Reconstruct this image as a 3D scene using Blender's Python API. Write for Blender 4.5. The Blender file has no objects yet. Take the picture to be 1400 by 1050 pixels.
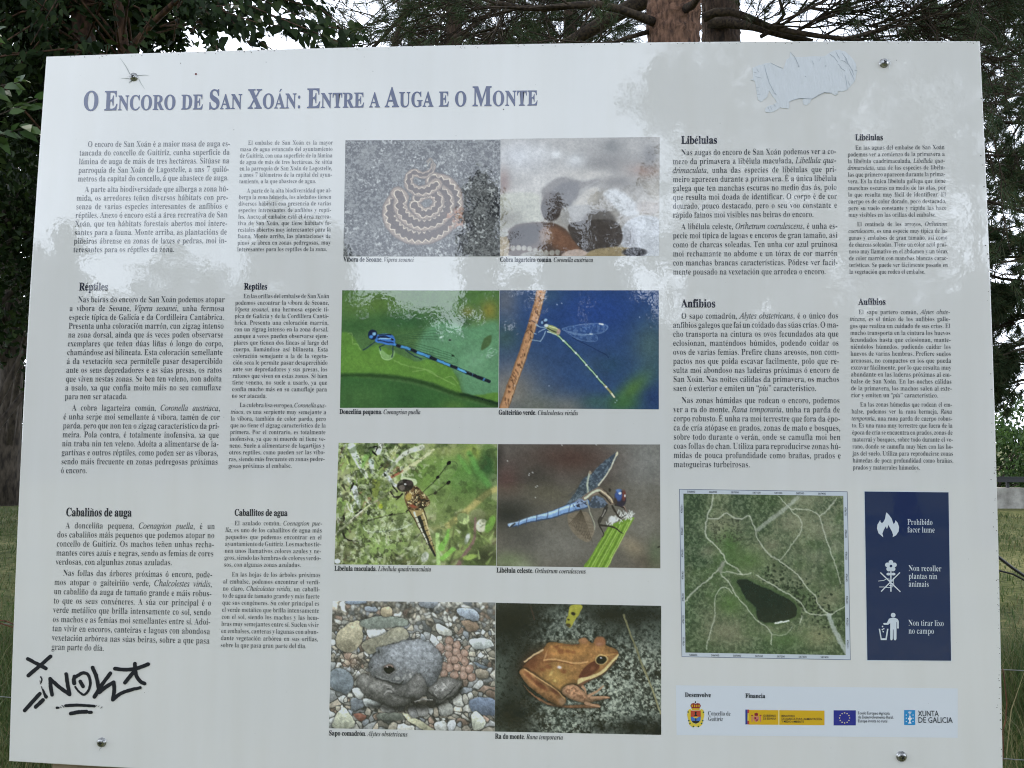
import bpy, bmesh, math, random
import numpy as np
from mathutils import Vector, Matrix

# ------------------------------------------------------------------ camera, sky, sun, exposure
scene = bpy.context.scene
COL = scene.collection
ZC = 1.605                                   # height of the middle of the panel
FPX, CX, CY = 1080.0, 700.0, 525.0
ANG = (-0.06877999, 0.03315812, 0.0038724)
TR = np.array([-0.01662641, 0.01776629, 1.06561538])

def _rot(a, b, c):
    ca, sa, cb, sb, cc, sc = math.cos(a), math.sin(a), math.cos(b), math.sin(b), math.cos(c), math.sin(c)
    Rz = np.array([[cc, -sc, 0], [sc, cc, 0], [0, 0, 1]])
    Rx = np.array([[1, 0, 0], [0, ca, -sa], [0, sa, ca]])
    Ry = np.array([[cb, 0, sb], [0, 1, 0], [-sb, 0, cb]])
    return Rz @ Rx @ Ry
RM = _rot(*ANG)
TOW = np.array([[1, 0, 0], [0, 0, 1], [0, -1, 0]], float)     # panel axes -> world axes
CAMP = TOW @ (-RM.T @ TR) + np.array([0, 0, ZC])
right, down, fwd = (TOW @ RM[i] for i in range(3))
cam_d = bpy.data.cameras.new('camera')
cam_d.sensor_width = 36.0
cam_d.lens = FPX * 36.0 / 1400.0
cam_d.clip_start = 0.02
cam_d.clip_end = 2000.0
cam = bpy.data.objects.new('camera', cam_d)
COL.objects.link(cam)
m4 = Matrix(((right[0], -down[0], -fwd[0], CAMP[0]), (right[1], -down[1], -fwd[1], CAMP[1]),
             (right[2], -down[2], -fwd[2], CAMP[2]), (0, 0, 0, 1)))
cam.matrix_world = m4
scene.camera = cam

CLOUD = (8.7, 9.5, 10.8, 1.0)                                  # radiance of the veil, cloud veil
SUN_EL, SUN_AZ = math.radians(48), math.radians(-38)          # azimuth measured from +Y towards +X
world = bpy.data.worlds.new('World')
scene.world = world
world.use_nodes = True
wn = world.node_tree
sky = wn.nodes.new('ShaderNodeTexSky')
sky.sky_type = 'NISHITA'
sky.sun_disc = False
sky.sun_elevation = SUN_EL
sky.sun_rotation = SUN_AZ
sky.air_density = 1.0
sky.dust_density = 3.0
sky.ozone_density = 1.0
# thin bright cloud veil over the blue
tc = wn.nodes.new('ShaderNodeTexCoord'); cn = wn.nodes.new('ShaderNodeTexNoise'); cn.inputs['Scale'].default_value = 2.2; cn.inputs['Detail'].default_value = 6
cr_ = wn.nodes.new('ShaderNodeValToRGB'); cr_.color_ramp.elements[0].position = 0.30; cr_.color_ramp.elements[0].color = (0.45, 0.45, 0.45, 1); cr_.color_ramp.elements[1].position = 0.62; cr_.color_ramp.elements[1].color = (0.92, 0.92, 0.92, 1)
cm = wn.nodes.new('ShaderNodeMix'); cm.data_type = 'RGBA'; 
sx_ = wn.nodes.new('ShaderNodeSeparateXYZ'); hz_ = wn.nodes.new('ShaderNodeMapRange')
hz_.inputs['From Min'].default_value = 0.05; hz_.inputs['From Max'].default_value = 0.75; hz_.inputs['To Min'].default_value = 2.3; hz_.inputs['To Max'].default_value = 0.6
vm_ = wn.nodes.new('ShaderNodeVectorMath'); vm_.operation = 'SCALE'; vm_.inputs[0].default_value = CLOUD[:3]
wn.links.new(tc.outputs['Generated'], sx_.inputs[0]); wn.links.new(sx_.outputs['Z'], hz_.inputs['Value']); wn.links.new(hz_.outputs[0], vm_.inputs['Scale']); wn.links.new(vm_.outputs[0], cm.inputs[7])
wn.links.new(tc.outputs['Generated'], cn.inputs['Vector']); wn.links.new(cn.outputs['Fac'], cr_.inputs[0]); wn.links.new(cr_.outputs[0], cm.inputs[0])
wn.links.new(sky.outputs[0], cm.inputs[6]); wn.links.new(cm.outputs[2], wn.nodes['Background'].inputs[0])
wn.nodes['Background'].inputs[1].default_value = 0.15

sun_d = bpy.data.lights.new('sun', 'SUN')
sun_d.energy = 2.0
sun_d.angle = math.radians(0.5)
sun_d.color = (1.0, 0.93, 0.82)
sun = bpy.data.objects.new('sun', sun_d)
COL.objects.link(sun)
sdir = Vector((math.sin(SUN_AZ) * math.cos(SUN_EL), math.cos(SUN_AZ) * math.cos(SUN_EL), math.sin(SUN_EL)))
sun.rotation_euler = sdir.to_track_quat('Z', 'Y').to_euler()
sun.location = sdir * 50

scene.view_settings.view_transform = 'Standard'
scene.view_settings.look = 'None'
scene.view_settings.gamma = 1.0
scene.view_settings.exposure = 0.41
scene.render.engine = 'CYCLES'
scene.cycles.max_bounces = 6
scene.cycles.use_denoising = True
scene.cycles.filter_width = 1.1
scene.cycles.denoising_prefilter = 'NONE'
scene.cycles.sample_clamp_indirect = 6.0

# ------------------------------------------------------------------ helpers
RNG = np.random.default_rng(7)

def px(x, y, d=0.0):
    """photo pixel (1400 x 1050) -> world point on the plane y = d"""
    v = fwd + right * ((x - CX) / FPX) + down * ((y - CY) / FPX)
    t = (d - CAMP[1]) / v[1]
    return CAMP + v * t

def tag(o, label=None, cat=None, group=None, kind=None):
    if label: o['label'] = label
    if cat: o['category'] = cat
    if group: o['group'] = group
    if kind: o['kind'] = kind
    return o

def empty(name, loc=(0, 0, 0)):
    o = bpy.data.objects.new(name, None)
    o.location = loc
    o.empty_display_size = 0.1
    COL.objects.link(o)
    return o

def link(name, me, mat=None, parent=None):
    if mat is not None:
        for m in (mat if isinstance(mat, (list, tuple)) else [mat]):
            me.materials.append(m)
    o = bpy.data.objects.new(name, me)
    COL.objects.link(o)
    if parent is not None:
        o.parent = parent
        # every part is built in world coordinates
        p, off = parent, Vector((0, 0, 0))
        while p is not None:
            off += p.location
            p = p.parent
        o.location = -off
    return o

class MB:
    """collects vertices and faces for ONE mesh"""
    def __init__(s):
        s.v, s.f, s.mi, s.n = [], [], [], 0
    def add(s, verts, faces, mi=0):
        verts = np.asarray(verts, float).reshape(-1, 3)
        s.v.append(verts)
        for f in faces:
            s.f.append([i + s.n for i in f])
            s.mi.append(mi)
        s.n += len(verts)
    def box(s, lo, hi, mi=0):
        x0, y0, z0 = lo; x1, y1, z1 = hi
        s.add([(x0, y0, z0), (x1, y0, z0), (x1, y1, z0), (x0, y1, z0), (x0, y0, z1), (x1, y0, z1), (x1, y1, z1), (x0, y1, z1)],
              [(0, 3, 2, 1), (4, 5, 6, 7), (0, 1, 5, 4), (1, 2, 6, 5), (2, 3, 7, 6), (3, 0, 4, 7)], mi)
    def tube(s, pts, rad, n=8, cap=True, wob=0.0, mi=0):
        pts = np.asarray(pts, float)
        k = len(pts)
        rad = np.full(k, rad) if np.isscalar(rad) else np.asarray(rad, float)
        tan = np.gradient(pts, axis=0)
        tan /= np.linalg.norm(tan, axis=1)[:, None] + 1e-12
        ref = np.array([0.31, 0.17, 0.93]) if abs(tan[0][2]) < 0.85 else np.array([1.0, 0.2, 0.0])
        u = np.cross(tan, ref); u /= np.linalg.norm(u, axis=1)[:, None] + 1e-12
        w = np.cross(tan, u)
        a = np.linspace(0, 2 * math.pi, n, endpoint=False)
        rr = rad[:, None] * (1 + (RNG.normal(0, wob, (k, n)) if wob else 0))
        V = pts[:, None, :] + rr[..., None] * (np.cos(a)[None, :, None] * u[:, None, :] + np.sin(a)[None, :, None] * w[:, None, :])
        F = []
        for i in range(k - 1):
            for j in range(n):
                j2 = (j + 1) % n
                F.append((i * n + j, i * n + j2, (i + 1) * n + j2, (i + 1) * n + j))
        if cap:
            F.append(tuple(range(n - 1, -1, -1)))
            F.append(tuple((k - 1) * n + j for j in range(n)))
        s.add(V.reshape(-1, 3), F, mi)
    def mesh(s, name, smooth=False):
        me = bpy.data.meshes.new(name)
        me.from_pydata(np.concatenate(s.v).tolist() if s.v else [], [], s.f)
        if any(s.mi): me.polygons.foreach_set('material_index', s.mi)
        if smooth: me.polygons.foreach_set('use_smooth', [True] * len(me.polygons))
        me.update()
        return me
    def build(s, name, mat, parent=None, smooth=False):
        return link(name, s.mesh(name, smooth), mat, parent)

def fast_mesh(name, V, F, smooth=False):
    """V (n,3) and F (m,k) arrays of equal sized faces"""
    me = bpy.data.meshes.new(name)
    V = np.asarray(V, np.float32); F = np.asarray(F, np.int32)
    m, k = F.shape
    me.vertices.add(len(V)); me.vertices.foreach_set('co', V.ravel())
    me.loops.add(m * k); me.loops.foreach_set('vertex_index', F.ravel())
    me.polygons.add(m)
    me.polygons.foreach_set('loop_start', np.arange(0, m * k, k, dtype=np.int32))
    me.update(calc_edges=True)
    me.validate()
    if smooth: me.polygons.foreach_set('use_smooth', np.ones(len(me.polygons), bool))
    return me

def lin(c):
    c = np.asarray(c, float)
    return np.where(c <= 0.04045, c / 12.92, ((c + 0.055) / 1.055) ** 2.4)

def rgb(r, g, b):
    """0-255 sRGB -> linear rgba"""
    l = lin(np.array([r, g, b]) / 255.0)
    return (float(l[0]), float(l[1]), float(l[2]), 1.0)

def new_mat(name):
    m = bpy.data.materials.new(name)
    m.use_nodes = True
    return m, m.node_tree, m.node_tree.nodes['Principled BSDF']

def simple_mat(name, col, rough=0.6, metal=0.0, spec=0.5):
    m, nt, b = new_mat(name)
    b.inputs['Base Color'].default_value = col
    b.inputs['Roughness'].default_value = rough
    b.inputs['Metallic'].default_value = metal
    b.inputs['Specular IOR Level'].default_value = spec
    return m

def noise_mat(name, c1, c2, scale=5.0, rough=0.8, detail=6.0, bump=0.0, bscale=None, stretch=(1, 1, 1), lo=0.35, hi=0.65, c3=None, spec=0.3):
    m, nt, b = new_mat(name)
    geo = nt.nodes.new('ShaderNodeNewGeometry')
    mp = nt.nodes.new('ShaderNodeMapping'); mp.inputs['Scale'].default_value = stretch
    nt.links.new(geo.outputs['Position'], mp.inputs['Vector'])
    nz = nt.nodes.new('ShaderNodeTexNoise'); nz.inputs['Scale'].default_value = scale; nz.inputs['Detail'].default_value = detail
    nt.links.new(mp.outputs[0], nz.inputs['Vector'])
    cr = nt.nodes.new('ShaderNodeValToRGB')
    cr.color_ramp.elements[0].position = lo; cr.color_ramp.elements[0].color = c1
    cr.color_ramp.elements[1].position = hi; cr.color_ramp.elements[1].color = c2
    if c3 is not None:
        e = cr.color_ramp.elements.new((lo + hi) / 2); e.color = c3
    nt.links.new(nz.outputs['Fac'], cr.inputs[0])
    nt.links.new(cr.outputs[0], b.inputs['Base Color'])
    b.inputs['Roughness'].default_value = rough
    b.inputs['Specular IOR Level'].default_value = spec
    if bump:
        n2 = nt.nodes.new('ShaderNodeTexNoise'); n2.inputs['Scale'].default_value = bscale or scale * 3; n2.inputs['Detail'].default_value = 5
        nt.links.new(mp.outputs[0], n2.inputs['Vector'])
        bp = nt.nodes.new('ShaderNodeBump'); bp.inputs['Strength'].default_value = 1.0; bp.inputs['Distance'].default_value = bump
        nt.links.new(n2.outputs['Fac'], bp.inputs['Height'])
        nt.links.new(bp.outputs[0], b.inputs['Normal'])
    return m
# ------------------------------------------------------------------ ground and grass
def pxr(x, y, d):
    """point at y = -d that the panel mirrors to the photo pixel (x, y)"""
    c = np.array([CAMP[0], -CAMP[1], CAMP[2]]); v = px(x, y) - c
    return c + v * ((-d - c[1]) / v[1])

def gz(x, y):
    return 0.05 * np.sin(x * 0.35 + 1.0) * np.cos(y * 0.28) + 0.02 * np.sin(x * 1.3) * np.sin(y * 1.1 + 0.5)

GROUND, nt, b = new_mat('ground')
geo = nt.nodes.new('ShaderNodeNewGeometry')
def nz_(scale, detail=6):
    n = nt.nodes.new('ShaderNodeTexNoise'); n.inputs['Scale'].default_value = scale; n.inputs['Detail'].default_value = detail
    nt.links.new(geo.outputs['Position'], n.inputs['Vector']); return n.outputs['Fac']
def rp_(src, stops):
    r = nt.nodes.new('ShaderNodeValToRGB'); e = r.color_ramp.elements
    e[0].position, e[0].color = stops[0]; e[1].position, e[1].color = stops[-1]
    for p, c in stops[1:-1]: k = e.new(p); k.color = c
    nt.links.new(src, r.inputs[0]); return r.outputs[0]
c1 = rp_(nz_(14), [(0.3, (0.05, 0.062, 0.02, 1)), (0.5, (0.13, 0.135, 0.05, 1)), (0.7, (0.24, 0.21, 0.10, 1))])
c2 = rp_(nz_(0.5), [(0.42, (0.35, 0.45, 0.30, 1)), (0.62, (1, 1, 1, 1))])
mx = nt.nodes.new('ShaderNodeMix'); mx.data_type = 'RGBA'; mx.blend_type = 'MULTIPLY'; mx.inputs[0].default_value = 0.7
nt.links.new(c1, mx.inputs[6]); nt.links.new(c2, mx.inputs[7]); nt.links.new(mx.outputs[2], b.inputs['Base Color'])
b.inputs['Roughness'].default_value = 0.95; b.inputs['Specular IOR Level'].default_value = 0.1
ax = np.concatenate([[-400, -150, -70], np.arange(-40, 40.1, 1.0), [70, 150, 400]]); ay = np.concatenate([[-400, -150, -70], np.arange(-40, 40.1, 1.0), [70, 150, 400]])
GX, GY = np.meshgrid(ax, ay); GZ = gz(GX, GY)
V = np.stack([GX, GY, GZ], -1).reshape(-1, 3); n_ = len(ax); i = np.arange(len(ay) * n_).reshape(len(ay), n_)
F = np.stack([i[:-1, :-1], i[:-1, 1:], i[1:, 1:], i[1:, :-1]], -1).reshape(-1, 4)
tag(link('ground', fast_mesh('ground', V, F, True), GROUND), kind='structure')

def island_mat(name, cols, rough=0.6, trans=0.3, spec=0.3, tcol=None):
    """leaf or blade material: tint varies from leaf to leaf, light passes through"""
    m = bpy.data.materials.new(name); m.use_nodes = True; nt = m.node_tree
    pr = nt.nodes['Principled BSDF']; out = nt.nodes['Material Output']
    g = nt.nodes.new('ShaderNodeNewGeometry'); r = nt.nodes.new('ShaderNodeValToRGB'); e = r.color_ramp.elements
    e[0].position = 0.0; e[0].color = cols[0]; e[1].position = 1.0; e[1].color = cols[-1]
    for k, c in enumerate(cols[1:-1]): q = e.new((k + 1) / (len(cols) - 1)); q.color = c
    nt.links.new(g.outputs['Random Per Island'], r.inputs[0]); nt.links.new(r.outputs[0], pr.inputs['Base Color'])
    pr.inputs['Roughness'].default_value = rough; pr.inputs['Specular IOR Level'].default_value = spec
    if trans:
        t = nt.nodes.new('ShaderNodeBsdfTranslucent'); mix = nt.nodes.new('ShaderNodeMixShader'); mix.inputs[0].default_value = trans
        nt.links.new(r.outputs[0], t.inputs[0])
        nt.links.new(pr.outputs[0], mix.inputs[1]); nt.links.new(t.outputs[0], mix.inputs[2]); nt.links.new(mix.outputs[0], out.inputs[0])
    return m

def norm(v): return v / (np.linalg.norm(v, axis=-1, keepdims=True) + 1e-9)

def blades(n, xr, yr, h0, h1, w, rng, keep=None):
    x = rng.uniform(*xr, n); y = rng.uniform(*yr, n)
    if keep is not None:
        k = keep(x, y); x, y = x[k], y[k]; n = len(x)
    clump = 0.6 + 0.8 * (0.5 + 0.5 * np.sin(x * 2.3 + 1.7 * np.sin(y * 1.9)) * np.cos(y * 2.1 + np.sin(x * 1.4)))
    h = rng.uniform(h0, h1, n) * clump; a = rng.uniform(0, 6.283, n); ln = rng.uniform(0.1, 0.7, n) * h; fa = rng.uniform(0, 6.283, n)
    B = np.stack([x, y, gz(x, y) - 0.01], -1); L = np.stack([np.cos(a), np.sin(a), 0 * a], -1); S = np.stack([np.cos(fa), np.sin(fa), 0 * a], -1) * (w * rng.uniform(0.6, 1.3, n))[:, None]
    U = np.array([0, 0, 1.0])
    M = B + U * (h * 0.6)[:, None] + L * (ln * 0.35)[:, None]; T = B + U * h[:, None] + L * ln[:, None]
    V = np.stack([B - S, B + S, M - S * 0.7, M + S * 0.7, T - S * 0.12, T + S * 0.12], 1).reshape(-1, 3)
    i = np.arange(n)[:, None] * 6
    F = np.concatenate([i + [0, 1, 3, 2], i + [2, 3, 5, 4]], 0)
    return V, F
def wedge(x, y):
    s = np.abs(x - CAMP[0]) / np.maximum(y - CAMP[1], 0.1)
    return s < 0.82
rg = np.random.default_rng(21)
V1, F1 = blades(60000, (-4.2, 4.2), (0.35, 5.0), 0.10, 0.34, 0.0028, rg, wedge)
V2, F2 = blades(60000, (-13, 14), (5.0, 15.5), 0.03, 0.11, 0.005, rg, lambda x, y: wedge(x, y) & (np.abs(x - CAMP[0]) / (y - CAMP[1]) > 0.40))
V = np.concatenate([V1, V2]); F = np.concatenate([F1, F2 + len(V1)])
GR = island_mat('grass blades', [(0.030, 0.060, 0.014, 1), (0.055, 0.095, 0.022, 1), (0.085, 0.11, 0.035, 1), (0.15, 0.13, 0.06, 1)], 0.6, 0.3)
tag(link('grass', fast_mesh('grass', V, F), GR), kind='stuff')

DRY = island_mat('dry grass', [(0.16, 0.14, 0.06, 1), (0.26, 0.22, 0.11, 1), (0.10, 0.12, 0.04, 1)], 0.7, 0.3)
V, F = blades(1500, (-4.0, 4.0), (0.6, 5.5), 0.30, 0.62, 0.0022, rg, wedge)
tag(link('dry_grass', fast_mesh('dry_grass', V, F), DRY), kind='stuff')
# ------------------------------------------------------------------ trees
BARK_D = noise_mat('dark bark', (0.025, 0.020, 0.016, 1), (0.085, 0.068, 0.052, 1), 14, 0.95, bump=0.02, bscale=30, stretch=(1, 1, 0.3))
BARK_P = noise_mat('pine bark', (0.045, 0.025, 0.018, 1), (0.20, 0.11, 0.072, 1), 38, 0.95, bump=0.03, bscale=34, stretch=(1.0, 1.0, 0.30), lo=0.33, hi=0.62)
BARK_Q = noise_mat('dark pine bark', (0.020, 0.014, 0.011, 1), (0.085, 0.055, 0.038, 1), 34, 0.95, bump=0.03, bscale=34, stretch=(1.0, 1.0, 0.30), lo=0.33, hi=0.62)
BARK_B = noise_mat('brown stem bark', (0.022, 0.013, 0.009, 1), (0.10, 0.055, 0.032, 1), 18, 0.95, bump=0.01, bscale=30, stretch=(1, 1, 0.4))
BARK_T = noise_mat('pine twig bark', (0.016, 0.012, 0.010, 1), (0.065, 0.047, 0.030, 1), 40, 0.95)
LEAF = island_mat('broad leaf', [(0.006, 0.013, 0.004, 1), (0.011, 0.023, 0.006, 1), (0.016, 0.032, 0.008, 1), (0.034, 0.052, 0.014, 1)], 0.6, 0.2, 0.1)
LEAF_Y = island_mat('young leaf', [(0.024, 0.055, 0.013, 1), (0.042, 0.082, 0.02, 1), (0.065, 0.11, 0.03, 1)], 0.45, 0.35, 0.35)
NEEDLE = island_mat('pine needles', [(0.022, 0.040, 0.018, 1), (0.036, 0.064, 0.028, 1), (0.055, 0.085, 0.036, 1), (0.085, 0.075, 0.040, 1)], 0.6, 0.3, 0.2)
HEDGE = island_mat('hedge leaf', [(0.030, 0.066, 0.017, 1), (0.055, 0.11, 0.027, 1), (0.09, 0.155, 0.04, 1)], 0.5, 0.3, 0.3)
SHAPE = np.array([(0, 0), (0.22, 0.17), (0.50, 0.23), (0.78, 0.13), (1.0, 0.0), (0.78, -0.13), (0.50, -0.23), (0.22, -0.17)])

def leaves(P, size, rng, droop=0.5, D=None, face=None, spread=1.0):
    """eight-cornered leaves at points P; D preferred direction, face preferred normal"""
    n = len(P); size = size * rng.uniform(0.65, 1.25, n)
    d = rng.normal(0, 1, (n, 3)) * spread
    if D is not None: d = d * 0.45 + D
    d[:, 2] -= droop; d = norm(d)
    r = rng.normal(0, 1, (n, 3))
    if face is not None: r = r * 0.6 + face
    s = norm(np.cross(d, r)); nn = np.cross(s, d)
    sx, sy = SHAPE[:, 0], SHAPE[:, 1]
    curl = -0.35 * (sx - 0.3) ** 2 + 0.35 * np.abs(sy)
    V = P[:, None, :] + size[:, None, None] * (sx[None, :, None] * d[:, None, :] + sy[None, :, None] * s[:, None, :] + curl[None, :, None] * nn[:, None, :])
    F = np.arange(n * 8).reshape(n, 8)
    return V.reshape(-1, 3), F
def join(parts):
    V, F, k = [], [], 0
    for v, f in parts: V.append(v); F.append(f + k); k += len(v)
    return np.concatenate(V), np.concatenate(F)

def clumps(C, R, per, size, rng, flat=0.7, droop=0.5):
    """leaf clumps at centres C with radii R"""
    P = []
    for c, r in zip(C, R):
        k = max(6, int(per * rng.uniform(0.7, 1.3)))
        q = norm(rng.normal(0, 1, (k, 3))) * (rng.random(k) ** 0.45)[:, None] * r * np.array([1, 1, flat]); P.append(c + q)
    P = np.concatenate(P); return leaves(P, size, rng, droop)

def crown_points(n, c, r, rng, shell=0.5, lobes=5):
    """centres of clumps in a lumpy ellipsoid"""
    u = norm(rng.normal(0, 1, (n, 3)))
    L = norm(rng.normal(0, 1, (lobes, 3))); bump = 0.72 + 0.38 * np.max(np.clip(u @ L.T, 0, 1) ** 3, axis=1)
    return c + u * (shell + (1 - shell) * rng.random(n) ** 0.6)[:, None] * bump[:, None] * r

def trunk_mesh(base, top, r0, r1, rng, n=10, bend=0.06, k=9):
    t = np.linspace(0, 1, k)[:, None]; L = np.linalg.norm(np.array(top) - base)
    p = base * (1 - t) + np.array(top) * t + np.c_[np.sin(t[:, 0] * 3.1) * bend * L * rng.normal(0, 0.6), np.sin(t[:, 0] * 2.3) * bend * L * rng.normal(0, 0.6), 0 * t[:, 0]]
    r = r0 + (r1 - r0) * t[:, 0]; r[0] *= 1.35
    return p, r

def broadleaf(name, label, group, base, H, cr, ncl, per, size, rng, r0=0.2, mat=None, low=0.35, cat='tree', lean=(0, 0)):
    base = np.array([base[0], base[1], gz(base[0], base[1])]); root = empty(name, base); tag(root, label, cat, group)
    top = base + np.array([lean[0], lean[1], H * 0.8]); p, r = trunk_mesh(base - [0, 0, 0.1], top, r0, r0 * 0.25, rng)
    mb = MB(); mb.tube(p, r, 10, wob=0.05)
    cen = base + np.array([lean[0] * 0.7, lean[1] * 0.7, H * (low + 1) / 2]); rad = np.array([cr, cr, H * (1 - low) / 2])
    C = crown_points(ncl, cen, rad, rng, 0.35, 7)
    for j in rng.choice(ncl, min(16, ncl), replace=False):
        k = int(np.clip((C[j][2] - base[2]) / (H * 0.8) * 8 - rng.uniform(1, 3), 1, 7)); s = p[k]; m = (s + C[j]) / 2 + [0, 0, 0.12 * cr]
        mb.tube(np.array([s, s * 0.5 + m * 0.5, m, m * 0.45 + C[j] * 0.55, C[j]]), np.linspace(r[k] * 0.45, 0.008, 5), 6)
    mb.build('trunk', BARK_D, root, True)
    V, F = clumps(C, rng.uniform(0.10, 0.22, ncl) * cr + 0.12, per, size, rng)
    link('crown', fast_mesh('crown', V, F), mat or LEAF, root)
    return root

def shrub(name, label, group, base, w, d, h, n, size, rng, mat, cat='shrub'):
    base = np.array([base[0], base[1], gz(base[0], base[1])]); root = empty(name, base); tag(root, label, cat, group)
    mb = MB()
    C = base + np.array([0, 0, h * 0.5]) + norm(rng.normal(0, 1, (n, 3))) * (0.3 + 0.7 * rng.random(n) ** 0.5)[:, None] * np.array([w / 2, d / 2, h / 2])
    C[:, 2] = np.maximum(C[:, 2], base[2] + 0.12)
    for j in rng.choice(n, min(12, n), replace=False):
        s = base + [rng.uniform(-0.2, 0.2) * w, rng.uniform(-0.2, 0.2) * d, 0]; mb.tube(np.array([s, (s + C[j]) / 2 + [0, 0, 0.1], C[j]]), [0.03, 0.02, 0.006], 5)
    mb.build('stem', BARK_D, root)
    V, F = clumps(C, rng.uniform(0.18, 0.34, n), 26, size, rng, 0.8, 0.2)
    link('foliage', fast_mesh('foliage', V, F), mat, root); return root

# ---- broad-leaved tree over the upper left corner of the panel
rg = np.random.default_rng(5)
D1 = 7.6
tb = px(128, 560, D1); tb = np.array([tb[0], tb[1], gz(tb[0], tb[1])])
root = empty('broadleaf_tree', tb); tag(root, 'dark broad-leaved tree with reddish stems behind the upper left panel corner', 'tree', 'broad-leaved trees on the left')
mb = MB()
stemA = np.array([tb - [0, 0, 0.1], px(126, 420, D1), px(122, 240, D1), px(118, 70, D1), px(108, 0, D1), px(100, -120, D1 + 0.3), px(118, -260, D1 + 0.5)]); mb.tube(stemA, [0.2, 0.16, 0.14, 0.12, 0.11, 0.08, 0.04], 12, wob=0.03)
fork = px(126, 330, D1)
stemB = np.array([fork, px(150, 220, D1 - 0.1), px(170, 75, D1 - 0.2), px(160, 0, D1 - 0.2), px(150, -110, D1 - 0.3), px(170, -230, D1)]); mb.tube(stemB, [0.09, 0.075, 0.065, 0.06, 0.045, 0.02], 10, wob=0.03)
s2 = np.array([px(168, 110, D1 - 0.2), px(178, 68, D1 - 0.2), px(206, 34, D1 - 0.3), px(240, 2, D1 - 0.5), px(300, -40, D1 - 0.9)]); mb.tube(s2, [0.05, 0.045, 0.035, 0.03, 0.014], 8)
twigs = []
def twig(pts, r0=0.012, r1=0.004, store=None):
    P = np.array(pts); mb.tube(P, np.linspace(r0, r1, len(P)), 5); (twigs if store is None else store).append(P)
for k in range(20):
    s = px(rg.uniform(180, 300), rg.uniform(-60, 60), D1 - rg.uniform(0.3, 0.9)); d2 = D1 - rg.uniform(0.9, 2.6)
    x1 = rg.uniform(250, 505); y1 = rg.uniform(-70, 100) if x1 < 440 else rg.uniform(20, 110); e = px(x1, y1, d2); m = (s + e) / 2 + [0, 0, rg.uniform(-0.05, 0.25)]
    twig([s, s * 0.5 + m * 0.5, m, m * 0.5 + e * 0.5, e])
for k in range(70):
    st = stemA if rg.random() < 0.6 else stemB; s = st[rg.integers(2, len(st))] + rg.normal(0, 0.05, 3); e = px(rg.uniform(-160, 215), rg.uniform(-160, 130), D1 + rg.uniform(-1.6, 1.6)); m = (s + e) / 2 + [0, 0, rg.uniform(0, 0.3)]
    twig([s, m, e], 0.016, 0.005)
mb.build('trunk', BARK_B, root, True)
PP, DD = [], []
for P in twigs:
    seg = np.diff(P, axis=0); L = np.linalg.norm(seg, axis=1).sum(); k = int(L / 0.05) + 4
    t = rg.uniform(0.25, 1.02, k) * (len(P) - 1); i = np.minimum(t.astype(int), len(P) - 2); q = P[i] + seg[i] * (t - i)[:, None]
    PP.append(q + rg.normal(0, 0.05, (k, 3))); DD.append(norm(seg[i]))
v1 = leaves(np.concatenate(PP), 0.125, rg, 0.55, np.concatenate(DD), np.array([0, -1, 0.35]))
C = np.concatenate([crown_points(260, px(40, -60, D1 + 0.2), np.array([1.55, 1.5, 1.75]), rg, 0.2, 6), crown_points(120, px(20, 130, D1 + 0.2), np.array([1.5, 1.2, 1.3]), rg, 0.2, 5), crown_points(80, px(205, 10, D1 + 0.9), np.array([0.75, 0.5, 0.7]), rg, 0.1, 4), crown_points(150, px(90, -260, D1), np.array([1.7, 1.8, 1.2]), rg, 0.3, 5)])
v2 = clumps(C, rg.uniform(0.18, 0.36, len(C)), 34, 0.115, rg, 0.75, 0.5)
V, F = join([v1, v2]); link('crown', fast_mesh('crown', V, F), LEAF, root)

# ---- darker trees behind it, down the left edge
gl = 'broad-leaved trees on the left'
broadleaf('broadleaf_tree', 'tall dark tree filling the left edge behind the broad-leaved tree', gl, (px(-40, 600, 12)[0], 12), 11, 3.4, 340, 34, 0.15, rg, 0.2, low=0.16)
broadleaf('broadleaf_tree', 'shaded tree whose rough trunk stands in the left edge above the brown ground', gl, (px(8, 600, 16.6)[0], 16.6), 10, 3.6, 300, 34, 0.17, rg, 0.30, low=0.26)
broadleaf('broadleaf_tree', 'farthest dark tree closing the gap behind the left edge', gl, (px(60, 600, 21)[0], 21), 13, 4.6, 330, 34, 0.21, rg, 0.25, low=0.08)
broadleaf('broadleaf_tree', 'deep green tree behind the reddish stems at the top left', gl, (px(100, 600, 13)[0], 13), 9.6, 2.3, 230, 34, 0.16, rg, 0.18, low=0.3)
for x, y, w, h, lb in ((-10, 22, 8, 6.5, 'dark bush under the trees at the left edge'), (70, 25, 11, 7.5, 'wide shaded bush behind the trunk at the left edge')):
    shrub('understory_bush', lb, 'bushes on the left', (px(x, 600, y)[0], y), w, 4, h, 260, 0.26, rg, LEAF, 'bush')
# ---- young tree close to the left, its fresh leaves in front of the dark
bx = px(-75, 600, 2.3); root = empty('young_tree', (bx[0], bx[1], gz(bx[0], bx[1]))); tag(root, 'young tree with fresh green leaves close beside the left panel edge', 'tree')
mb = MB(); b0 = np.array([bx[0], bx[1], gz(bx[0], bx[1]) - 0.05]); t0 = px(-70, 60, 2.3); mb.tube(np.array([b0, px(-80, 420, 2.3), px(-72, 220, 2.3), t0, px(-60, -60, 2.3)]), [0.028, 0.022, 0.017, 0.012, 0.005], 8)
sv = []
for a, e in (((-72, 215), (52, 135)), ((-74, 240), (45, 170)), ((-70, 160), (30, 112)), ((-70, 110), (-10, 40)), ((-78, 420), (-8, 415))):
    s = px(*a, 2.3); q = px(*e, 2.3 + rg.uniform(-0.25, 0.2)); twig([s, (s + q) / 2 + [0, 0, 0.05], q], 0.006, 0.002, sv)
mb.build('trunk', BARK_D, root, True)
PP, DD = [], []
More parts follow.
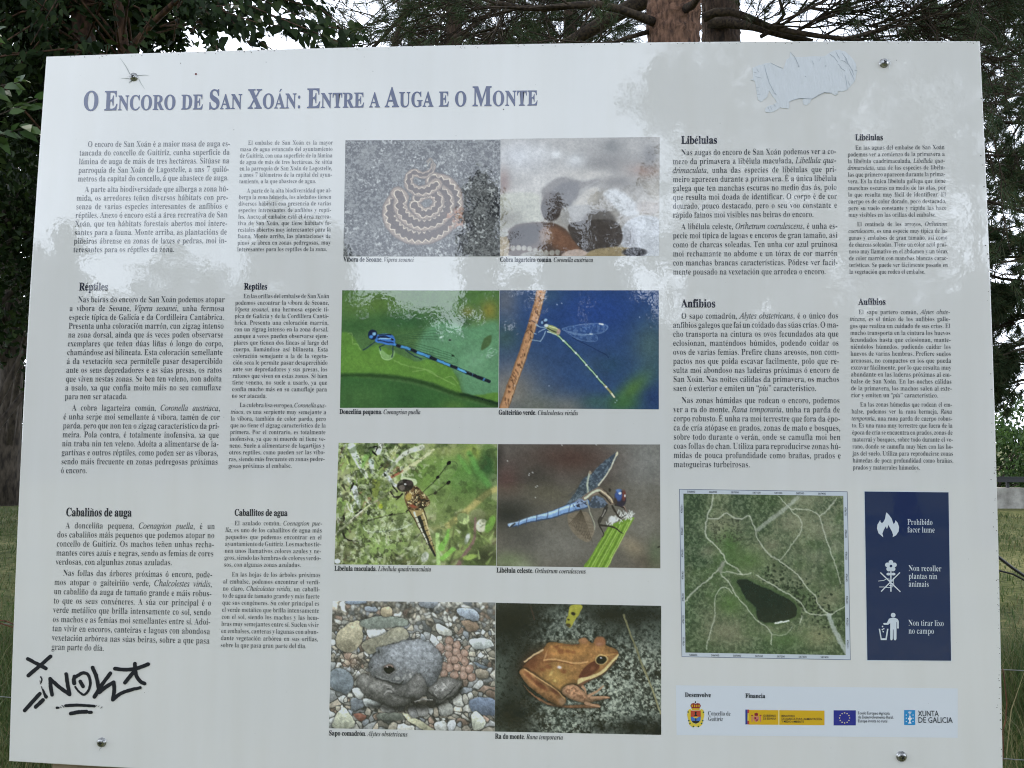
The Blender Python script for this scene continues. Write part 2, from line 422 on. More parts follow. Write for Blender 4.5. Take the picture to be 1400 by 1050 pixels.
for P in sv:
    seg = np.diff(P, axis=0); k = 11; t = np.linspace(0.5, 1.0, k) * 1.999; i = np.minimum(t.astype(int), 1); PP.append(P[i] + seg[i] * (t - i)[:, None] + rg.normal(0, 0.012, (k, 3))); DD.append(norm(seg[i]))
V, F = leaves(np.concatenate(PP), 0.085, rg, 0.5, np.concatenate(DD), np.array([0, -0.8, 0.6])); link('crown', fast_mesh('crown', V, F), LEAF_Y, root)

# ---- pines
def tufts(P, D, n, length, width, rng, spread=0.55):
    """bundles of needles: narrow blades around direction D"""
    m = len(P) * n; P = np.repeat(P, n, 0) + rng.normal(0, 0.012, (m, 3)); D = np.repeat(D, n, 0)
    d = norm(D + rng.normal(0, spread, (m, 3))); s = norm(np.cross(d, rng.normal(0, 1, (m, 3)))) * (width / 2); L = (length * rng.uniform(0.6, 1.15, m))[:, None]
    mid = P + d * L * 0.5 - np.array([0, 0, 1.0]) * L * 0.03
    V = np.stack([P - s, P + s, mid + s, P + d * L - np.array([0, 0, 1.0]) * L * 0.12, mid - s], 1).reshape(-1, 3)
    return V, np.arange(m * 5).reshape(m, 5)

class Pine:
    def __init__(s, rng): s.rng = rng; s.mb = MB(); s.P = []; s.D = []
    def bough(s, pts, r0, r1, n=8, wob=0.04): s.mb.tube(np.array(pts), np.linspace(r0, r1, len(pts)), n, wob=wob)
    def spray(s, start, d, L, r, depth, needle=0.5, up=0.12, sub=5):
        """a limb that forks again and again into fine twigs, needles near the tips"""
        rng = s.rng; k = 5; p = [np.array(start)]; d = norm(np.array(d))
        for i in range(k):
            d = norm(d + rng.normal(0, 0.13, 3) + np.array([0, 0, up * 0.4])); p.append(p[-1] + d * L / k)
        p = np.array(p); s.mb.tube(p, np.linspace(r, max(r * 0.35, 0.0038), k + 1), 4 if r < 0.012 else 6, cap=False)
        if depth > 0:
            for _ in range(sub):
                t = rng.uniform(0.15, 1.0) * k; i = min(int(t), k - 1); q = p[i] + (p[i + 1] - p[i]) * (t - i); dd = norm(norm(p[i + 1] - p[i]) + rng.normal(0, 0.55, 3))
                s.spray(q, dd, L * rng.uniform(0.35, 0.6), max(r * 0.45, 0.0042), depth - 1, needle, up, sub)
        elif rng.random() < needle:
            for t in (0.6, 0.8, 1.0): i = min(int(t * k), k); s.P.append(p[i]); s.D.append(d)
    def done(s, root, bark, needles=14, length=0.11, width=0.0035, limb_name='limb'):
        if s.P:
            V, F = tufts(np.array(s.P), np.array(s.D), needles, length, width, s.rng); link('needles', fast_mesh('needles', V, F), NEEDLE, root)
        s.mb.build(limb_name, bark, root, True)
rg = np.random.default_rng(14)
DP = 4.9
def pine_root(x, d, label):
    p = px(x, 600, d); b = np.array([p[0], p[1], gz(p[0], p[1])]); r = empty('pine_tree', b); tag(r, label, 'tree', 'pine trees behind the panel'); return r, b
def gnarl(pts, radii, root, n=26, mat=None):
    """pine trunk with plated, fissured outline"""
    P = spline3(np.array(pts), 14); R = np.interp(np.linspace(0, 1, len(P)), np.linspace(0, 1, len(radii)), radii); mb = MB(); mb.tube(P, R, n, wob=0.035); return mb.build('trunk', mat or BARK_P, root, True)
def spline3(P, n):
    t = np.linspace(0, len(P) - 1, (len(P) - 1) * n + 1); i = np.minimum(t.astype(int), len(P) - 2); f = (t - i)[:, None]; return P[i] * (1 - f) + P[i + 1] * f
root, b = pine_root(921, DP, 'reddish plated pine trunk rising just left of its darker neighbour behind the panel')
gnarl([b - [0, 0, 0.1], px(921, 300, DP), px(921, 60, DP), px(921, 0, DP), px(922, -200, DP), px(915, -500, DP)], [0.27, 0.21, 0.199, 0.202, 0.18, 0.13], root)
pn = Pine(rg)
pn.bough([px(892, 30, DP - 0.1), px(872, 22, DP - 0.2), px(848, 13, DP - 0.25), px(815, 6, DP - 0.3), px(780, 8, DP - 0.3), px(745, 12, DP - 0.35), px(712, 11, DP - 0.4), px(680, 4, DP - 0.45)], 0.036, 0.018)
pn.bough([px(893, 42, DP), px(870, 48, DP - 0.05), px(846, 56, DP - 0.1), px(820, 66, DP - 0.1)], 0.02, 0.014)
pn.bough([px(938, 12, DP - 0.19), px(948, 6, DP - 0.34), px(955, -4, DP - 0.5)], 0.035, 0.022)
for x, y, ddx, L in ((712, 11, -1, 0.9), (745, 12, -0.9, 0.9), (780, 8, -0.6, 0.8), (815, 6, -0.5, 0.7), (690, 8, -1, 0.9), (846, 56, -1, 0.7)):
    for _ in range(2): pn.spray(px(x, y, DP - 0.35), (ddx, rg.uniform(-0.5, 0.8), rg.uniform(-0.5, 0.5)), L, 0.010, 2, 0.6, 0.0, 5)
for _ in range(30):   # whorled boughs above the picture
    z = rg.uniform(5.6, 9.5); a = rg.uniform(0, 6.283); L = 2.2 * (1.15 - (z - 5) / 6); pn.spray((b[0], b[1], z), (math.cos(a), math.sin(a), 0.15), max(L, 0.8), 0.03, 2, 0.95, 0.1, 6)
pn.done(root, BARK_T)
DQ = 6.4
root, b = pine_root(986, DQ, 'darker pine trunk standing right beside the reddish one behind the panel')
gnarl([b - [0, 0, 0.1], px(986, 300, DQ), px(986, 60, DQ), px(985, 0, DQ), px(980, -220, DQ), px(985, -450, DQ)], [0.26, 0.2, 0.18, 0.178, 0.16, 0.12], root, 26, BARK_Q)
pn = Pine(rg)
pn.bough([px(905, -16, DQ), px(880, 2, DQ + 0.1), px(858, 12, DQ + 0.1), px(836, 24, DQ + 0.15), px(806, 42, DQ + 0.2), px(766, 66, DQ + 0.25)], 0.085, 0.06, 10)
pn.bough([px(962, 24, DQ - 0.6), px(978, 17, DQ - 0.65), px(1000, 16, DQ - 0.7), px(1022, 24, DQ - 0.75), px(1050, 36, DQ - 0.8), px(1085, 44, DQ - 0.85), px(1125, 50, DQ - 0.9), px(1175, 55, DQ - 1.0)], 0.042, 0.016)
pn.bough([px(968, 31, DQ - 0.2), px(995, 31, DQ - 0.25), px(1030, 36, DQ - 0.4), px(1065, 46, DQ - 0.5), px(1110, 58, DQ - 0.5)], 0.05, 0.03)
pn.bough([px(1040, 50, DQ - 0.5), px(1066, 36, DQ - 0.5), px(1090, 20, DQ - 0.6), px(1110, -10, DQ - 0.7)], 0.02, 0.008)
pn.bough([px(1060, 36, DQ - 0.6), px(1072, 20, DQ - 0.7), px(1064, -6, DQ - 0.7)], 0.022, 0.012)
for x, y, dz_, L in ((1050, 36, 0.35, 1.1), (1085, 44, 0.3, 1.2), (1125, 50, 0.25, 1.2), (1150, 53, 0.1, 1.2), (1175, 55, 0.12, 1.4), (1110, 30, 0.35, 1.2), (1090, 20, 0.5, 0.9), (1100, 10, 0.1, 1.3), (1190, 36, 0.2, 1.1)):
    for _ in range(3): pn.spray(px(x, y, DQ - 0.8 + rg.normal(0, 0.2)), (1, rg.uniform(-0.5, 0.5), dz_ + rg.normal(0, 0.22)), L, 0.011, 2, 0.42, 0.02, 6)
for x, y in ((1010, 28), (1020, 40), (1035, 34)): pn.spray(px(x, y, DQ - 0.7), (0.3, -0.4, 0.1), 0.35, 0.006, 1, 1.0, 0.1, 8)
for _ in range(30):
    z = rg.uniform(6.4, 10); a = rg.uniform(0, 6.283); L = 2.2 * (1.15 - (z - 6) / 6); pn.spray((b[0], b[1], z), (math.cos(a), math.sin(a), 0.15), max(L, 0.8), 0.03, 2, 0.95, 0.1, 6)
pn.done(root, BARK_T)
# pine whose lower dead boughs tangle above the photos
root, b = pine_root(620, 8.5, 'thin pine with a tangle of dead twigs above the middle of the panel')
gnarl([b - [0, 0, 0.1], px(622, 300, 8.5), px(621, 40, 8.5), px(620, -60, 8.5), px(618, -260, 8.5)], [0.15, 0.12, 0.10, 0.085, 0.05], root, 14, BARK_Q)
pn = Pine(rg)
for _ in range(36):
    y = rg.uniform(-50, 90); s = px(620 + rg.normal(0, 4), y, 8.5); a = rg.uniform(0, 6.283); pn.spray(s, (math.cos(a) * 1.0, math.sin(a) * 0.7, rg.uniform(-0.25, 0.35)), rg.uniform(0.9, 1.9), 0.014, 2, 0.45, 0.02, 6)
pn.bough([px(620, 60, 8.5), px(650, 30, 8.3), px(690, 5, 8.2)], 0.03, 0.015); pn.bough([px(500, 75, 8.0), px(530, 45, 8.0), px(575, -10, 8.0)], 0.022, 0.016); pn.bough([px(535, 75, 7.6), px(545, 40, 7.6), px(560, -15, 7.6)], 0.03, 0.02)
pn.done(root, BARK_T, 16, 0.13, 0.0045)
root, b = pine_root(780, 11, 'far pine with olive tufts between the two bare boughs behind the panel')
gnarl([b - [0, 0, 0.1], px(782, 300, 11), px(780, 40, 11), px(780, -200, 11)], [0.2, 0.15, 0.11, 0.05], root, 14, BARK_Q)
pn = Pine(rg)
for _ in range(60):
    y = rg.uniform(-90, 130); s = px(780, y, 11); a = rg.uniform(0, 6.283); pn.spray(s, (math.cos(a), math.sin(a) * 0.7, rg.uniform(-0.2, 0.3)), rg.uniform(0.8, 1.9), 0.016, 2, 0.8, 0.05, 5)
pn.done(root, BARK_T, 14, 0.15, 0.006)
# bushy pines at the right edge
def bushy(x, d, H, label, zs, L0, seed, up=0.05, ylim=None, needles=22, nb=44, r0=0.14, extra=()):
    rng = np.random.default_rng(seed); root, b = pine_root(x, d, label)
    gnarl([b - [0, 0, 0.1], b + [0.05, 0, H * 0.3], b + [-0.03, 0, H * 0.65], b + [0, 0, H]], [r0, r0 * 0.8, r0 * 0.55, 0.03], root, 14, BARK_Q)
    pn = Pine(rng)
    for k in range(nb):
        z = zs[0] + (zs[1] - zs[0]) * (k + rng.random()) / nb; a = k * 2.4 + rng.normal(0, 0.3); L = L0 * (1.1 - 0.75 * (z - zs[0]) / (zs[1] - zs[0])) * rng.uniform(0.75, 1.2)
        pn.spray(b + [0, 0, z], (math.cos(a), math.sin(a), rng.uniform(-0.15, 0.2)), L, 0.026, 2, 0.95, up, 6)
    for x0, y0, x1, y1, L in extra:
        q0, q1 = px(x0, y0, d), px(x1, y1, d - rng.uniform(-0.4, 0.6)); pn.bough([q0, (q0 + q1) / 2 + [0, 0, 0.06], q1], 0.03, 0.012)
        for t in (0.3, 0.55, 0.8, 1.0):
            for _ in range(3): pn.spray(q0 + (q1 - q0) * t, q1 - q0 + rng.normal(0, 0.5, 3), L, 0.012, 1, 1.0, 0.0, 8)
    pn.done(root, BARK_T, needles, 0.16, 0.008); return root
bushy(1432, 11.5, 9.5, 'bushy dark pine whose trunk closes the right edge above the hedge', (2.9, 9.0), 2.4, 31, needles=24, nb=50, extra=((1433, 430, 1352, 452, 0.45), (1433, 395, 1362, 410, 0.35), (1433, 500, 1352, 492, 0.35), (1433, 520, 1362, 530, 0.45), (1433, 470, 1340, 500, 0.4), (1433, 330, 1340, 350, 0.5)))
bushy(1345, 15.5, 11, 'taller pine farther back at the upper right corner', (4.6, 10.6), 1.9, 32, nb=26, needles=18)
bushy(1300, 19, 14, 'slim distant pine between the branches at the upper right', (9.2, 13.6), 1.3, 33, nb=14, needles=16)

# ---- hedge, low wall, fence
rg = np.random.default_rng(9)
for x, y, w, h, lb in ((1352, 19.6, 3.4, 2.15, 'rounded green bush behind the wall, next to the panel edge'), (1402, 20.6, 3.8, 2.75, 'taller light green bush behind the wall at the right edge'), (1480, 20.0, 4.0, 2.6, 'broad green bush behind the wall beyond the right edge')):
    shrub('hedge_bush', lb, 'bushes behind the wall', (px(x, 600, y)[0], y), w, 2.6, h, 150, 0.13, rg, HEDGE, 'bush')
CONC = noise_mat('weathered concrete', (0.16, 0.15, 0.13, 1), (0.46, 0.44, 0.40, 1), 3.2, 0.9, bump=0.01, bscale=40, lo=0.3, hi=0.65)
RAIL = simple_mat('dark rail paint', rgb(34, 36, 40), 0.5)
wx0, wy = px(1250, 650, 17.4)[0], 17.4; wroot = empty('garden_wall', (wx0, wy, 0)); tag(wroot, 'low weathered concrete wall with a dark rail at the right edge', 'wall')
rw = np.random.default_rng(3); mb = MB(); x = wx0; k = 0
while x < wx0 + 14:
    L = rw.uniform(0.75, 1.0); mb.box((x, wy, -0.2), (x + L - 0.02, wy + 0.2 + 0.004 * (k % 3), 0.47 + rw.uniform(-0.012, 0.012))); x += L; k += 1
mb.build('wall', CONC, wroot)
mb = MB(); mb.box((wx0 - 0.1, wy - 0.03, 0.60), (wx0 + 14.1, wy + 0.05, 0.70)); mb.box((wx0 - 0.1, wy - 0.05, 0.702), (wx0 + 14.1, wy + 0.07, 0.72))
for k in range(8): mb.box((wx0 + 0.2 + 1.9 * k, wy + 0.06, 0.3), (wx0 + 0.26 + 1.9 * k, wy + 0.1, 0.60))
mb.build('rail', RAIL, wroot)
WIRE = simple_mat('galvanised wire', rgb(120, 122, 120), 0.55, 0.5); RUST = noise_mat('rusty wire', (0.05, 0.022, 0.012, 1), (0.16, 0.07, 0.035, 1), 60, 0.9); POST = noise_mat('weathered fence post', (0.10, 0.085, 0.065, 1), (0.24, 0.21, 0.17, 1), 12, 0.95, stretch=(1, 1, 0.15), bump=0.01); CABLE = simple_mat('black cable', rgb(24, 24, 26), 0.5)
froot = empty('wire_fence', (0, 1.3, 0)); tag(froot, 'wire fence with slack rusty strands running behind the panel', 'fence')
def fy(x): return 1.44 - 0.125 * (x + 1.63)
for i, z0 in enumerate((0.955, 0.73, 0.50, 0.28)):
    mb = MB(); xs = np.linspace(-5, 5, 61); mb.tube(np.c_[xs, fy(xs), z0 - 0.02 * (0.5 + 0.5 * np.cos(xs * 2.1 + i)) * 0.6], 0.0013, 5); mb.build('wire', WIRE, froot)
for a in ([(-80, 846), (-20, 846), (8, 849), (30, 858), (60, 866)], [(-80, 838), (0, 852), (16, 857), (40, 858)]):
    mb = MB(); mb.tube(spline3(np.array([px(*q, fy(-1.7) - 0.02) for q in a]), 5), 0.0022, 5); mb.build('wire', RUST, froot)
for a in ([(1371, 915), (1374, 935), (1376.5, 960), (1375, 985), (1371, 1000)], [(1370.5, 1000), (1372, 1020), (1371, 1040)]):
    mb = MB(); mb.tube(spline3(np.array([px(*q, fy(1.35) - 0.02) for q in a]), 5), 0.0016, 5); mb.build('wire', RUST, froot)
for a, r in (([(1300, 712), (1340, 742), (1367, 763), (1385, 777), (1400, 787), (1440, 805)], 0.0042), ([(1320, 772), (1350, 777), (1367, 780.5), (1385, 785), (1400, 793), (1440, 820)], 0.0026)):
    mb = MB(); mb.tube(spline3(np.array([px(*q, fy(1.35) + 0.05) for q in a]), 5), r, 6); mb.build('cable', CABLE, froot)
for x in (-3.6, -0.35, 3.2):
    mb = MB(); mb.tube(np.array([(x, fy(x) + 0.05, -0.2), (x + 0.01, fy(x) + 0.05, 0.5), (x, fy(x) + 0.05, 1.18)]), [0.05, 0.048, 0.044], 9, wob=0.04); mb.build('post', POST, froot)

# ------------------------------------------------------------------ the clearing behind the camera, seen mirrored in the panel
rg = np.random.default_rng(77)
gb = 'trees mirrored in the panel'
def mirrored(x, ytop, hw, ylow, d, ncl, label, per=30, size=0.22, seed=0):
    rng = np.random.default_rng(seed); p = pxr(x, 600, d); sc = (d + 1.06) / 1080.0; base = np.array([p[0], p[1], gz(p[0], p[1])]); root = empty('clearing_tree', base); tag(root, label, 'tree', gb)
    zt = pxr(x, ytop, d)[2]; zl = pxr(x, ylow, d)[2]
    mb = MB(); P, r = trunk_mesh(base - [0, 0, 0.1], np.array([base[0], base[1], zt - 0.15 * (zt - zl)]), 0.16, 0.03, rng, bend=0.02); mb.tube(P, r, 8); mb.build('trunk', BARK_D, root, True)
    C = crown_points(ncl, np.array([base[0], base[1], (zt + zl) / 2]), np.array([hw * sc, hw * sc * 0.8, (zt - zl) / 2]), rng, 0.15, 6)
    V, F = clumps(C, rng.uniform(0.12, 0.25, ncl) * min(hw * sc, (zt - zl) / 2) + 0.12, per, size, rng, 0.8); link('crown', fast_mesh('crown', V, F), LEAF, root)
# near crowns over the right half
mirrored(945, 78, 88, 185, 9.0, 60, 'nearest crown mirrored at the top right of the title', 34, 0.12, 1)
mirrored(1130, -120, 200, 330, 10.0, 230, 'large mirrored crown over the torn sticker', 40, 0.15, 2)
mirrored(1340, -60, 120, 300, 10.5, 60, 'mirrored crown over the right hand bolt', 40, 0.15, 3)
mirrored(1010, 190, 150, 480, 12.0, 140, 'mirrored tree behind the large Galician text on the right', 40, 0.16, 4)
mirrored(1240, 190, 150, 520, 12.5, 85, 'mirrored tree behind the small Spanish text on the right', 40, 0.16, 5)
# far skyline
for k, (x, yt, hw, yl) in enumerate(((20, 300, 60, 520), (82, 284, 26, 520), (150, 392, 60, 560), (215, 322, 58, 540), (290, 352, 40, 560), (335, 388, 40, 560), (390, 246, 66, 520), (452, 300, 34, 560), (515, 378, 24, 560), (560, 432, 60, 580), (656, 190, 36, 520), (705, 372, 40, 560), (768, 262, 30, 520), (826, 262, 36, 520), (862, 380, 40, 560))):
    mirrored(x, yt, hw, yl, 24 + (k % 3) * 2.5, 90, ('low', 'mid height', 'tall')[k % 3] + ' skyline tree mirrored at ' + ['the far left edge', 'the left margin beside the first paragraph', 'the first heading', 'the end of the first paragraph', 'the gap between the left columns', 'the second heading', 'the small left column', 'the left rim of the snake photo', 'the caption under the coiled snake', 'the blue damselfly photo', 'the right of the coiled snake', 'the left of the second snake photo', 'the middle of the second snake photo', 'the grey pebbles of the second snake photo', 'the right rim of the snake photos'][k], 26, 0.34, 40 + k)
C = []
for _ in range(1700):
    x = rg.uniform(-700, 2100); top = np.interp(x, [-700, 540, 600, 690, 760, 2100], [415, 415, 462, 462, 400, 400]) + 12 * math.sin(x * 0.05); C.append(pxr(x, top + (648 - top) * rg.random(), 30 + rg.uniform(-3, 3)))
V, F = clumps(np.array(C), rg.uniform(0.7, 1.3, 1700), 24, 0.55, rg, 0.8); # close undergrowth inside the wood
gx = np.linspace(-900, 2300, 160); gv = np.linspace(0, 1, 24); GXw, GVw = np.meshgrid(gx, gv)
tp = np.interp(GXw, [-700, 540, 600, 690, 760, 2100], [455, 455, 500, 500, 440, 440]) + 14 * np.sin(GXw * 0.043) + 9 * np.sin(GXw * 0.117)
Q = np.array([pxr(a, t + (652 - t) * v, 34 + 0.7 * math.sin(a * 0.09 + v * 9) + 0.5 * math.sin(a * 0.21 - v * 14)) for a, t, v in zip(GXw.ravel(), tp.ravel(), GVw.ravel())])
iq = np.arange(Q.shape[0]).reshape(GXw.shape); Fq = np.stack([iq[:-1, :-1], iq[:-1, 1:], iq[1:, 1:], iq[1:, :-1]], -1).reshape(-1, 4)
mq = fast_mesh('woodland', V, F); bmq = bmesh.new(); bmq.from_mesh(mq); vq = [bmq.verts.new(p) for p in Q]
for f in Fq: bmq.faces.new([vq[k] for k in f])
bmq.to_mesh(mq); bmq.free()
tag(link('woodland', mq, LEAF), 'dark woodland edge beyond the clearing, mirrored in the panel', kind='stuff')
# ------------------------------------------------------------------ the information panel
panel = empty('information_panel', (0, 0, 0))
tag(panel, 'large white printed information panel with bolts, photos and text columns', 'information panel')
COAT_IOR = 1.82
DK = 0.4                                     # ink layers lie a fraction of a millimetre proud of the board

def coat(nt, b):
    """varnish with the fine orange peel of the laminate; one bump field over the whole panel"""
    geo = nt.nodes.new('ShaderNodeNewGeometry')
    h = None
    for sc, amp in ((165.0, 0.000034), (34.0, 0.00009), (6.0, 0.0003)):
        nz = nt.nodes.new('ShaderNodeTexNoise'); nz.inputs['Scale'].default_value = sc; nz.inputs['Detail'].default_value = 1.5
        nt.links.new(geo.outputs['Position'], nz.inputs['Vector'])
        mu = nt.nodes.new('ShaderNodeMath'); mu.operation = 'MULTIPLY'; mu.inputs[1].default_value = amp
        nt.links.new(nz.outputs['Fac'], mu.inputs[0])
        if h is None: h = mu.outputs[0]
        else:
            ad = nt.nodes.new('ShaderNodeMath'); ad.operation = 'ADD'
            nt.links.new(h, ad.inputs[0]); nt.links.new(mu.outputs[0], ad.inputs[1]); h = ad.outputs[0]
    bp = nt.nodes.new('ShaderNodeBump'); bp.inputs['Strength'].default_value = 1.0; bp.inputs['Distance'].default_value = 1.0
    nt.links.new(h, bp.inputs['Height'])
    b.inputs['Coat Weight'].default_value = 1.0
    b.inputs['Coat Roughness'].default_value = 0.025
    b.inputs['Coat IOR'].default_value = COAT_IOR
    b.inputs['Roughness'].default_value = 0.6
    b.inputs['Specular IOR Level'].default_value = 0.15
    nt.links.new(bp.outputs[0], b.inputs['Coat Normal'])

_inks = {}
def ink(name, col):
    if name not in _inks:
        m, nt, b = new_mat(name)
        b.inputs['Base Color'].default_value = col
        coat(nt, b)
        _inks[name] = m
    return _inks[name]

def board_mat():
    m, nt, b = new_mat('panel laminate')
    geo = nt.nodes.new('ShaderNodeNewGeometry')
    n1 = nt.nodes.new('ShaderNodeTexNoise'); n1.inputs['Scale'].default_value = 3.0; n1.inputs['Detail'].default_value = 4
    n2 = nt.nodes.new('ShaderNodeTexNoise'); n2.inputs['Scale'].default_value = 220.0; n2.inputs['Detail'].default_value = 2
    mp = nt.nodes.new('ShaderNodeMapping'); mp.inputs['Scale'].default_value = (9, 9, 0.8)
    n3 = nt.nodes.new('ShaderNodeTexNoise'); n3.inputs['Scale'].default_value = 4.0; n3.inputs['Detail'].default_value = 5
    nt.links.new(geo.outputs['Position'], n1.inputs['Vector']); nt.links.new(geo.outputs['Position'], n2.inputs['Vector'])
    nt.links.new(geo.outputs['Position'], mp.inputs['Vector']); nt.links.new(mp.outputs[0], n3.inputs['Vector'])
    def ramp(src, lo, hi, a, z):
        r = nt.nodes.new('ShaderNodeValToRGB')
        r.color_ramp.elements[0].position = lo; r.color_ramp.elements[0].color = a
        r.color_ramp.elements[1].position = hi; r.color_ramp.elements[1].color = z
        nt.links.new(src, r.inputs[0]); return r.outputs[0]
    base = ramp(n1.outputs['Fac'], 0.3, 0.7, (0.73, 0.72, 0.70, 1), (0.765, 0.745, 0.72, 1))
    grime = ramp(n3.outputs['Fac'], 0.35, 0.75, (1, 1, 1, 1), (0.965, 0.96, 0.945, 1))
    speck = ramp(n2.outputs['Fac'], 0.18, 0.30, (0.93, 0.93, 0.92, 1), (1, 1, 1, 1))
    out = base
    for o in (grime, speck):
        mx = nt.nodes.new('ShaderNodeMix'); mx.data_type = 'RGBA'; mx.blend_type = 'MULTIPLY'; mx.inputs[0].default_value = 1.0
        nt.links.new(out, mx.inputs[6]); nt.links.new(o, mx.inputs[7]); out = mx.outputs[2]
    nt.links.new(out, b.inputs['Base Color'])
    coat(nt, b)
    return m

def arc_edge(a, b_, sag, n=12):
    """edge of the sheet between two photo points, bowed outward by sag pixels"""
    a = np.array(a, float); b_ = np.array(b_, float)
    t = np.linspace(0, 1, n + 1)[:-1]
    d = b_ - a; nrm = np.array([d[1], -d[0]]) / np.linalg.norm(d)
    return [tuple(a + d * k + nrm * sag * 4 * k * (1 - k)) for k in t]

outline_px = (arc_edge((63, 77), (1340, 56), 6.5) + arc_edge((1340, 56), (1371.5, 1060), 4.5) +
              arc_edge((1371.5, 1060), (12, 1041), 17) + arc_edge((12, 1041), (63, 77), 6))
outline = [px(*p) for p in outline_px]
outline = [(p[0], p[2]) for p in outline]
BOARD = board_mat()
EDGE = noise_mat('panel cut edge', rgb(150, 140, 128), rgb(205, 203, 198), 60, 0.7, lo=0.3, hi=0.55)
bm = bmesh.new()
TH = 0.010
fr = [bm.verts.new((x, 0.0, z)) for x, z in outline]
bk = [bm.verts.new((x, TH, z)) for x, z in outline]
ff = bm.faces.new(fr); fb = bm.faces.new(list(reversed(bk)))
N_ = len(fr)
for i in range(N_):
    q = bm.faces.new((fr[i], bk[i], bk[(i + 1) % N_], fr[(i + 1) % N_])); q.material_index = 1
bmesh.ops.recalc_face_normals(bm, faces=bm.faces[:])
eds = [e for e in ff.edges]
bmesh.ops.bevel(bm, geom=eds, offset=0.0012, segments=2, affect='EDGES', profile=0.5)
me = bpy.data.meshes.new('board'); bm.to_mesh(me); bm.free()
link('board', me, [BOARD, EDGE], panel)

TIMBER = noise_mat('treated timber', (0.13, 0.10, 0.065, 1), (0.26, 0.20, 0.13, 1), 9, 0.9, stretch=(1, 1, 0.12), bump=0.004)
for x in (-0.40, 0.42):
    mb = MB(); mb.box((x - 0.045, TH + 0.042, -0.3), (x + 0.045, TH + 0.132, 2.05)); mb.build('mounting_post', TIMBER, panel)
for z in (1.135, 2.015):
    mb = MB(); mb.box((-0.60, TH + 0.001, z - 0.035), (0.61, TH + 0.041, z + 0.035)); mb.build('batten', TIMBER, panel)
# ---- glyphs taken from Blender's built-in type
ACC = {'á': ('a', 'ac'), 'é': ('e', 'ac'), 'í': ('i', 'ac'), 'ó': ('o', 'ac'), 'ú': ('u', 'ac'), 'ñ': ('n', 'ti'),
       'Á': ('A', 'ac'), 'É': ('E', 'ac'), 'Ó': ('O', 'ac'), 'Í': ('I', 'ac')}
def styled(c, st):
    if st == 'sans': return c
    up, lo, dg = {'reg': (0x1D400, 0x1D41A, 0x1D7CE), 'bold': (0x1D400, 0x1D41A, 0x1D7CE),
                  'ital': (0x1D434, 0x1D44E, None), 'boit': (0x1D468, 0x1D482, 0x1D7CE)}[st]
    if 'A' <= c <= 'Z': return chr(up + ord(c) - 65)
    if 'a' <= c <= 'z':
        if st == 'ital' and c == 'h': return '\u210e'
        return chr(lo + ord(c) - 97)
    if '0' <= c <= '9' and dg: return chr(dg + ord(c) - 48)
    return c
OFFS = {'reg': -0.001, 'bold': 0.012, 'ital': 0.002, 'boit': -0.004, 'sans': 0.006}
GLY = {}
def load_glyphs(need):
    """one text object per style, a line per glyph: H  c  H"""
    LS = 4.0
    objs = []
    def make(st, sub, off):
        cu = bpy.data.curves.new('g', 'FONT')
        cu.body = '\n'.join('H  ' + (styled(c, st) if c else '') + '  H' for c in sub)
        cu.size = 1.0; cu.space_line = LS; cu.resolution_u = 4 if st == 'bold' else 2
        cu.offset = off
        o = bpy.data.objects.new('g', cu); COL.objects.link(o); return o, cu
    for st in sorted({q for _, q in need}):
        cs = [''] + sorted(c for c, q in need if q == st)
        for al in (True, False):
            sub = [c for c in cs if c == '' or c.isalnum() == al]
            o, cu = make(st, sub, OFFS[st] if al else 0.0)
            objs.append((st, sub, o, cu, make(st, sub, -0.019) if st == 'reg' and al else None))
    bpy.context.view_layer.update()
    dg = bpy.context.evaluated_depsgraph_get()
    def grab(o):
        e = o.evaluated_get(dg); m = e.to_mesh()
        v = np.zeros(len(m.vertices) * 3, np.float32); m.vertices.foreach_get('co', v); v = v.reshape(-1, 3)[:, :2].astype(float)
        F = [tuple(p.vertices) for p in m.polygons]
        e.to_mesh_clear(); return v, F
    for st, sub, o, cu, slim in objs:
        v, F = grab(o)
        if slim is not None:                     # lighter upright stems, hairlines kept
            vs, _ = grab(slim[0])
            if len(vs) == len(v): v[:, 0] = vs[:, 0]
            else: print('slim glyphs differ', len(vs), len(v))
        top = v[:, 1].max()
        # baseline of the first line: bottom of its H
        base0 = v[v[:, 1] > top - 1.2][:, 1].min() if len(sub) > 1 else v[:, 1].min()
        line = np.round((base0 + 0.35 - v[:, 1]) / LS).astype(int)
        base = 0.0
        r0 = v[line == 0]
        hw = r0[r0[:, 0] < r0[:, 0].mean()]; hx0, hx1 = hw[:, 0].min(), hw[:, 0].max()
        blank = r0[:, 0].max() - r0[:, 0].min()
        byline = {}
        for f in F: byline.setdefault(int(line[f[0]]), []).append(f)
        gap = (blank - 2 * (hx1 - hx0)) / 2          # from the first H to the middle of the blanks
        pen = hx1 + gap
        dy = LS
        for i, c in enumerate(sub):
            if not c: continue
            r = v[line == i]
            x1 = r[:, 0].max()
            fs = [f for f in byline.get(i, []) if v[f[0]][0] > hx1 + 0.02 and v[f[0]][0] < x1 - (hx1 - hx0) - 0.02]
            ids = sorted({k for f in fs for k in f}); mp = {k: n for n, k in enumerate(ids)}
            hb = r[r[:, 0] < hx1 + 1e-4][:, 1].min()
            g = v[ids] - (pen, hb) if ids else np.zeros((0, 2))
            GLY[(c, st)] = (g, [tuple(mp[k] for k in f) for f in fs], float(x1 - r[:, 0].min() - blank))
    for st, sub, o, cu, slim in objs:
        for a, c_ in [(o, cu)] + ([slim] if slim else []): bpy.data.objects.remove(a); bpy.data.curves.remove(c_)

def drop_dot(v, f):
    keep = [q for q in f if min(v[i][1] for i in q) < 0.47]
    return v, keep

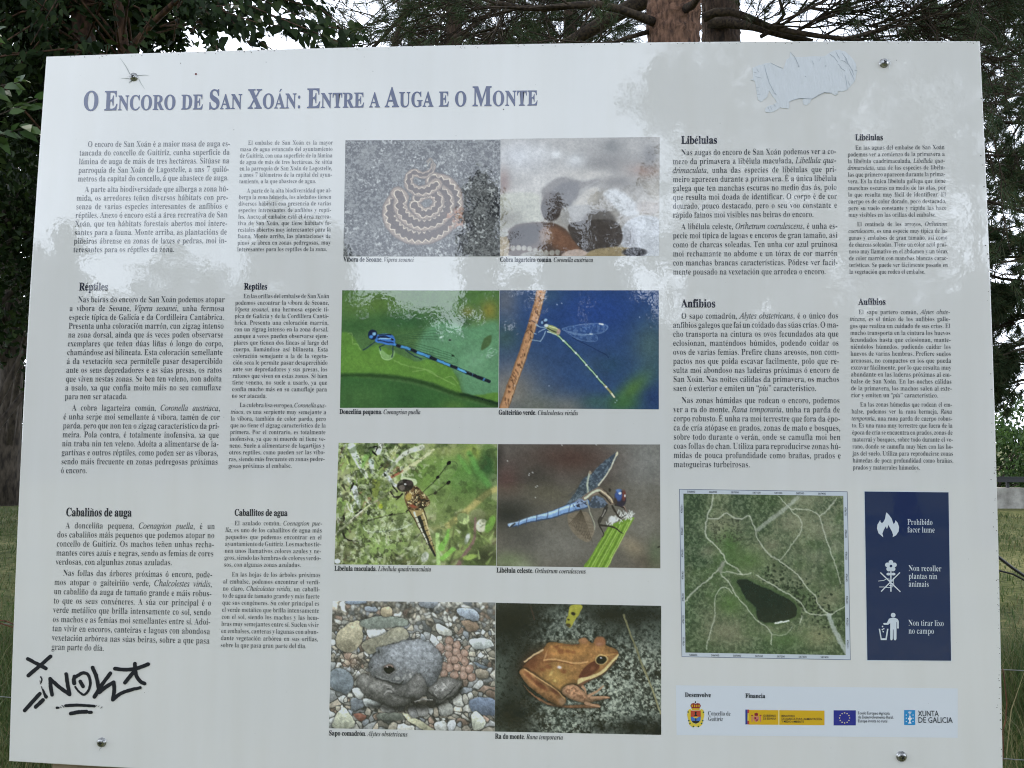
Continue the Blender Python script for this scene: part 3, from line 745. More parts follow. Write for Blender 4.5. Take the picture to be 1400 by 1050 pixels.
def char(c, st):
    """list of (verts, faces), advance at size 1"""
    if c == ' ': return [], 0.25
    if c in ACC:
        base, kind = ACC[c]
        v, f, adv = GLY[(base, st)]
        if base == 'i': v, f = drop_dot(v, f)
        top = v[sorted({i for q in f for i in q})][:, 1].max()
        cx = (v[:, 0].max() + v[:, 0].min()) / 2
        it = 0.10 if st in ('ital', 'boit') else 0.0
        y = top + 0.05
        if kind == 'ac':
            a = np.array([(-0.055, 0), (0.0, 0), (0.13, 0.15), (0.03, 0.15)]) + (cx + it, y)
            acc = (a, [(0, 1, 2, 3)])
        else:
            x = np.linspace(-0.17, 0.17, 9); yy = 0.035 * np.sin(np.linspace(0, 2 * math.pi, 9)); th = 0.028
            a = np.concatenate([np.c_[x, yy + th], np.c_[x, yy - th]]) + (cx + it, y + 0.06)
            acc = (a, [(i + 1, i, i + 9, i + 10) for i in range(8)])
        return [(v, f), acc], adv
    v, f, adv = GLY[(c, st)]
    return [(v, f)], adv

def runs(s, base):
    """'plain _italic_ plain' -> [(char, style)]"""
    it = {'reg': 'ital', 'bold': 'boit', 'sans': 'sans'}[base]
    out, on = [], False
    for c in s:
        if c == '_': on = not on; continue
        out.append((c, it if on else base))
    return out

def set_line(mb, s, A, B, em, base='reg', k=1.0, justify=True, depth=0.0008, mi=0, track=0.0, caps=None, fit=False):
    """typeset s from panel point A towards B (x,z); em in metres. Returns natural width"""
    chars = runs(s, base)
    A = np.array(A); B = np.array(B); d = B - A; L = np.linalg.norm(d); ux = d / L; uz = np.array([-ux[1], ux[0]])
    szs = [1.0] * len(chars)
    if caps is not None:
        chars2 = []
        for i, (c, st) in enumerate(chars):
            if c.islower(): szs[i] = caps; c = c.upper()
            chars2.append((c, st))
        chars = chars2
    nat = sum((char(c, st)[1] + track) * sz for (c, st), sz in zip(chars, szs) if c != ' ')
    nsp = sum(1 for c, _ in chars if c == ' ')
    sp = 0.25
    if fit: k = L / em / (nat + nsp * sp)
    elif justify and nsp:
        sp = (L / em / k - nat) / nsp
        if sp < 0.13: k = L / em / (nat + 0.13 * nsp); sp = 0.13
    elif justify: k = L / em / nat
    elif nat + nsp * sp > L / em / k: k = L / em / (nat + nsp * sp)
    x = 0.0
    for (c, st), sz in zip(chars, szs):
        parts, adv = char(c, st)
        for v, f in parts:
            if not len(v): continue
            X = (x + v[:, 0] * sz) * em * k; Y = v[:, 1] * sz * em
            P = A[None, :] + X[:, None] * ux[None, :] + Y[:, None] * uz[None, :]
            mb.add(np.c_[P[:, 0], np.full(len(P), -depth * DK), P[:, 1]], f, mi)
        x += (sp if c == ' ' else (adv + track) * sz)
    return nat + nsp * 0.25

def p2(x, y):
    p = px(x, y); return np.array([p[0], p[2]])
SC = np.linalg.norm(p2(700, 525) - p2(701, 525))     # metres per photo pixel near the middle

def paragraph(lines, l0, r0, l1, r1, em_px, indent, mat):
    """l0,r0 ends of the first baseline, l1,r1 of the last one, in photo pixels"""
    n = len(lines); mb = MB()
    l0, r0, l1, r1 = (np.array(q, float) for q in (l0, r0, l1, r1))
    ks = []
    loc = np.linalg.norm(p2(*l0) - p2(*r0)) / np.linalg.norm(l0 - r0)
    em = em_px * 0.985 * loc
    for i, s in enumerate(lines[:-1]):
        w = np.linalg.norm(r0 - l0) - (indent if i == 0 else 0)
        ch = runs(s, 'reg')
        nat = sum(char(c, st)[1] for c, st in ch if c != ' '); nsp = sum(1 for c, _ in ch if c == ' ')
        ks.append(w / em_px / (nat + nsp * 0.27))
    k = float(np.median(ks))
    for i, s in enumerate(lines):
        t = i / max(1, n - 1)
        a = l0 + (l1 - l0) * t; b = r0 + (r1 - r0) * t
        if i == 0: a = a + (b - a) / np.linalg.norm(b - a) * indent
        set_line(mb, s, p2(*a), p2(*b), em, 'reg', k, justify=i < n - 1)
    return mb.build('paragraph', mat, panel)

NAVY = rgb(22, 46, 98)
INK = ink('text ink', rgb(68, 72, 80))
HEADINK = ink('heading ink', rgb(28, 32, 52))
TITLEINK = ink('title ink', NAVY)

PARAS = [
 # Galician introduction
 (["O encoro de San Xoán é a maior masa de auga es-", "tancada do concello de Guitiriz, cunha superficie da", "lámina de auga de máis de tres hectáreas. Sitúase na",
   "parroquia de San Xoán de Lagostelle, a uns 7 quiló-", "metros da capital do concello, á que abastece de auga."],
  (109.2, 200.9), (314.6, 199.9), (106.3, 248.1), (312.6, 246.5), 11.6, 10.5),
 (["A parte alta biodiversidade que alberga a zona hú-", "mida, os arredores teñen diversos hábitats con pre-", "senza de varias especies interesantes de anfibios e",
   "réptiles. Anexo ó encoro está a área recreativa de San", "Xoán, que ten hábitats forestais abertos moi intere-", "santes para a fauna. Monte arriba, as plantacións de",
   "piñeiros ábrense en zonas de laxes e pedras, moi in-", "teresantes para os réptiles da zona."],
  (105.3, 262.6), (312.3, 261.6), (100.1, 344.9), (309.6, 344.3), 11.6, 10.5),
 (["El embalse de San Xoán es la mayor", "masa de agua estancado del ayuntamiento", "de Guitiriz, con una superficie de la lámina", "de agua de más de tres hectáreas. Se sitúa",
   "en la parroquia de San Xoán de Lagostelle,", "a unos 7 kilómetros de la capital del ayun-", "tamiento, a la que abastece de agua."],
  (328.3, 197.9), (455, 197.6), (327, 250.6), (453.8, 250.2), 8.6, 10.8),
 (["A parte de la alta biodiversidad que al-", "berga la zona húmeda, los aledaños tienen", "diversos hábitats con presencia de varias", "especies interesantes de anfibios y repti-",
   "les. Anexo al embalse está el área recrea-", "tiva de San Xoán, que tiene hábitats fo-", "restales abiertos muy interesantes para la", "fauna. Monte arriba, las plantaciones de",
   "pinos se abren en zonas pedregosas, muy", "interesantes para los reptiles de la zona."],
  (326.6, 263.3), (453.3, 262.9), (324.3, 343.5), (452, 343.2), 8.6, 10.8),
 (["Nas beiras do encoro de San Xoán podemos atopar", "a víbora de Seoane, _Vipera seoanei_, unha fermosa", "especie típica de Galicia e da Cordilleira Cantábrica.",
   "Presenta unha coloración marrón, cun zigzag intenso", "na zona dorsal, aínda que ás veces poden observarse", "exemplares que teñen dúas liñas ó longo do corpo,",
   "chamándose así bilineata. Esta coloración semellante", "á da vexetación seca permítelle pasar desapercibido", "ante os seus depredadores e as súas presas, os ratos",
   "que viven nestas zonas. Se ben ten veleno, non adoita", "a usalo, xa que confía moito máis no seu camuflaxe", "para non ser atacada."],
  (95.6, 413.2), (307.2, 413.2), (88.4, 545.8), (302.4, 545.6), 11.9, 11),
 (["A cobra lagarteira común, _Coronella austriaca_,", "é unha serpe moi semellante á víbora, tamén de cor", "parda, pero que non ten o zigzag característico da pri-",
   "meira. Pola contra, é totalmente inofensiva, xa que", "nin traba nin ten veleno. Adoita a alimentarse de la-", "gartixas e outros réptiles, como poden ser as víboras,",
   "sendo máis frecuente en zonas pedregosas próximas", "ó encoro."],
  (87.1, 561.1), (301, 561.8), (82.9, 646.9), (297.6, 647.4), 11.9, 11.3),
 (["En las orillas del embalse de San Xoán", "podemos encontrar la víbora de Seoane,", "_Vipera seoanei_, una hermosa especie tí-", "pica de Galicia y de la Cordillera Cantá-",
   "brica. Presenta una coloración marrón,", "con un zigzag intenso en la zona dorsal,", "aunque a veces pueden observarse ejem-", "plares que tienen dos líneas al largo del",
   "cuerpo, llamándose así bilineata. Esta", "coloración semejante a la de la vegeta-", "ción seca le permite pasar desapercibido", "ante sus depredadores y sus presas, los",
   "ratones que viven en estas zonas. Si bien", "tiene veneno, no suele a usarlo, ya que", "confía mucho más en su camuflaje para", "no ser atacada."],
  (321.9, 407.6), (450.2, 407.5), (316.8, 543.7), (446.9, 544.2), 8.8, 10.8),
 (["La culebra lisa europea, _Coronella aus-_", "_triaca_, es una serpiente muy semejante a", "la víbora, también de color pardo, pero", "que no tiene el zigzag característico de la",
   "primera. Por el contrario, es totalmente", "inofensiva, ya que ni muerde ni tiene ve-", "neno. Suele a alimentarse de lagartijas y", "otros reptiles, como pueden ser las víbo-",
   "ras, siendo más frecuente en zonas pedre-", "gosas próximas al embalse."],
  (316.1, 556.4), (446.4, 557.1), (312.3, 639.7), (443.8, 639.3), 8.8, 11.3),
 (["A donceliña pequena, _Coenagrion puella_, é un", "dos cabaliños máis pequenos que podemos atopar no", "concello de Guitiriz. Os machos teñen unhas recha-",
   "mantes cores azuis e negras, sendo as femias de cores", "verdosas, con algunhas zonas azuladas."],
  (78.6, 722.2), (293.9, 723.3), (76.1, 771.9), (291.6, 773), 12.0, 11),
 (["Nas follas das árbores próximas ó encoro, pode-", "mos atopar o gaiteiriño verde, _Chalcolestes viridis_,", "un cabaliño da auga de tamaño grande e máis robus-",
   "to que os seus conxéneres. A súa cor principal é o", "verde metálico que brilla intensamente co sol, sendo", "os machos e as femias moi semellantes entre sí. Adoi-",
   "tan vivir en encoros, canteiras e lagoas con abondosa", "vexetación arbórea nas súas beiras, sobre a que pasa", "gran parte do día."],
  (74.7, 786.9), (290.4, 789.4), (70.3, 888.2), (286.2, 892.8), 12.0, 11.4),
 (["El azulado común, _Coenagrion pue-_", "_lla_, es uno de los caballitos de agua más", "pequeños que podemos encontrar en el", "ayuntamiento de Guitiriz. Los machos tie-",
   "nen unos llamativos colores azules y ne-", "gros, siendo las hembras de colores verdo-", "sos, con algunas zonas azuladas."],
  (309, 718), (440.6, 718.5), (306.2, 774.6), (438.5, 775.4), 9.0, 11.6),
 (["En las hojas de los árboles próximos", "al embalse, podemos encontrar el verdi-", "no claro, _Chalcolestes viridis_, un caballi-", "to de agua de tamaño grande y más fuerte",
   "que sus congéneres. Su color principal es", "el verde metálico que brilla intensamente", "con el sol, siendo los machos y las hem-", "bras muy semejantes entre sí. Suelen vivir",
   "en embalses, canteras y lagunas con abun-", "dante vegetación arbórea en sus orillas,", "sobre la que pasa gran parte del día."],
  (305.4, 788), (438.2, 789), (301.4, 884.6), (434.6, 886.4), 9.0, 11.4),
 (["Nas augas do encoro de San Xoán podemos ver a co-", "mezo da primavera a libélula maculada, _Libellula qua-_", "_drimaculata_, unha das especies de libélulas que pri-",
   "meiro aparecen durante a primavera. É a única libélula", "galega que ten manchas escuras no medio das ás, polo", "que resulta moi doada de identificar. O corpo é de cor",
   "dourado, pouco destacado, pero o seu voo constante e", "rápido fainos moi visibles nas beiras do encoro."],
  (919.6, 212.4), (1143.2, 210.5), (919.8, 297.6), (1144.8, 296.4), 12.2, 11.7),
 (["A libélula celeste, _Orthetrum coerulescens_, é unha es-", "pecie moi típica de lagoas e encoros de gran tamaño, así", "como de charcas soleadas. Ten unha cor azul pruinosa",
   "moi rechamante no abdome e un tórax de cor marrón", "con manchas brancas características. Pódese ver facil-", "mente pousado na vexetación que arrodea o encoro."],
  (919.8, 313.4), (1145, 312.6), (920, 375.4), (1145.4, 374.8), 12.2, 11.5),
 (["En las aguas del embalse de San Xoán", "podemos ver a comienzo de la primavera a", "la libélula cuadrimaculada, _Libellula qua-_", "_drimaculata_, una de las especies de libélu-",
   "las que primero aparecen durante la prima-", "vera. Es la única libélula gallega que tiene", "manchas oscuras en medio de las alas, por", "lo que resulta muy fácil de identificar. El",
   "cuerpo es de color dorado, poco destacado,", "pero su vuelo constante y rápido las hace", "muy visibles en las orillas del embalse."],
  (1158.6, 204.8), (1291.4, 203.9), (1159.8, 296.5), (1294.2, 296.1), 9.0, 10.6),
 (["El centinela de los arroyos, _Orthetrum_", "_coerulescens_, es una especie muy típica de la-", "gunas y embalses de gran tamaño, así como", "de charcas soleadas. Tiene un color azul prui-",
   "noso muy llamativo en el abdomen y un tórax", "de color marrón con manchas blancas carac-", "terísticas. Se puede ver fácilmente posado en", "la vegetación que rodea el embalse."],
  (1159.9, 309.3), (1294.8, 308.9), (1161.1, 374.3), (1296.2, 374.3), 9.0, 11.8),
 (["O sapo comadrón, _Alytes obstetricans_, é o único dos", "anfibios galegos que fai un coidado das súas crías. O ma-", "cho transporta na cintura os ovos fecundados ata que",
   "eclosionan, manténdoos húmidos, podendo coidar os", "ovos de varias femias. Prefire chans areosos, non com-", "pactos nos que poida escavar facilmente, polo que re-",
   "sulta moi abondoso nas ladeiras próximas ó encoro de", "San Xoán. Nas noites cálidas da primavera, os machos", "saen ó exterior e emiten un _“píu”_ característico."],
  (919.9, 435.8), (1146.2, 435.4), (920.2, 534.5), (1147.9, 534.6), 12.3, 11.4),
 (["Nas zonas húmidas que rodean o encoro, podemos", "ver a ra do monte, _Rana temporaria_, unha ra parda de", "corpo robusto. É unha ra moi terrestre que fora da épo-",
   "ca de cría atópase en prados, zonas de mato e bosques,", "sobre todo durante o verán, onde se camufla moi ben", "coas follas do chan. Utiliza para reproducirse zonas hú-",
   "midas de pouca profundidade como brañas, prados e", "matogueiras turbeirosas."],
  (920.4, 550.9), (1148.3, 551.3), (921, 638.6), (1150, 639.2), 12.4, 11.3),
 (["El sapo partero común, _Alytes obste-_", "_tricans_, es el único de los anfibios galle-", "gos que realiza un cuidado de sus crías. El", "macho transporta en la cintura los huevos",
   "fecundados hasta que eclosionan, mante-", "niéndolos húmedos, pudiendo cuidar los", "huevos de varias hembras. Prefiere suelos", "arenosos, no compactos en los que pueda",
   "excavar fácilmente, por lo que resulta muy", "abundante en las laderas próximas al em-", "balse de San Xoán. En las noches cálidas", "de la primavera, los machos salen al exte-",
   "rior y emiten un _“píu”_ característico."],
  (1161.8, 429.5), (1298.9, 429.5), (1163.5, 543), (1301.5, 543.5), 9.3, 11.9),
 (["En las zonas húmedas que rodean el em-", "balse, podemos ver la rana bermeja, _Rana_", "_temporaria_, una rana parda de cuerpo robus-", "to. Es una rana muy terrestre que fuera de la",
   "época de cría se encuentra en prados, zonas de", "matorral y bosques, sobre todo durante el ve-", "rano, donde se camufla muy bien con las ho-", "jas del suelo. Utiliza para reproducirse zonas",
   "húmedas de poca profundidad como brañas,", "prados y matorrales húmedos."],
  (1164, 555.7), (1301.6, 556), (1165.8, 641.8), (1303.6, 642.2), 9.3, 11.8),
]
HEADS = [("Réptiles", 108, 397.3, 147.8, 397.2, 16), ("Reptiles", 333.6, 395.9, 365.5, 395.9, 13), ("Cabaliños de auga", 90.2, 705.8, 180, 706.2, 16.5),
         ("Caballitos de agua", 320.6, 705.1, 393.2, 705.5, 13), ("Libélulas", 931.3, 196.8, 980.7, 196.5, 16), ("Libélulas", 1169.2, 192, 1207.3, 191.8, 12.5),
         ("Anfibios", 931.3, 420.3, 978.3, 420.3, 16.2), ("Anfibios", 1173.7, 416.9, 1211, 416.9, 12.8)]
CAPS = [("Víbora de Seoane. _Vipera seoanei_", 469.6, 357.7, 565.9, 357.9), ("Cobra lagarteira común. _Coronella austriaca_", 683.5, 358, 811, 358.3),
        ("Donceliña pequena. _Coenagrion puella_", 464.1, 566, 575.2, 566.3), ("Gaiteiriño verde. _Chalcolestes viridis_", 681.5, 567, 790.5, 567.6),
        ("Libélula maculada. _Libellula quadrimaculata_", 457.2, 780.3, 589.7, 781.2), ("Libélula celeste. _Orthetrum coerulescens_", 678.7, 782.8, 801.1, 784.2),
        ("Sapo comadrón. _Alytes obstetricans_", 449.5, 1005.4, 557.5, 1007), ("Ra do monte. _Rana temporaria_", 676.7, 1009.8, 770, 1011.2)]
TITLE = "O Encoro de San Xoán: Entre a Auga e o Monte"

need = set()
def want(s, base):
    for c, st in runs(s, base):
        if c == ' ': continue
        need.add((ACC[c][0] if c in ACC else c, st))
for p in PARAS:
    for s in p[0]: want(s, 'reg')
for h in HEADS: want(h[0], 'bold')
for c in CAPS: want(c[0], 'bold')
want(TITLE.upper(), 'bold'); want(TITLE, 'bold')
SIGNTXT = [("Prohibido", 1240.3, 717.3, 1275, 717.6), ("facer lume", 1240.3, 727.7, 1278, 728.1), ("Non recoller", 1242, 780.4, 1287, 781), ("plantas nin", 1242, 791.2, 1281.4, 791.6),
           ("animais", 1242, 801.9, 1270, 802.3), ("Non tirar lixo", 1241.8, 855.2, 1290.4, 855.8), ("no campo", 1241.8, 866, 1277, 866.4)]
for s in SIGNTXT: want(s[0], 'reg')
LOGOTXT = [("Desenvolve", 'bold', 936.2, 952.6, 972, 953, 8.2, 'dark'), ("Financia", 'bold', 1018.9, 953.8, 1046.1, 954.3, 8.2, 'dark'),
           ("Concello de", 'reg', 967.7, 977.8, 998.9, 978.2, 8.0, 'dark'), ("Guitiriz", 'reg', 967.9, 985.2, 988.4, 985.5, 8.0, 'dark'),
           ("XUNTA", 'sans', 1255, 979, 1283.2, 979.1, 10.2, 'dark'), ("DE GALICIA", 'sans', 1255, 987.9, 1302.2, 988.1, 10.2, 'dark'),
           ("Fondo Europeo Agrícola", 'sans', 1172.9, 976.6, 1216.2, 976.9, 5.5, 'dark'), ("de Desenvolvemento Rural.", 'sans', 1172.9, 982.0, 1221.6, 982.4, 5.5, 'dark'),
           ("Europa inviste no rural", 'sans', 1172.9, 987.3, 1213, 987.6, 5.5, 'dark'),
           ("GOBIERNO", 'sans', 1043.2, 979.6, 1060.9, 979.8, 3.9, 'dark'), ("DE ESPAÑA", 'sans', 1043.2, 983.6, 1060.9, 983.8, 3.9, 'dark'),
           ("MINISTERIO", 'sans', 1068.3, 980.0, 1086.6, 980.2, 3.9, 'dark'), ("DE AGRICULTURA, ALIMENTACIÓN", 'sans', 1068.3, 983.9, 1123.6, 984.4, 3.9, 'dark'),
           ("Y MEDIO AMBIENTE", 'sans', 1068.3, 987.6, 1099, 988, 3.9, 'dark')]
for s in LOGOTXT: want(s[0].replace('Ñ', 'N'), s[1])
ACC['Ñ'] = ('N', 'ti')
MAPNUM_T = ["586800", "586900", "587000", "587100", "587200", "587300", "587400"]
MAPNUM_S = ["4786701", "4786601", "4786501", "4786401", "4786301", "4786201", "4786101"]
for s in MAPNUM_T + MAPNUM_S: want(s, 'sans')
load_glyphs(need)

mb = MB()
set_line(mb, TITLE, p2(113.4, 151.6), p2(735.5, 144.4), 41 * SC, 'bold', fit=True, caps=0.76, track=0.02)
mb.build('title', TITLEINK, panel)
for h, x0, y0, x1, y1, em in HEADS:
    mb = MB(); set_line(mb, h, p2(x0, y0), p2(x1, y1), em * SC, 'bold', fit=True); mb.build('heading', HEADINK, panel)
for args in PARAS: paragraph(*args, INK)
CAPINK = ink('caption ink', rgb(36, 40, 50))
for s, x0, y0, x1, y1 in CAPS:
    mb = MB(); set_line(mb, s, p2(x0, y0), p2(x1, y1), 9.6 * SC, 'bold', fit=True); mb.build('caption', CAPINK, panel)
# ------------------------------------------------------------------ the printed photographs
def vnoise(h, w, cells, seed, octaves=4, gain=0.5):
    """smooth value noise, about 0..1; cells = lattice cells across the width"""
    r = np.random.default_rng(seed); out = np.zeros((h, w)); amp, tot = 1.0, 0.0
    for o in range(octaves):
        cw = cells * 2 ** o; ch = max(1.0, cw * h / w)
        g = r.random((int(ch) + 3, int(cw) + 3))
        y = np.linspace(0, ch, h); x = np.linspace(0, cw, w)
        yi = y.astype(int); xi = x.astype(int); fy = y - yi; fx = x - xi
        fy = (fy * fy * (3 - 2 * fy))[:, None]; fx = (fx * fx * (3 - 2 * fx))[None, :]
        a = g[np.ix_(yi, xi)]; b = g[np.ix_(yi, xi + 1)]; c = g[np.ix_(yi + 1, xi)]; d = g[np.ix_(yi + 1, xi + 1)]
        out += amp * ((a * (1 - fx) + b * fx) * (1 - fy) + (c * (1 - fx) + d * fx) * fy)
        tot += amp; amp *= gain
    return out / tot

def sstep(a, b, x):
    t = np.clip((x - a) / (b - a), 0, 1); return t * t * (3 - 2 * t)

def spline(pts, closed=False, n=8):
    P = np.asarray(pts, float)
    if closed: Q = np.vstack([P[-1], P, P[0], P[1]])
    else: Q = np.vstack([2 * P[0] - P[1], P, 2 * P[-1] - P[-2]])
    out = []
    for i in range(1, len(Q) - 2):
        p0, p1, p2_, p3 = Q[i - 1], Q[i], Q[i + 1], Q[i + 2]
        for t in np.linspace(0, 1, n, endpoint=False):
            out.append(0.5 * (2 * p1 + (p2_ - p0) * t + (2 * p0 - 5 * p1 + 4 * p2_ - p3) * t * t + (3 * p1 - p0 - 3 * p2_ + p3) * t ** 3))
    if not closed: out.append(Q[-2])
    return np.array(out)

class Print:
    """a small canvas; drawing units run over the print from (x0,y0) top left to (x1,y1) bottom right"""
    def __init__(s, w, h, x0, y0, x1, y1, bg=(128, 128, 128)):
        s.w, s.h = w, h
        s.X, s.Y = np.meshgrid(np.linspace(x0, x1, w), np.linspace(y0, y1, h))
        s.u = (x1 - x0) / w                        # units per cell
        s.I = np.zeros((h, w, 3)) + np.array(bg, float)
    def mix(s, m, col):
        col = np.asarray(col, float)
        s.I += m[..., None] * (col - s.I)
    def n(s, cells, seed, o=4, g=0.55): return vnoise(s.h, s.w, cells, seed, o, g)
    def blob(s, x, y, rx, ry, col, a=1.0, rot=0.0):
        c, k = math.cos(rot), math.sin(rot); dx, dy = s.X - x, s.Y - y
        q = ((dx * c + dy * k) / rx) ** 2 + ((-dx * k + dy * c) / ry) ** 2
        s.mix(a * np.exp(-q), col)
    def ell_d(s, x, y, rx, ry, rot=0.0):
        c, k = math.cos(rot), math.sin(rot); dx, dy = s.X - x, s.Y - y
        return (np.sqrt(((dx * c + dy * k) / rx) ** 2 + ((-dx * k + dy * c) / ry) ** 2) - 1) * min(rx, ry)
    def ell(s, x, y, rx, ry, col, rot=0.0, soft=2.0, a=1.0):
        s.mix(a * sstep(soft, -soft, s.ell_d(x, y, rx, ry, rot)), col)
    def poly_d(s, pts):
        P = np.asarray(pts, float); d = np.full(s.X.shape, 1e18); ins = np.zeros(s.X.shape, bool)
        for i in range(len(P)):
            a, b = P[i], P[(i + 1) % len(P)]; e = b - a
            wx, wy = s.X - a[0], s.Y - a[1]
            t = np.clip((wx * e[0] + wy * e[1]) / (e @ e + 1e-9), 0, 1)
            d = np.minimum(d, (wx - e[0] * t) ** 2 + (wy - e[1] * t) ** 2)
            if a[1] != b[1]:
                ins ^= ((a[1] > s.Y) != (b[1] > s.Y)) & (s.X < e[0] * (s.Y - a[1]) / e[1] + a[0])
        return np.where(ins, -1, 1) * np.sqrt(d)
    def poly(s, pts, col, soft=None, a=1.0, smooth=True, tex=None):
        soft = soft or s.u * 0.7
        d = s.poly_d(spline(pts, True, 5) if smooth else pts)
        m = a * sstep(soft, -soft, d)
        if tex is not None: m = m * tex
        s.mix(m, col); return d
    def line_d(s, pts):
        """distance to a polyline and the parameter 0..1 along it"""
        P = np.asarray(pts, float); L = np.r_[0, np.cumsum(np.linalg.norm(np.diff(P, axis=0), axis=1))]
        d = np.full(s.X.shape, 1e18); q = np.zeros(s.X.shape); sg = np.zeros(s.X.shape)
        for i in range(len(P) - 1):
            a, e = P[i], P[i + 1] - P[i]
            wx, wy = s.X - a[0], s.Y - a[1]
            t = np.clip((wx * e[0] + wy * e[1]) / (e @ e + 1e-9), 0, 1)
            dd = (wx - e[0] * t) ** 2 + (wy - e[1] * t) ** 2
            k = dd < d; d = np.where(k, dd, d); q = np.where(k, (L[i] + t * (L[i + 1] - L[i])) / L[-1], q)
            sg = np.where(k, np.sign(e[0] * wy - e[1] * wx), sg)
        return np.sqrt(d), q, sg
    def line(s, pts, w, col, soft=None, a=1.0, smooth=True, w1=None):
        soft = soft or s.u * 0.7
        d, q, _ = s.line_d(spline(pts, False, 5) if smooth and len(pts) > 2 else pts)
        ww = w if w1 is None else w + (w1 - w) * q
        s.mix(a * sstep(soft, -soft, d - ww / 2), col); return d, q
    def cells(s, n, seed, cols, aspect=1.0, grow=0.0, dark=(60, 56, 50), edge=5.0, shade=0.25, hfun=None):
        """pebbles: Voronoi cells with their own colour, dark joints between them"""
        r = np.random.default_rng(seed); x0, x1, y0, y1 = s.X.min(), s.X.max(), s.Y.min(), s.Y.max()
        sx = r.uniform(x0, x1, n); sy = y0 + (y1 - y0) * r.random(n) ** (1 + grow)
        wt = r.uniform(0.75, 1.35, n); an = r.uniform(0, math.pi, n)
        f1 = np.full(s.X.shape, 1e9); f2 = f1.copy(); idx = np.zeros(s.X.shape, int)
        for i in range(n):
            dx, dy = s.X - sx[i], s.Y - sy[i]; c, k = math.cos(an[i]), math.sin(an[i])
            d = np.sqrt(((dx * c + dy * k) * 0.8) ** 2 + ((-dx * k + dy * c) * 1.25) ** 2) * wt[i]
            b = d < f1; f2 = np.where(b, f1, np.minimum(f2, d)); idx = np.where(b, i, idx); f1 = np.where(b, d, f1)
        C = np.array(cols, float)[r.integers(0, len(cols), n)] * r.uniform(0.75, 1.15, (n, 1))
        col = C[idx]
        dy = (s.Y - sy[idx]); sp = math.sqrt((x1 - x0) * (y1 - y0) / n)
        col = col * (1 - shade * np.clip(dy / sp, -1, 1)[..., None])
        e = sstep(0, edge, f2 - f1)[..., None]
        s.I = np.array(dark, float) * (1 - e) + col * e
    def speckle(s, amt, seed, mono=True):
        r = np.random.default_rng(seed)
        s.I += r.normal(0, amt, (s.h, s.w, 1 if mono else 3))
    def blur(s, m, k):
        """soften the area of mask m"""
        J = s.I.copy()
        for _ in range(k):
            J[1:-1] = (J[:-2] + 2 * J[1:-1] + J[2:]) / 4; J[:, 1:-1] = (J[:, :-2] + 2 * J[:, 1:-1] + J[:, 2:]) / 4
        s.I = s.I * (1 - m[..., None]) + J * m[..., None]

PRINT_GAIN = 1.45
def print_mat():
    m, nt, b = new_mat('photo print')
    at = nt.nodes.new('ShaderNodeVertexColor'); at.layer_name = 'ink'
    nt.links.new(at.outputs['Color'], b.inputs['Base Color'])
    coat(nt, b); return m
PRINT = print_mat()

def put_print(c, corners, name='photo_print', depth=0.0004, warp=0.25, mottle=0.28, sat=0.76):
    """corners TL TR BR BL in photo pixels; one sheet with the picture in its ink layer"""
    w, h = c.w, c.h
    # break up clean outlines and flat tones: a small warp and film-like mottle
    sd = int(corners[0][0] * 10)
    yy, xx = np.mgrid[0:h, 0:w].astype(float)
    xx += warp * ((c.n(60, sd, 2) - 0.5) * 5 + (c.n(22, sd + 1, 2) - 0.5) * 6); yy += warp * ((c.n(60, sd + 2, 2) - 0.5) * 5 + (c.n(22, sd + 3, 2) - 0.5) * 6)
    xx = np.clip(xx, 0, w - 1.001); yy = np.clip(yy, 0, h - 1.001); xi = xx.astype(int); yi = yy.astype(int); fx = (xx - xi)[..., None]; fy = (yy - yi)[..., None]
    J = c.I
    J = (J[yi, xi] * (1 - fx) + J[yi, xi + 1] * fx) * (1 - fy) + (J[yi + 1, xi] * (1 - fx) + J[yi + 1, xi + 1] * fx) * fy
    J = J * (1 + mottle * ((c.n(70, sd + 4, 3, 0.8) - 0.5) * 0.9 + (c.n(18, sd + 5, 3) - 0.5) * 0.5))[..., None]
    gr = J.mean(-1, keepdims=True); c.I = gr + (J - gr) * sat
    tl, tr, br, bl = (p2(*q) for q in corners)
    u = np.linspace(0, 1, w)[None, :, None]; v = np.linspace(0, 1, h)[:, None, None]
    P = (tl * (1 - u) + tr * u) * (1 - v) + (bl * (1 - u) + br * u) * v
    V = np.zeros((h, w, 3)); V[..., 0] = P[..., 0]; V[..., 1] = -depth * DK; V[..., 2] = P[..., 1]
    i = np.arange(h * w).reshape(h, w)
    F = np.stack([i[:-1, :-1], i[1:, :-1], i[1:, 1:], i[:-1, 1:]], -1).reshape(-1, 4)
    me = fast_mesh(name, V.reshape(-1, 3), F)
    at = me.color_attributes.new('ink', 'FLOAT_COLOR', 'POINT')
    A = np.ones((h * w, 4), np.float32)
    A[:, :3] = np.clip(lin(np.clip(c.I, 0, 255) / 255.0) * PRINT_GAIN, 0.006, 0.86).reshape(-1, 3)
    at.data.foreach_set('color', A.ravel())
    return link(name, me, PRINT, panel)
R_ = lambda seed: np.random.default_rng(seed)

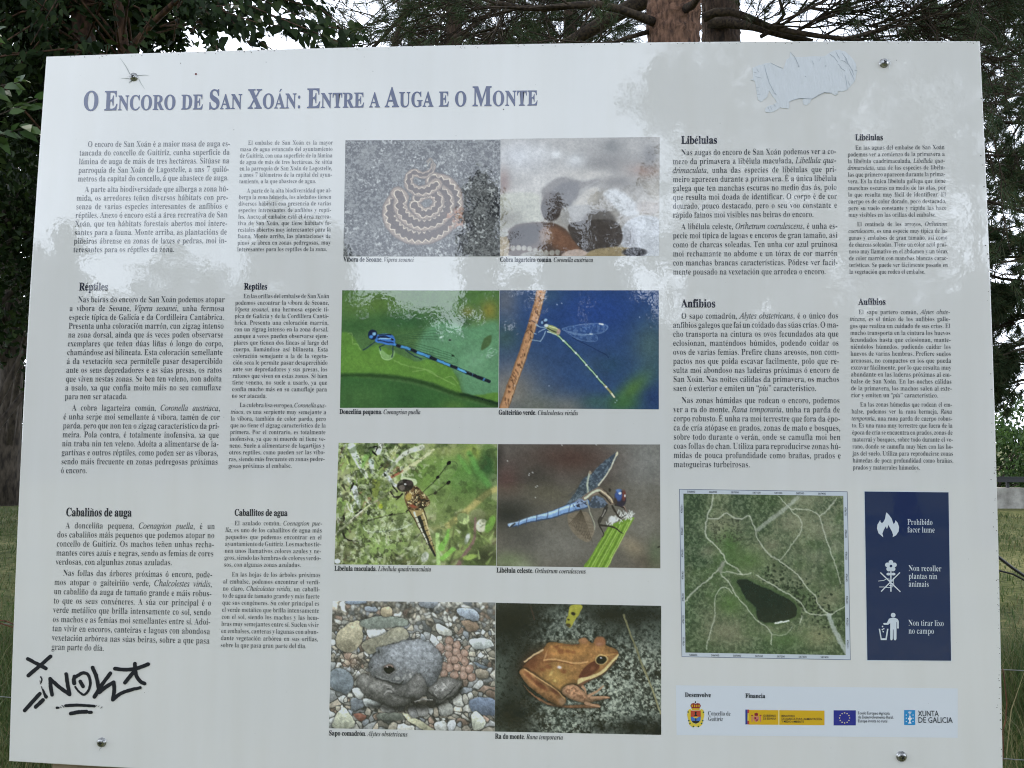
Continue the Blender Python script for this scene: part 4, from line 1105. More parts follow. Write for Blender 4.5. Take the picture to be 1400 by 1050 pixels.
# -- adder coiled on lichened granite
c = Print(300, 226, 68, 62, 1240, 943, (66, 66, 66))
g = c.n(120, 1, 2, 0.8); g2 = c.n(45, 2, 3, 0.7); g3 = c.n(7, 3, 4)
c.mix(sstep(0.45, 0.62, g) * 0.85, (34, 34, 36)); c.mix(sstep(0.54, 0.66, 1 - g) * 0.7, (140, 142, 140)); c.mix(sstep(0.5, 0.7, c.n(9, 6, 3)) * 0.45, (126, 126, 122)); c.mix(sstep(0.56, 0.68, g2) * 0.7, (122, 122, 118))
c.mix(sstep(0.6, 0.72, c.n(90, 5, 2)) * sstep(0.45, 0.6, g3), (190, 190, 184))
c.mix(0.25 * sstep(0.4, 0.7, g3), (40, 40, 42))
body = spline([(640, 690), (520, 640), (430, 560), (480, 480), (560, 470), (590, 560), (660, 640), (760, 610), (800, 520), (740, 470), (680, 500), (690, 570)], False, 6)
def snake(path, w, w1=None, fade=1.0):
    d, q, sg = c.line_d(path)
    ww = w / 2 if w1 is None else (w + (w1 - w) * q) / 2
    m = sstep(3, -3, d - ww) * fade
    L = np.sum(np.linalg.norm(np.diff(path, axis=0), axis=1))
    ph = (q * L / 46.0) % 1.0
    tri = np.abs(ph - 0.5) * 2
    c.mix(sstep(10, 2, d - ww) * 0.3 * fade, (30, 26, 24))
    c.mix(m, (140, 116, 98))
    c.mix(m * sstep(0.12, 0.02, d / ww - 0.30 - 0.35 * tri), (76, 56, 46))
    tooth = sstep(0.06, -0.06, np.abs(d / ww - (0.36 + 0.35 * tri)) - 0.07)
    c.mix(m * tooth, (208, 188, 160))
    c.mix(m * sstep(0.78, 1.0, d / ww) * 0.8, (74, 58, 50))
snake(spline([(470, 500), (420, 590), (440, 690), (530, 770), (650, 795), (770, 760), (850, 690), (900, 590), (890, 480), (830, 400), (740, 370)], False, 6), 130)
snake(spline([(780, 440), (840, 500), (840, 600), (760, 680), (640, 700), (540, 650), (490, 570), (500, 500), (470, 470)], False, 6), 110)
snake(spline([(600, 560), (660, 620), (740, 600), (780, 530), (740, 470), (670, 470), (620, 500)], False, 6), 90)
snake(spline([(735, 255), (720, 300), (660, 330), (590, 310), (555, 350), (560, 410), (620, 450), (700, 440), (760, 400)], False, 6), 40, 100)
c.line([(690, 230), (715, 205), (735, 240), (735, 290)], 16, (120, 104, 88)); c.line([(690, 262), (700, 240), (715, 225)], 5, (200, 186, 160))
c.mix(sstep(40, 0, c.poly_d([(840, 640), (940, 590), (950, 700), (860, 720)])) * sstep(0.45, 0.6, c.n(60, 9, 2)), (160, 110, 84))
c.line([(600, 855), (618, 888)], 8, (36, 34, 34))
c.speckle(9, 11)
put_print(c, [(472.3, 191.9), (684.3, 190.9), (683.4, 350.6), (469.4, 350.6)])

# -- smooth snake among pebbles
c = Print(280, 216, 22, 50, 1224, 938, (150, 142, 134))
n1 = c.n(4, 21, 3); c.mix(sstep(0.3, 0.7, n1), (176, 168, 160))
c.mix(sstep(420, 200, c.Y) * 0.6, (138, 132, 126))
for x, y, rx, ry, col in [(160, 180, 200, 120, (178, 176, 178)), (440, 175, 50, 30, (206, 204, 202)), (600, 225, 80, 50, (205, 204, 204)), (310, 160, 80, 60, (190, 186, 184)),
                          (850, 250, 220, 90, (96, 88, 80)), (1100, 300, 120, 50, (150, 112, 92)), (1150, 190, 60, 90, (84, 80, 76)), (860, 120, 70, 50, (84, 82, 76)),
                          (45, 380, 45, 90, (120, 84, 70)), (900, 380, 140, 60, (84, 76, 68)), (700, 330, 200, 40, (176, 166, 154))]:
    c.blob(x, y, rx, ry, col, 0.9)
c.poly([(0, 500), (120, 460), (300, 470), (340, 560), (330, 680), (150, 710), (0, 720)], (168, 164, 146), soft=8)
c.blob(60, 660, 120, 70, (108, 100, 84), 0.8)
c.poly([(330, 470), (420, 370), (520, 345), (640, 380), (760, 360), (760, 400), (640, 460), (560, 570), (470, 580)], (112, 104, 98), soft=6)
c.poly([(400, 470), (500, 390), (620, 400), (560, 560), (470, 560)], (92, 86, 84), soft=10)
for k in range(9): c.line([(620 + 16 * k, 470 - 11 * k), (632 + 16 * k, 440 - 8 * k)], 5, (200, 194, 182), a=0.8)
c.poly([(560, 570), (640, 480), (760, 420), (740, 540)], (170, 160, 148), soft=16)
c.blur(sstep(640, 480, c.Y), 5)
c.ell(410, 570, 82, 112, (62, 50, 44), 0.12, 10); c.blob(380, 490, 40, 50, (90, 76, 66), 0.7)
c.line([(330, 470), (318, 540), (340, 640), (390, 690)], 7, (168, 160, 148))
c.poly([(500, 580), (700, 560), (720, 640), (620, 700), (500, 690)], (150, 144, 138), soft=8)
c.poly([(650, 660), (730, 600), (830, 600), (890, 660), (860, 690), (700, 690)], (96, 88, 82), soft=18)
c.poly([(800, 470), (900, 440), (1020, 520), (1080, 620), (960, 640), (860, 540)], (184, 182, 182), soft=16)
c.ell(1140, 580, 90, 50, (172, 160, 152), 0, 14); c.ell(1120, 800, 190, 165, (186, 186, 190), 0.1, 10)
c.blob(1000, 820, 60, 90, (120, 116, 120), 0.6)
c.poly([(80, 760), (170, 700), (420, 690), (560, 780), (660, 900), (520, 940), (120, 940), (70, 860)], (84, 62, 50), soft=8)
c.poly([(120, 730), (300, 700), (330, 800), (200, 880), (90, 850)], (40, 30, 26), soft=30, a=0.9)
c.poly([(330, 760), (440, 720), (560, 800), (620, 890), (480, 900)], (128, 82, 56), soft=26, a=0.8)
c.poly([(560, 690), (860, 670), (940, 740), (930, 850), (800, 900), (660, 900), (560, 790)], (66, 56, 50), soft=8)
c.mix(sstep(0.55, 0.7, c.n(60, 22, 2)) * sstep(6, -6, c.poly_d([(560, 690), (860, 680), (940, 740), (930, 850), (660, 900), (560, 790)])) * 0.6, (76, 66, 60))
for k in range(9): c.ell(120 + 42 * k, 880 - 10 * math.sin(k * 0.8) + 4 * k, 20, 20, (150, 142, 128), 0, 5)
c.ell(370, 790, 50, 60, (150, 120, 96), 0.3, 22, 0.6)
c.ell(280, 940, 110, 36, (140, 132, 120), 0, 4); c.ell(590, 945, 110, 55, (178, 152, 136), -0.1, 4); c.ell(850, 915, 180, 42, (150, 128, 88), -0.1, 4)
c.ell(40, 880, 52, 100, (166, 148, 122), 0.1, 4); c.ell(45, 770, 42, 26, (160, 156, 146), 0, 4)
c.ell(1040, 910, 90, 34, (40, 36, 40), 0, 8)
c.speckle(4, 23)
put_print(c, [(684.5, 190), (901.9, 187.2), (901.1, 350.1), (683.8, 349.9)])

# -- blue damselfly on a leaf
c = Print(290, 216, 46, 40, 1298, 978, (72, 112, 52))
c.blob(300, 150, 320, 130, (84, 118, 40)); c.blob(900, 100, 350, 120, (70, 112, 40), 0.9); c.blob(560, 290, 330, 80, (44, 92, 44), 0.9)
c.blob(1220, 200, 70, 80, (136, 124, 36), 0.9); c.blob(1050, 210, 60, 50, (120, 116, 44), 0.8); c.blob(1030, 300, 70, 40, (46, 84, 40), 0.8); c.blob(1180, 330, 90, 50, (112, 122, 58), 0.6)
c.blob(160, 330, 150, 60, (50, 96, 40), 0.8)
c.poly([(700, 380), (850, 290), (1060, 330), (1310, 320), (1310, 900), (1040, 880), (980, 720), (820, 600), (640, 580)], (86, 142, 92), soft=40)
c.blob(1120, 600, 130, 130, (108, 158, 112), 0.5); c.blob(820, 420, 120, 60, (84, 134, 90), 0.6)
c.poly([(40, 400), (130, 400), (220, 520), (340, 480), (520, 560), (660, 610), (760, 580), (900, 640), (980, 760), (1040, 880), (1310, 860), (1310, 960), (1020, 900), (760, 780), (400, 730), (40, 720)], (88, 138, 40), soft=10)
c.blob(250, 620, 200, 60, (98, 146, 42), 0.6); c.blob(700, 640, 120, 40, (100, 150, 48), 0.6)
c.line([(45, 722), (300, 722), (560, 748), (800, 810), (1000, 880), (1300, 965)], 34, (38, 72, 26), soft=16)
c.line([(1000, 870), (1150, 905), (1300, 948)], 22, (24, 52, 22), soft=8)
c.poly([(40, 752), (300, 748), (560, 780), (800, 840), (1010, 910), (1310, 1000), (1310, 1010), (40, 1010)], (50, 98, 40), soft=14)
c.blob(200, 900, 260, 110, (66, 108, 46), 0.7); c.blob(950, 960, 100, 50, (82, 124, 44), 0.7); c.blob(560, 920, 120, 90, (42, 86, 36), 0.6)
for p in ([(100, 392), (130, 390), (140, 470), (170, 470), (205, 520)], [(470, 600), (560, 640), (700, 670), (800, 720), (960, 800)], [(620, 690), (740, 680), (820, 730)], [(880, 740), (930, 730), (980, 790)]): c.line(p, 7, (140, 176, 84), a=0.6, soft=5)
c.poly([(1160, 520), (1180, 430), (1240, 400), (1225, 480)], (70, 100, 50), soft=8)
c.poly([(350, 500), (365, 570), (420, 602), (470, 570), (470, 520), (430, 560)], (150, 190, 120), soft=5, a=0.6)
c.line([(352, 500), (372, 578), (415, 598), (452, 580)], 6, (170, 206, 130), a=0.8)
for p in ([(320, 450), (270, 490), (222, 520)], [(400, 470), (352, 495), (360, 520)], [(462, 490), (460, 540), (450, 575)], [(560, 520), (620, 560), (690, 590)]): c.line(p, 8, (24, 46, 66), smooth=False)
for yy in (0, 1, 2, 3):
    c.line([(470, 410 + 8 * yy), (640, 380 + 16 * yy), (815, 358 + 26 * yy)], 3.5, (34, 74, 44), a=0.75)
    c.line([(470, 430 + 10 * yy), (700, 480 + 20 * yy), (930, 552 + 16 * yy)], 3.5, (34, 74, 44), a=0.75)
c.line([(640, 575), (800, 600), (940, 625), (975, 600), (930, 560)], 4, (50, 96, 60), a=0.7)
for k in range(14): c.line([(560 + 24 * k, 400 - 3 * k), (590 + 24 * k, 455 + k)], 2.5, (44, 86, 52), a=0.35, smooth=False); c.line([(600 + 22 * k, 470 + 5 * k), (580 + 24 * k, 520 + 6 * k)], 2.5, (44, 86, 52), a=0.3, smooth=False)
c.ell(910, 439, 12, 7, (22, 44, 24), 0, 3); c.ell(938, 562, 14, 7, (22, 44, 24), 0.5, 3); c.ell(843, 415, 16, 8, (176, 210, 180), -0.5, 3)
ab = [(460, 470), (640, 530), (890, 632), (1120, 728), (1225, 770)]
c.line(ab, 28, (26, 44, 40)); c.line(ab, 20, (58, 140, 200))
def seg(t0, t1, col, w=22):
    s_ = spline(ab, False, 20); i0, i1 = int(t0 * (len(s_) - 1)), int(t1 * (len(s_) - 1)); c.line(s_[i0:i1 + 1], w, col, smooth=False)
for t0, t1 in ((0.05, 0.075), (0.215, 0.25), (0.38, 0.42), (0.54, 0.58), (0.655, 0.71), (0.725, 0.85), (0.93, 0.95), (0.965, 1.0)): seg(t0, t1, (16, 24, 34))
seg(0.72, 0.724, (190, 220, 240)); seg(0.60, 0.66, (78, 160, 214), 12)
c.poly([(318, 440), (340, 395), (440, 392), (472, 430), (470, 478), (400, 475), (330, 455)], (46, 110, 200)); c.line([(345, 415), (400, 415), (455, 438)], 15, (16, 22, 44)); c.line([(350, 398), (440, 395)], 9, (16, 22, 50)); c.line([(340, 440), (400, 455), (460, 462)], 8, (18, 30, 60)); c.line([(350, 428), (440, 430)], 8, (150, 200, 240))
c.ell(296, 396, 38, 42, (14, 26, 62), 0.2, 3); c.ell(308, 388, 16, 15, (120, 180, 230), 0, 4); c.ell(284, 412, 16, 14, (60, 130, 210), 0, 4); c.ell(300, 368, 26, 9, (20, 30, 60), 0, 3)
c.speckle(2.5, 31)
put_print(c, [(467.9, 396.9), (682.7, 397.2), (681.2, 557.4), (464.8, 557.6)])

# -- green damselfly on a stem against blue
c = Print(290, 216, 14, 40, 1288, 985, (36, 66, 112))
c.blob(800, 200, 520, 230, (24, 58, 130), 0.95); c.blob(60, 120, 120, 180, (104, 104, 108), 0.75); c.blob(400, 80, 130, 90, (44, 74, 104), 0.8)
c.blob(60, 420, 120, 120, (52, 84, 70), 0.7); c.blob(100, 850, 260, 240, (128, 118, 104), 0.95); c.blob(580, 980, 200, 110, (108, 106, 98), 0.85); c.blob(330, 980, 200, 130, (110, 108, 84), 0.7)
c.blob(1220, 480, 150, 220, (66, 94, 90), 0.8); c.blob(1080, 830, 190, 80, (74, 116, 50), 0.95, -0.75); c.blob(1000, 940, 150, 70, (56, 104, 48), 0.85); c.blob(1250, 900, 90, 90, (28, 52, 100), 0.85, -0.6); c.blob(780, 930, 110, 60, (50, 88, 78), 0.7)
c.blob(760, 640, 80, 80, (52, 76, 100), 0.5); c.blob(900, 640, 120, 90, (32, 68, 90), 0.6)
st = [(355, 20), (300, 240), (215, 520), (140, 740), (50, 1000)]
c.line(st, 74, (120, 78, 44)); c.line([(x - 4, y) for x, y in st], 50, (194, 132, 82), soft=16); c.line([(x + 26, y) for x, y in st], 12, (226, 172, 120), soft=8, a=0.7)
rr = R_(41)
for _ in range(70):
    t = rr.random(); s_ = spline(st, False, 20); p = s_[int(t * (len(s_) - 1))]
    c.ell(p[0] + rr.normal(0, 16), p[1], rr.uniform(3, 6), rr.uniform(6, 14), (84, 48, 26), -0.25, 3, 0.7)
for p in ([(225, 375), (250, 355), (285, 385)], [(250, 290), (275, 285), (305, 305)]): c.line(p, 5, (70, 40, 24))
for p in ([(305, 320), (345, 335), (380, 340)], [(330, 380), (360, 360), (395, 345)], [(290, 385), (310, 392)], [(385, 370), (360, 430), (345, 450)], [(275, 440), (300, 446), (340, 450)], [(310, 312), (330, 330)]): c.line(p, 7, (150, 176, 196), a=0.85, smooth=False)
def outl(pts, col, a=0.7):
    s_ = spline(pts, True, 6); c.line(np.vstack([s_, s_[:1]]), 4.5, col, a=a, smooth=False)
w1 = [(515, 350), (640, 320), (790, 305), (870, 320), (878, 350), (820, 385), (700, 395), (590, 375)]
w2 = [(545, 370), (640, 390), (760, 395), (800, 415), (790, 445), (720, 450), (630, 425)]
c.poly(w1, (58, 96, 160), a=0.3); c.poly(w2, (58, 96, 160), a=0.25); outl(w1, (140, 172, 206), 0.5); outl(w2, (130, 162, 200), 0.4)
wt = sstep(0.5, 0.6, c.n(90, 44, 2)); c.poly(w1, (150, 180, 214), a=0.25, tex=wt); c.poly(w2, (150, 180, 214), a=0.2, tex=wt)
c.line([(560, 375), (660, 400), (760, 392)], 4, (150, 180, 210), a=0.6)
c.line([(600, 420), (720, 480), (850, 545), (890, 580)], 6, (20, 40, 84), a=0.9); c.line([(570, 490), (690, 590), (790, 700)], 4, (60, 96, 150), a=0.6)
c.line([(815, 310), (842, 316)], 12, (230, 236, 236)); c.line([(738, 390), (760, 394)], 7, (220, 230, 236))
ab = [(480, 400), (600, 515), (740, 668), (870, 810), (932, 885)]
c.line(ab, 20, (24, 52, 42)); c.line(ab, 11, (150, 190, 150)); c.line([(860, 800), (932, 886)], 16, (156, 148, 90)); c.line([(915, 865), (935, 888)], 14, (214, 206, 170))
for t in (0.1, 0.3, 0.46, 0.6, 0.75): s_ = spline(ab, False, 20); p = s_[int(t * (len(s_) - 1))]; c.ell(p[0], p[1], 8, 8, (210, 236, 230), 0, 3)
c.poly([(380, 330), (420, 318), (490, 350), (500, 385), (480, 405), (430, 385)], (150, 156, 92)); c.line([(400, 345), (450, 372), (490, 380)], 9, (50, 62, 40)); c.line([(415, 330), (480, 350)], 8, (206, 206, 140)); c.ell(488, 372, 14, 22, (190, 140, 130), 0.3, 5, 0.8); c.line([(400, 375), (440, 390), (470, 400)], 9, (190, 214, 190))
c.ell(372, 296, 30, 26, (28, 46, 84), 0.2, 3); c.ell(384, 280, 14, 12, (130, 166, 200), 0, 4); c.ell(358, 300, 10, 14, (120, 160, 200), 0, 4); c.ell(390, 325, 16, 12, (190, 206, 210), 0, 4)
for x, y in ((140, 808), (415, 805), (475, 155), (940, 930), (955, 915), (514, 144), (1135, 255)): c.ell(x, y, 5, 5, (190, 200, 220), 0, 3, 0.6)
c.speckle(2.5, 42)
put_print(c, [(683.3, 396.9), (900.7, 396.9), (900.7, 559.7), (681.9, 558)])

# -- four-spotted dragonfly in heather
c = Print(290, 222, 68, 34, 1268, 952, (112, 132, 62))
n1 = c.n(6, 51, 4); n2 = c.n(14, 52, 4); n3 = c.n(9, 53, 3)
c.mix(sstep(0.42, 0.62, n1), (146, 166, 78)); c.mix(sstep(0.55, 0.72, n2) * 0.8, (70, 88, 40)); c.mix(sstep(0.58, 0.7, n3) * 0.7, (176, 172, 118))
c.blob(1020, 260, 230, 190, (80, 130, 44), 0.85); c.blob(1190, 200, 80, 160, (44, 84, 40), 0.8); c.blob(740, 300, 120, 160, (120, 160, 56), 0.7); c.blob(900, 90, 130, 50, (150, 150, 80), 0.7); c.blob(1080, 100, 60, 50, (176, 184, 60), 0.8)
c.blob(1200, 640, 160, 90, (54, 60, 30), 0.85); c.blob(1180, 880, 140, 90, (34, 38, 22), 0.9); c.blob(640, 750, 220, 130, (150, 158, 96), 0.7); c.blob(400, 820, 200, 90, (148, 180, 84), 0.8); c.blob(110, 880, 110, 90, (74, 70, 50), 0.8); c.blob(560, 920, 120, 50, (90, 84, 50), 0.7)
c.line([(900, 660), (1060, 530), (1180, 420), (1280, 370)], 46, (176, 162, 84), soft=14); c.line([(880, 670), (760, 690)], 40, (150, 152, 84), soft=24)
c.line([(1060, 110), (1140, 260), (1200, 340)], 44, (92, 158, 62), soft=18, a=0.8); c.line([(980, 130), (1060, 250)], 30, (100, 166, 60), soft=16, a=0.7)
rr = R_(54)
for _ in range(150):
    x, y = rr.uniform(68, 700), rr.uniform(34, 640); a = rr.uniform(0.6, 2.5); L = rr.uniform(30, 110)
    if 420 < x < 900 and y > 250: continue
    cl = [(196, 210, 130), (226, 230, 206), (120, 156, 60), (60, 66, 34), (168, 190, 90), (36, 34, 24), (150, 104, 70)][rr.integers(0, 7)]
    c.line([(x, y), (x + math.cos(a) * L, y + math.sin(a) * L)], rr.uniform(8, 34), cl, soft=rr.uniform(4, 10), a=0.8, w1=4)
for _ in range(120):
    x, y = rr.uniform(68, 1260), rr.uniform(640, 950); a = rr.uniform(-2.6, -0.5); L = rr.uniform(30, 90)
    cl = [(176, 196, 106), (206, 206, 166), (110, 140, 56), (50, 50, 28), (150, 178, 80), (90, 76, 54)][rr.integers(0, 6)]
    c.line([(x, y), (x + math.cos(a) * L, y + math.sin(a) * L)], rr.uniform(8, 28), cl, soft=rr.uniform(5, 12), a=0.65, w1=5)
for p, w, cl in (([(165, 60), (215, 170), (285, 290)], 56, (214, 226, 196)), ([(330, 90), (270, 150), (255, 220)], 46, (128, 174, 74)), ([(390, 40), (370, 110), (350, 60)], 40, (232, 228, 210)), ([(560, 250), (700, 150), (790, 80)], 32, (206, 204, 140)),
                 ([(700, 60), (560, 120), (450, 250)], 40, (206, 206, 176)), ([(200, 380), (225, 470), (240, 520)], 46, (222, 226, 214)), ([(320, 170), (330, 260)], 40, (196, 214, 188)), ([(110, 100), (150, 200)], 20, (186, 206, 100)), ([(210, 160), (290, 300)], 16, (170, 190, 120)),
                 ([(350, 330), (355, 430), (385, 330)], 44, (172, 184, 60)), ([(430, 270), (490, 340), (530, 360)], 34, (236, 234, 230)), ([(640, 330), (560, 300)], 60, (196, 216, 150)), ([(540, 40), (470, 150), (500, 60)], 26, (170, 176, 96)), ([(480, 290), (560, 245)], 22, (176, 96, 64))):
    c.line(p, w, cl, soft=5, w1=w * 0.5)
for p in ([(310, 70), (360, 60), (350, 100)], [(315, 370), (330, 420)], [(125, 590), (140, 640), (170, 620)], [(255, 540), (215, 570)], [(105, 660), (160, 690)], [(430, 280), (420, 265)], [(330, 100), (360, 130)], [(190, 340), (170, 400)], [(120, 700), (150, 760), (240, 780)]): c.line(p, 18, (26, 24, 18), w1=8)
c.line([(50, 740), (200, 610), (330, 500), (480, 400)], 22, (170, 160, 120), w1=14); c.line([(60, 735), (200, 600), (330, 492)], 8, (226, 220, 190))
for p in ([(300, 480), (330, 500), (360, 490)], [(150, 500), (170, 545), (200, 560)], [(250, 460), (240, 520)]): c.line(p, 7, (228, 228, 206))
wl = [(640, 560), (480, 590), (330, 620), (275, 660), (300, 700), (400, 706), (540, 690), (650, 640)]
wu = [(620, 470), (480, 480), (340, 490), (270, 560), (360, 600), (500, 575), (610, 540)]
c.poly(wl, (150, 166, 96), a=0.55); c.poly(wu, (150, 176, 80), a=0.5)
for k in range(18): c.line([(630 - 6 * k, 565 + 3 * k), (600 - 17 * k, 690 - 3 * abs(k - 4))], 3, (84, 96, 50), a=0.5, smooth=False)
c.line([(640, 640), (560, 680), (420, 704), (300, 700), (272, 662)], 6, (200, 214, 180)); c.line([(600, 560), (480, 578), (340, 612), (290, 640)], 5, (60, 56, 30))
for k in range(9): c.line([(560 - 22 * k, 660 + 3 * k), (552 - 22 * k, 690 + 2 * k)], 4, (220, 228, 206), a=0.8)
c.line([(490, 570), (470, 580)], 14, (24, 22, 14)); c.ell(320, 620, 20, 8, (30, 26, 18), -0.3, 3); c.ell(310, 560, 14, 22, (40, 50, 28), 0, 4); c.ell(403, 512, 17, 19, (180, 196, 30), 0, 3)
wr = [(690, 430), (760, 360), (830, 280), (910, 170), (960, 180), (960, 240), (880, 320), (760, 420)]
wr2 = [(720, 470), (800, 410), (900, 325), (930, 340), (920, 400), (840, 540), (760, 570)]
c.poly(wr, (120, 150, 72), a=0.5); c.poly(wr2, (120, 146, 66), a=0.45)
c.line([(690, 430), (760, 360), (825, 290), (910, 172)], 6, (44, 46, 24)); c.line([(700, 450), (800, 410), (900, 328)], 5, (50, 52, 28)); c.line([(910, 170), (955, 172), (968, 200), (955, 240)], 4, (70, 84, 50)); c.line([(760, 430), (860, 330), (940, 260)], 3, (90, 110, 60), a=0.6); c.line([(770, 560), (850, 540), (930, 400)], 3, (150, 160, 110), a=0.6)
for x, y, r in ((824, 290, 11), (905, 180, 14), (808, 408, 10), (905, 330, 13)): c.ell(x, y, r * 1.3, r, (20, 18, 12), -0.8, 3)
ab = [(660, 520), (700, 600), (745, 720), (790, 810), (818, 880)]
c.line(ab, 118, (60, 44, 22), w1=8); c.line(ab, 98, (168, 140, 78), w1=6)
c.line([(690, 600), (735, 720), (780, 810), (815, 880)], 34, (22, 22, 26), w1=12); c.line([(655, 560), (710, 690), (760, 790)], 18, (226, 216, 180), w1=8); c.line([(720, 560), (760, 680), (790, 780)], 14, (210, 190, 130), w1=6)
for k in range(7): c.line([(660 + 18 * k, 600 + 38 * k), (715 + 15 * k, 575 + 38 * k)], 5, (30, 24, 18), smooth=False)
c.poly([(590, 380), (660, 360), (740, 430), (770, 490), (700, 530), (620, 540), (580, 470)], (110, 76, 42)); c.mix(sstep(0.5, 0.6, c.n(70, 55, 3, 0.7)) * sstep(5, -5, c.poly_d([(570, 380), (660, 360), (760, 440), (770, 490), (700, 540), (610, 540)])), (34, 24, 16)); c.mix(sstep(0.56, 0.64, c.n(80, 56, 3, 0.7)) * sstep(5, -5, c.poly_d([(570, 380), (660, 360), (760, 440), (770, 490), (700, 540), (610, 540)])), (214, 190, 130))
c.ell(610, 440, 22, 30, (186, 150, 60), 0.3, 6); c.ell(640, 510, 26, 12, (150, 60, 36), 0.3, 6)
c.ell(580, 355, 62, 48, (36, 28, 24), -0.2, 4); c.ell(612, 335, 26, 22, (60, 48, 44), 0, 5); c.ell(556, 372, 22, 22, (110, 96, 84), 0, 6); c.ell(580, 345, 9, 8, (220, 214, 206), 0, 3)
for p in ([(520, 400), (490, 360), (480, 340)], [(530, 440), (500, 440), (470, 400)], [(560, 420), (520, 460)], [(740, 470), (760, 470)], [(600, 545), (590, 552)]): c.line(p, 14, (22, 18, 14), w1=8)
c.line([(990, 950), (1040, 860), (1100, 760), (1110, 600)], 34, (130, 96, 84), soft=5, w1=16); c.line([(840, 950), (835, 830), (830, 720)], 30, (168, 204, 108), soft=5); c.line([(860, 820), (900, 740), (910, 690)], 50, (120, 184, 60), soft=5, w1=20); c.line([(870, 900), (950, 830)], 36, (130, 190, 66), soft=6)
c.ell(1160, 650, 46, 50, (214, 206, 170), 0.3, 6); c.ell(1220, 640, 30, 70, (110, 160, 50), 0.4, 6); c.ell(1020, 600, 46, 40, (186, 204, 120), 0.5, 6); c.ell(1070, 890, 60, 20, (150, 178, 70), -0.2, 6); c.ell(740, 890, 26, 40, (206, 206, 186), 0.4, 6); c.ell(1050, 750, 16, 40, (210, 214, 196), 0.3, 5)
c.ell(90, 928, 22, 18, (232, 232, 224), 0, 3)
fd = c.n(34, 58, 3, 0.7); fl_ = c.n(44, 59, 3, 0.7)
body_ = sstep(30, 90, np.minimum(c.line_d(ab)[0], c.ell_d(650, 440, 110, 110) + 20))
c.mix(sstep(0.54, 0.68, fd) * 0.6 * body_ * sstep(900, 500, c.X), (36, 40, 22)); c.mix(sstep(0.56, 0.68, fl_) * 0.55 * body_ * sstep(1000, 600, c.X), (214, 218, 176)); c.mix(sstep(0.56, 0.7, c.n(20, 60, 3, 0.6)) * 0.5 * body_, (60, 76, 34))
c.speckle(5, 57)
put_print(c, [(463, 605.4), (680.2, 607.2), (678.5, 773.4), (457.2, 771.6)])

# -- blue skimmer on a cut reed
c = Print(290, 222, 58, 42, 1284, 970, (92, 84, 74))
c.blob(1180, 150, 260, 260, (124, 122, 114), 0.95); c.blob(600, 150, 320, 120, (78, 52, 42), 0.9); c.blob(130, 320, 130, 120, (92, 62, 54), 0.9); c.blob(350, 300, 140, 110, (64, 58, 48), 0.8); c.blob(150, 580, 190, 120, (26, 26, 28), 0.9)
c.blob(450, 420, 170, 80, (90, 82, 64), 0.7); c.blob(520, 800, 330, 170, (112, 106, 96), 0.9); c.blob(150, 930, 150, 70, (112, 124, 80), 0.9); c.blob(250, 760, 150, 90, (70, 66, 62), 0.8); c.blob(1150, 650, 230, 140, (116, 110, 98), 0.85); c.blob(1080, 820, 130, 70, (144, 126, 96), 0.8, 0.6); c.blob(1180, 920, 100, 60, (84, 72, 60), 0.8); c.blob(1250, 860, 60, 120, (86, 98, 68), 0.8); c.blob(820, 340, 150, 90, (70, 58, 48), 0.6); c.blob(260, 960, 80, 30, (140, 150, 110), 0.5)
c.blob(60, 150, 40, 120, (40, 34, 30), 0.6)
c.poly([(715, 975), (770, 880), (860, 720), (900, 660), (960, 630), (1080, 590), (1080, 620), (1020, 720), (940, 860), (880, 975)], (106, 148, 32), soft=3)
for k in range(9): c.line([(735 + 17 * k, 970), (900 + 18 * k, 680 - 6 * k)], 7, [(150, 190, 60), (80, 120, 22), (176, 206, 92)][k % 3], a=0.7, smooth=False)
c.line([(1076, 600), (1010, 730), (885, 972)], 8, (180, 206, 90), a=0.8)
rr = R_(61)
for _ in range(46):
    x = rr.uniform(890, 1075); y = 640 - (x - 890) * 0.35 + rr.normal(0, 18); a = rr.uniform(-2.4, -0.7)
    c.line([(x, y), (x + 30 * math.cos(a), y + 30 * math.sin(a))], 7, (206, 206, 196), a=0.8, smooth=False)
c.ell(925, 610, 30, 26, (214, 214, 208), 0, 8, 0.8)
wv = [(660, 560), (740, 560), (785, 660), (790, 710), (750, 780), (690, 760), (620, 700), (590, 620), (600, 570)]
c.poly(wv, (126, 108, 86), a=0.85)
for k in range(12): c.line([(690, 540), (650 + 12 * k - 40, 640 + 4 * k), (600 + 16 * k, 640 + 14 * k - (k > 8) * 10)], 3.5, (58, 44, 34), a=0.8)
for k in range(6): c.line([(610 + 6 * k, 600 + 30 * k), (690, 620 + 26 * k), (780, 640 + 22 * k)], 2.2, (66, 52, 40), a=0.5)
wa = [(560, 520), (640, 420), (700, 310), (760, 270), (840, 190), (930, 120), (966, 100), (960, 140), (900, 240), (820, 360), (740, 420), (640, 470)]
c.poly(wa, (58, 72, 86), a=0.92); tx = sstep(0.5, 0.62, c.n(80, 62, 2, 0.7)); c.poly(wa, (120, 140, 150), a=0.5, tex=tx)
for k in range(8): c.line([(690 - 14 * k, 450 - 2 * k), (800 - 18 * k, 310 + 8 * k), (930 - 40 * k, 150 + 40 * k)], 3, (30, 40, 52), a=0.6)
c.line([(820, 355), (890, 260), (962, 112)], 11, (196, 190, 164)); c.ell(958, 116, 9, 18, (214, 200, 160), 0.4, 3)
c.line([(745, 420), (735, 350), (755, 255)], 15, (150, 160, 140)); c.line([(735, 390), (750, 260)], 5, (206, 206, 180)); c.ell(757, 258, 10, 14, (150, 130, 100), 0, 3)
